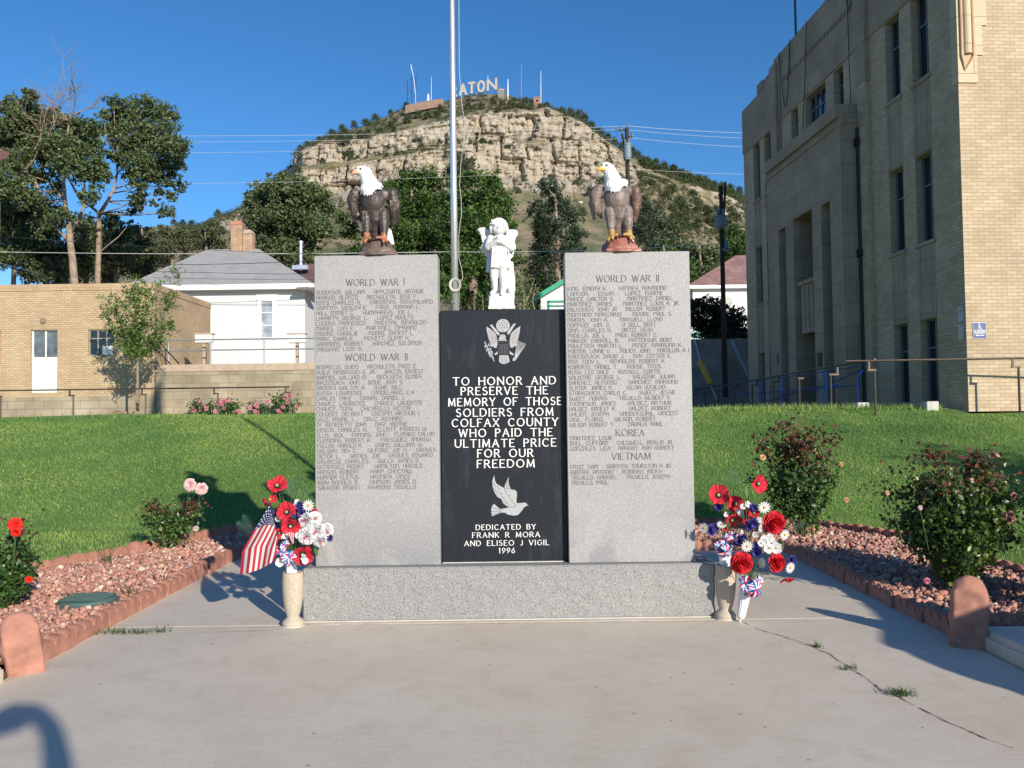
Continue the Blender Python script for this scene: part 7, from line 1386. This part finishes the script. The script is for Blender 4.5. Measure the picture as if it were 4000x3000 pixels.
tree('ash_tree', 'dense bright green tree right of the flagpole behind the cherub', [(985, 390, 24), (1020, 385, 24), (1060, 400, 24), (1000, 430, 38), (1050, 440, 40), (1090, 440, 24), (990, 490, 40), (1045, 500, 46), (1095, 490, 26), (1000, 560, 46), (1060, 570, 46), (1100, 560, 26), (1020, 630, 46), (1080, 640, 40), (970, 620, 40)], 59, [[(1020, 690, .4), (1022, 580, .35), (1030, 480, .22), (1020, 420, .1)]], 'ash', .22, 110, 82)
tree('poplar_tree', 'pale sparse tree rising behind the green tree at the flagpole', [(985, 345, 16), (1000, 365, 20), (1015, 350, 14), (975, 370, 16)], 90, [[(995, 560, .3), (996, 420, .2), (998, 340, .06)]], 'olive', .25, 70, 83)
def conifer(name, label, px, ytop, ybot, wpx, Y, kind, seed, zb=None, leaf=.2, dens=1.0):
    rs = np.random.default_rng(seed); top = at(px, ytop, Y); bot = at(px, ybot, Y); h = top.z - bot.z; wr = wpx / F * Y / 2; e = empty(name, bot, 0, label=label, cat='tree'); n_ = int(2600 * dens); P = []
    q = MB(); q.tube([(0, 0, -.3), (0, 0, h * .5), (0, 0, h * .98)], [.22, .13, .03], 7)
    for lv in range(22):
        z = h * (.04 + .94 * lv / 22); r_ = wr * (1 - (z / h)) ** .75 + .12; nb = 9
        for b_ in range(nb):
            a = rs.uniform(0, 6.283); rr_ = r_ * rs.uniform(.7, 1.12); tip = np.array([math.cos(a) * rr_, math.sin(a) * rr_, z - .12 * rr_]); q.tube([(0, 0, z + .1), tuple(tip)], [.03, .01], 4, False); m_ = n_ // (22 * nb) + 4; t_ = rs.uniform(.2, 1.05, m_)[:, None]
            P.append(np.array([0, 0, z + .1]) * (1 - t_) + tip * t_ + rs.normal(size=(m_, 3)) * np.array([.12, .12, .10]) * (wr / 1.6))
    P = np.concatenate(P); Vv, Fv = leaf_arrays(P, leaf, .4, .35, .1, rs); fastmesh('crown', Vv, Fv, M['leaf'], e, palette(len(P), LCOL[kind], rs=rs)); q.build('trunk', M['wood_pole'], e); return e
conifer('conifer_tree', 'dark narrow conifer right of the cherub statue', 1172, 458, 700, 125, 50, 'conifer', 90, dens=3.0)
conifer('spruce_tree', 'spruce with drooping boughs behind the right eagle', 1400, 430, 640, 130, 66, 'spruce', 91, leaf=.26, dens=1.3)
tree('feathery_tree', 'feathery grey-green tree above the dark conifer', [(1185, 405, 24), (1205, 440, 30), (1165, 450, 24), (1230, 470, 26), (1190, 490, 30), (1240, 510, 26), (1215, 540, 30), (1180, 400, 16), (1250, 550, 24), (1225, 590, 30)], 72, [[(1205, 690, .3), (1204, 540, .25), (1200, 430, .1)]], 'spruce', .24, 60, 84)
for k, (cl, Y, kd, lab) in enumerate([([(1415, 590, 34), (1440, 560, 30), (1450, 610, 36), (1400, 620, 30), (1480, 570, 22)], 64, 'ash', 'cottonwood just right of the right pillar top'), ([(1480, 540, 24), (1510, 560, 34), (1500, 600, 38), (1540, 600, 32), (1535, 555, 24), (1520, 640, 34)], 70, 'elm', 'cottonwood left of the wooden pole with transformer'), ([(1585, 500, 18), (1590, 540, 28), (1600, 580, 30), (1570, 560, 24), (1580, 610, 26), (1620, 530, 30)], 74, 'ash', 'green tree between the wooden pole and the right building'), ([(1390, 500, 26), (1370, 470, 20), (1420, 480, 24), (1450, 500, 26), (1440, 530, 26)], 86, 'olive', 'olive tree above the spruce behind the right eagle')]):
    x_ = sum(c[0] for c in cl) / len(cl); tree('cottonwood_tree', lab, cl, Y, [[(x_, 690, .2), (x_ + 3, 600, .16), (x_ - 4, 530, .08)]], kd, .24, 90, 95 + k)
tree('dark_shrub', 'dark bush in shade left of the right building', [(1510, 660, 24), (1500, 690, 24), (1545, 665, 20), (1560, 690, 30), (1590, 690, 26), (1600, 720, 26), (1570, 725, 26), (1530, 710, 30), (1540, 740, 24)], 38.5, [[(1550, 790, .1), (1552, 730, .08), (1550, 690, .05)]], 'conifer', .13, 330, 85, .8)
def thin_tree(label, stems, Y, seed, name='sumac_shrub'):
    rs = np.random.default_rng(seed); b0 = at(stems[0][0][0], 760, Y); e = empty(name, b0, 0, label=label, cat='shrub'); q = MB(); P = []
    for st in stems:
        pts = [at(x, y, Y) - b0 for x, y in st]; q.tube(pts, [.018, .012, .006, .004][:len(pts)] if len(pts) <= 4 else .01, 5)
        for a, b_ in zip(pts, pts[1:]):
            L = (b_ - a).length
            for k in range(int(L / .035)):
                t = rs.uniform(0, 1); p = a.lerp(b_, t); d = Vector((rs.choice([-1, 1]) * rs.uniform(.4, 1), rs.uniform(-.5, .5), rs.uniform(.1, .6))).normalized()
                for j in range(5): P.append((p + d * .045 * j + Vector(rs.normal(size=3)) * .018)[:])
    P = np.array(P); Vv, Fv = leaf_arrays(P, .065, .2, .5, .2, rs); fastmesh('foliage', Vv, Fv, M['leaf'], e, palette(len(P), [(.10, .17, .04), (.13, .20, .05), (.08, .13, .035)], rs=rs)); q.build('stems', M['bark_thin'], e); return e
thin_tree('thin yellow-green shrub right of the cherub statue', [[(1135, 690), (1131, 640), (1127, 600), (1121, 575)], [(1133, 660), (1145, 630), (1155, 602)], [(1120, 690), (1124, 660), (1150, 625)], [(1160, 690), (1150, 650), (1157, 615)]], 16, 1)
thin_tree('small yellow-green shoots left of the cherub base', [[(1028, 700), (1024, 660), (1023, 640)], [(1045, 700), (1043, 660), (1042, 636)], [(1060, 690), (1062, 610), (1066, 590)]], 16.5, 2)
# sapling in front of the brick wall
S7 = lambda x, y, Y_: at(x * .325, 442.5 + y * .325, Y_)
def sapling():
    rs = np.random.default_rng(99); Yt = 25.4; b0 = S7(917, 1375, Yt); e = empty('sapling_tree', b0, 0, label='young staked tree with light green leaves before the low brick building', cat='tree'); q = MB(); P = []
    main = [S7(x, y, Yt) - b0 for x, y in ((917, 1375), (915, 1180), (912, 980), (906, 760), (902, 600), (905, 470))]; q.tube(main, [.045, .040, .034, .022, .014, .006], 8)
    br_ = [((912, 960), (850, 860), (770, 740), (705, 600)), ((912, 930), (1000, 800), (1090, 620), (1180, 440)), ((912, 1000), (1010, 930), (1090, 840), (1140, 780)), ((912, 985), (840, 920), (770, 850), (700, 740)), ((908, 860), (960, 760), (1000, 640), (1010, 530)), ((908, 880), (860, 760), (840, 640), (850, 540)), ((912, 1010), (960, 985), (1010, 960)), ((912, 1010), (860, 970), (820, 920)), ((906, 760), (930, 640), (960, 520)), ((912, 950), (1040, 860), (1120, 700), (1150, 600)), ((910, 900), (800, 800), (740, 690))]
    for b_ in br_:
        pts = [S7(x, y, Yt + (0 if i == 0 else rs.uniform(-.5, .5))) - b0 for i, (x, y) in enumerate(b_)]; q.tube(pts, [.018, .012, .008, .004][:len(pts)], 5)
        for a, c in zip(pts, pts[1:]):
            for k in range(13):
                p = a.lerp(c, rs.uniform(0, 1.05)); d = Vector(rs.normal(size=3)); d.z = d.z * .6 + .15; d.normalize(); L = rs.uniform(.18, .45); q.tube([p, p + d * L], [.004, .002], 3, False)
                for j in range(13): P.append((p + d * L * rs.uniform(.15, 1.15) + Vector(rs.normal(size=3)) * .045)[:])
    for k in range(420): p = main[2].lerp(main[5], rs.uniform(0, 1)); P.append((p + Vector(rs.normal(size=3)) * .13)[:])
    P = np.array(P); Vv, Fv = leaf_arrays(P, .105, .4, .42, .2, rs); fastmesh('crown', Vv, Fv, M['leaf'], e, palette(len(P), LCOL['bright'], rs=rs)); q.build('trunk', M['bark_thin'], e, True); return e
sp_ = sapling()
q = MB(); q.tube([S7(905, 1370, 25.3) - sp_.location, S7(907, 1190, 25.3) - sp_.location], .022, 6); q.build('stake', M['bark_dead'], sp_)

# ================================================================== POLES AND WIRES
def util_pole(label, px, Y, ytop, zb, r_, fork, trans, extra=None):
    t = at(px, ytop, Y); e = empty('utility_pole', Vector((t.x, Y, zb)), 0, label=label, cat='utility pole'); h = t.z - zb; o = e.location
    q = MB(); q.tube([(0, 0, -.5), (0, 0, h * .5), (0, 0, h)], [r_ * 1.15, r_, r_ * .85], 10); q.build('pole', M['wood_pole'], e)
    q = MB(); a, b_ = fork; q.tube([at(*a, Y) - o + Vector((0, -.1, 0)), at(*b_, Y) - o + Vector((0, -.1, 0))], [r_ * .6, r_ * .45], 8); q.build('side_arm', M['wood_pole'], e)
    x0, y0, x1, y1 = trans; c = at((x0 + x1) / 2, y1, Y - .35) - o; R_ = (x1 - x0) / 2 / F * Y; H_ = (y1 - y0) / F * Y
    q = MB(); q.lathe([(0, 0), (R_ * .85, 0), (R_ * .9, H_ * .1), (R_, H_ * .12), (R_, H_ * .85), (R_ * 1.06, H_ * .87), (R_ * 1.06, H_ * .93), (R_ * .8, H_), (0, H_ * 1.04)], 18, Matrix.Translation(c)); tr = q.build('transformer', M['transformer'], e, False)
    for s_ in (-.5, .4): q = MB(); q.lathe([(.05, 0), (.08, .06), (.05, .12), (.08, .18), (.04, .26), (0, .28)], 8, Matrix.Translation(c + Vector((R_ * s_, 0, H_)))); q.build('insulator', M['transformer'], tr)
    return e
p1 = util_pole('dark utility pole with grey transformer rising behind the right eagle', 1354, 55, 278, 4.0, .165, ((1352, 325), (1343, 290)), (1346.5, 309, 1364, 346))
o = p1.location; q = MB(); q.tube([at(1332, 282, 55) - o, at(1352, 280, 55) - o], .06, 6); q.tube([at(1352, 298, 55) - o, at(1368, 294, 55) - o], .05, 6); q.build('crossarm', M['wood_pole'], p1)
for px, py in ((1356, 276), (1333, 286), (1343, 283), (1366, 296)): q = MB(); q.lathe([(.05, 0), (.10, .08), (.05, .16), (.09, .24), (.0, .34)], 8, Matrix.Translation(at(px, py, 55) - o)); q.build('insulator', M['transformer'], p1)
p2 = util_pole('dark utility pole with transformer and lamp beside the right building', 1557, 35, 402, 2.6, .10, ((1560, 500), (1566, 395)), (1545, 465, 1570, 493)); o = p2.location
q = MB(); q.tube([at(1560, 515, 35) - o, at(1566, 503, 35) - o, at(1568, 512, 35) - o], .02, 6); q.lathe([(.03, .35), (.09, .30), (.11, .12), (.19, .05), (.19, 0), (0, -.01)], 14, Matrix.Translation(at(1568, 542, 35) - o) @ Matrix.Diagonal((1, 1, 1.4, 1))); q.build('street_lamp', M['transformer'], p2)
q = MB()
for py in (640, 615, 690): q.tube([at(1549, py, 34.9) - o, at(1566, py, 34.9) - o], .015, 5)
q.build('climbing_rung', M['black_iron'], p2)
for (a, b_), mt, lab in ((((1356, 300, 55), (1512, 775, 38)), 'wire', 'guy'), (((1560, 470, 35), (1500, 640, 50)), 'wire_dark', 'drop')):
    pass
def wire(label, pts, r_, sag, mat='wire', grp='overhead wires'):
    P = [at(*p) for p in pts]; Q = []
    for a, b_ in zip(P, P[1:]): Q += [a.lerp(b_, t) + Vector((0, 0, -sag * 4 * t * (1 - t))) for t in np.linspace(0, 1, 24)]
    c_ = Q[0].copy(); q = MB(); q.tube([p - c_ for p in Q], r_, 5); o = q.build('overhead_wire', M[mat]); o.location = c_; tag(o, label, 'wire', grp); return o
wire('topmost bright wire from the left edge over the pole behind the right eagle', [(-60, 288, 60), (1356, 272, 55), (2000, 282, 60)], .010, .4)
wire('second bright overhead wire reaching the pole behind the right eagle', [(-60, 300, 60), (1343, 279, 55), (2000, 291, 60)], .008, .5)
wire('third bright overhead wire, passing just under the top of the pole behind the right eagle', [(-60, 325, 60), (1366, 298, 55), (2000, 312, 60)], .008, .5)
wire('fine wire crossing the sky behind both eagle heads', [(-60, 396, 58), (1356, 364, 55), (2000, 366, 60)], .007, .4)
wire('long bright wire just above the brick parapet running behind the cherub', [(-60, 543, 44), (960, 544, 42), (1550, 527, 35)], .014, .12)
wire('dark drop wire across the grey roof, upper one', [(-60, 505, 35), (430, 538, 35), (700, 548, 35)], .010, .05, 'wire_dark')
wire('dark drop wire across the middle of the grey roof', [(330, 572, 35), (700, 562, 35)], .014, .05, 'wire_dark')
wire('dark drop wire low on the grey roof', [(330, 586, 35.5), (700, 592, 35.5)], .010, .03, 'wire_dark')
wire('lowest dark drop wire on the grey roof', [(330, 600, 36), (700, 603, 36)], .009, .03, 'wire_dark')
wire('dark wires drooping from the transformer pole to the left', [(1552, 478, 35), (1440, 560, 50), (1300, 590, 60)], .014, .3, 'wire_dark')
wire('dark service wire right of the transformer pole', [(1557, 532, 35), (1640, 545, 33)], .014, .1, 'wire_dark')
wire('thin bright cable between the shrubs at the far left', [(-10, 565, 52), (85, 590, 52)], .02, .02)
gw = empty('guy_wire', at(1537, 832, 33.5), 0, label='guy wire with yellow guard beside the right pillar', cat='guy wire'); o = gw.location
q = MB(); q.tube([at(1498, 725, 34.5) - o, at(1514, 785, 34) - o, Vector((.2, 0, -.6))], .02, 5); q.build('wire', M['wire'], gw); q = MB(); q.tube([at(1511, 781, 33.9) - o, at(1535, 830, 33.5) - o], .13, 10); q.build('guard', M['yellow'], gw)
gw = empty('guy_wire', at(1640, 875, 31), 0, label='guy wire with long grey guard near the left end of the right building', cat='guy wire'); o = gw.location
q = MB(); q.tube([at(1562, 690, 34.8) - o, at(1581, 735, 34.5) - o, Vector((0, 0, -.2))], .012, 5); q.build('wire', M['wire_dark'], gw); q = MB(); q.tube([at(1581, 735, 34.4) - o, at(1618, 818, 32.5) - o], .06, 8); q.build('guard', M['rail_grey'], gw)

# ================================================================== FLAGPOLE BEHIND THE MEMORIAL
fp = empty('flagpole', (at(983, 600, 9.0).x, 9.0, 0), 0, label='silver flagpole with white halyard rising behind the black slab', cat='flagpole'); o = fp.location
q = MB(); q.tube([(0, 0, 0), (-.005, 0, 5), (.0, 0, 11)], [.037, .036, .028], 20); q.build('pole', M['aluminium'], fp, True)
q = MB(); q.lathe([(.10, 0), (.10, .04), (.045, .10), (.037, .12)], 20); q.build('base_collar', M['aluminium'], fp)
q = MB(); rp = [(991, -40), (992, 150), (998, 230), (1004, 262), (1003, 300), (998, 330), (995, 360), (993, 400), (996, 430), (997, 465), (994, 480), (991, 510), (991, 555), (998, 585), (1000, 600), (992, 615), (991, 660), (990, 760)]
q.tube([at(x, y, 8.97) - o for x, y in rp], .003, 5); q.build('halyard', M['rope'], fp)
q = MB()
for k in range(4): q.tube([at(983, 615.5, 8.955) - o + Vector((math.cos(a) * (.045 + .006 * k), -.004 * k, math.sin(a) * (.055 + .006 * k))) for a in np.linspace(0, 6.283, 20)], .0045, 5)
q.build('coiled_rope', M['rope'], fp); q = MB(); q.tube([at(974, 652, 8.96) - o, at(984, 653, 8.95) - o], .008, 6); q.build('cleat', M['aluminium'], fp)
ft = empty('flag', (o.x - .04, 8.97, 8.3), 0, label='limp flag hanging high on the silver flagpole, above the picture', cat='flag'); q = MB()
for k in range(16):
    t = k / 16; w0, w1 = .05 + .38 * math.sin(math.pi * min(1, t * .75 + .1)), .05 + .38 * math.sin(math.pi * min(1, (t + 1 / 16) * .75 + .1)); z0, z1 = 2.3 - 2.6 * t, 2.3 - 2.6 * (t + 1 / 16)
    for j in range(7): q.cur = [(.5, .035, .065), (.74, .7, .66)][j % 2]; a0, a1 = j / 7, (j + 1) / 7; q.add([(-w0 * a0, .03 * math.sin(a0 * 14 + t * 3), z0), (-w0 * a1, .03 * math.sin(a1 * 14 + t * 3), z0), (-w1 * a1, .03 * math.sin(a1 * 14 + t * 3), z1), (-w1 * a0, .03 * math.sin(a0 * 14 + t * 3), z1)], [(0, 1, 2, 3)])
q.build('cloth', M['petal'], ft, fix=False)

# ================================================================== THINGS OUTSIDE THE FRAME WHOSE SHADOWS FALL INTO IT
SH = Vector((SD.x, SD.y, 0)).normalized(); LT = Vector((-SH.y, SH.x, 0)); TE = math.tan(SUN_EL)                # towards the sun, and across
def back(px, py, a0): p = gnd(px, py); a = -p.dot(SH); return LT * p.dot(LT) - SH * a0 + Vector((0, 0, (a - a0) * TE))
gl = empty('shadow_arch', (0, 0, 0), 0, label='unseen arched pipe behind the camera, added to cast the shadow of the camera operator', cat='shadow caster'); q = MB(); rp = []  # made-up arch; its shadow replaces that of the person holding the camera
for x, y in ((-260, 1080), (-90, 830), (20, 720), (120, 620), (260, 555), (420, 560), (560, 580), (690, 660), (800, 780), (880, 900), (930, 1080), (970, 1280), (1000, 1548)): rp.append(back(x / 4.424 / 1.80832, (2650 + y / 4.424) / 1.80832, -2.0))
last = rp[-1]; d = (rp[-1] - rp[-2]); rp.append(Vector((last.x + d.x * .8, last.y + d.y * .8, last.z * .55))); rp.append(Vector((rp[-1].x, rp[-1].y, 0)))
q.tube([p - gl.location for p in rp], [.03, .05, .055, .055, .05, .045, .055, .055, .055, .055, .058, .060, .065, .07, .075], 12); q.build('post', M['black_iron'], gl, True); q = MB(); q.lathe([(.03, .1), (.09, .06), (.12, 0), (0, -.01)], 16, Matrix.Translation(rp[2] + Vector((0, 0, -.05)))); q.build('arch_head', M['black_iron'], gl)
PTS = []  # invented boulder outline, projected back along the sun from the shadow edge
for x, y in ((1508, 1690), (1380, 1640), (1200, 1590), (1000, 1520), (840, 1450), (760, 1405), (680, 1395), (640, 1360), (642, 1320), (635, 1270), (620, 1210), (580, 1165), (520, 1130)): p = gnd((3000 + x / 1.508) / 1.80832, (1600 + y / 1.508) / 1.80832); PTS.append((p.dot(LT), -p.dot(SH) * TE))
l0, z0_ = PTS[-1]; PTS = [(PTS[0][0] - .08, -.1), (PTS[0][0] - .05, PTS[0][1] * .6)] + PTS + [(l0 + .05, z0_ - .06), (l0 + .1, z0_ - .22), (l0 + .3, z0_ - .34), (l0 + .7, z0_ - .45), (l0 + .95, z0_ - .8), (l0 + 1.0, -.1)]
q = sculpt('shadow_boulder', [('p', PTS, 0, .45)], .02, M['red_block'], None, 1, .0, 3); yv = LT; xr = -SH
TB = Matrix(((yv.x, SH.x, 0, 0), (yv.y, SH.y, 0, 0), (0, 0, 1, 0), (0, 0, 0, 1))); q.matrix_world = TB; tag(q, 'large invented boulder right of the picture, outlined to cast the foreground shadow', 'boulder')
tree('yard_tree', 'small leafy tree on the lawn beyond the right picture edge', [(0, 0, 0)], 1, [[(0, 0, .1)]], 'ash', .1, 1, 5, base=Vector((0, 0, 0))) if False else None
def free_tree(name, label, loc, cl, h, kind, leaf, dens, seed):
    rs = np.random.default_rng(seed); e = empty(name, loc, 0, label=label, cat='tree'); P = clumps(cl, dens, rs); Vv, Fv = leaf_arrays(P, leaf, .3, .65, .25, rs); fastmesh('crown', Vv, Fv, M['leaf'], e, palette(len(P), LCOL[kind], rs=rs)); q = MB(); q.tube([(0, 0, -.2), (.05, 0, h * .5), (0, 0, h)], [.12, .09, .03], 8)
    for c, r_ in cl: q.tube([(0, 0, h * .45), tuple(Vector(c) * .6 + Vector((0, 0, h * .15))), c], [.05, .03, .01], 5)
    q.build('trunk', M['bark'], e); return e
free_tree('yard_tree', 'small leafy tree on the lawn beyond the right picture edge', (12.4, 5.2, .07), [((0, 0, 3.4), .9), ((.8, .3, 3.0), .8), ((-.9, .2, 3.1), .7), ((.2, -.5, 4.0), .7), ((1.5, 0, 3.5), .6), ((-1.5, 0, 2.8), .45), ((2.0, .5, 2.7), .6)], 3.6, 'ash', .12, 90, 7)
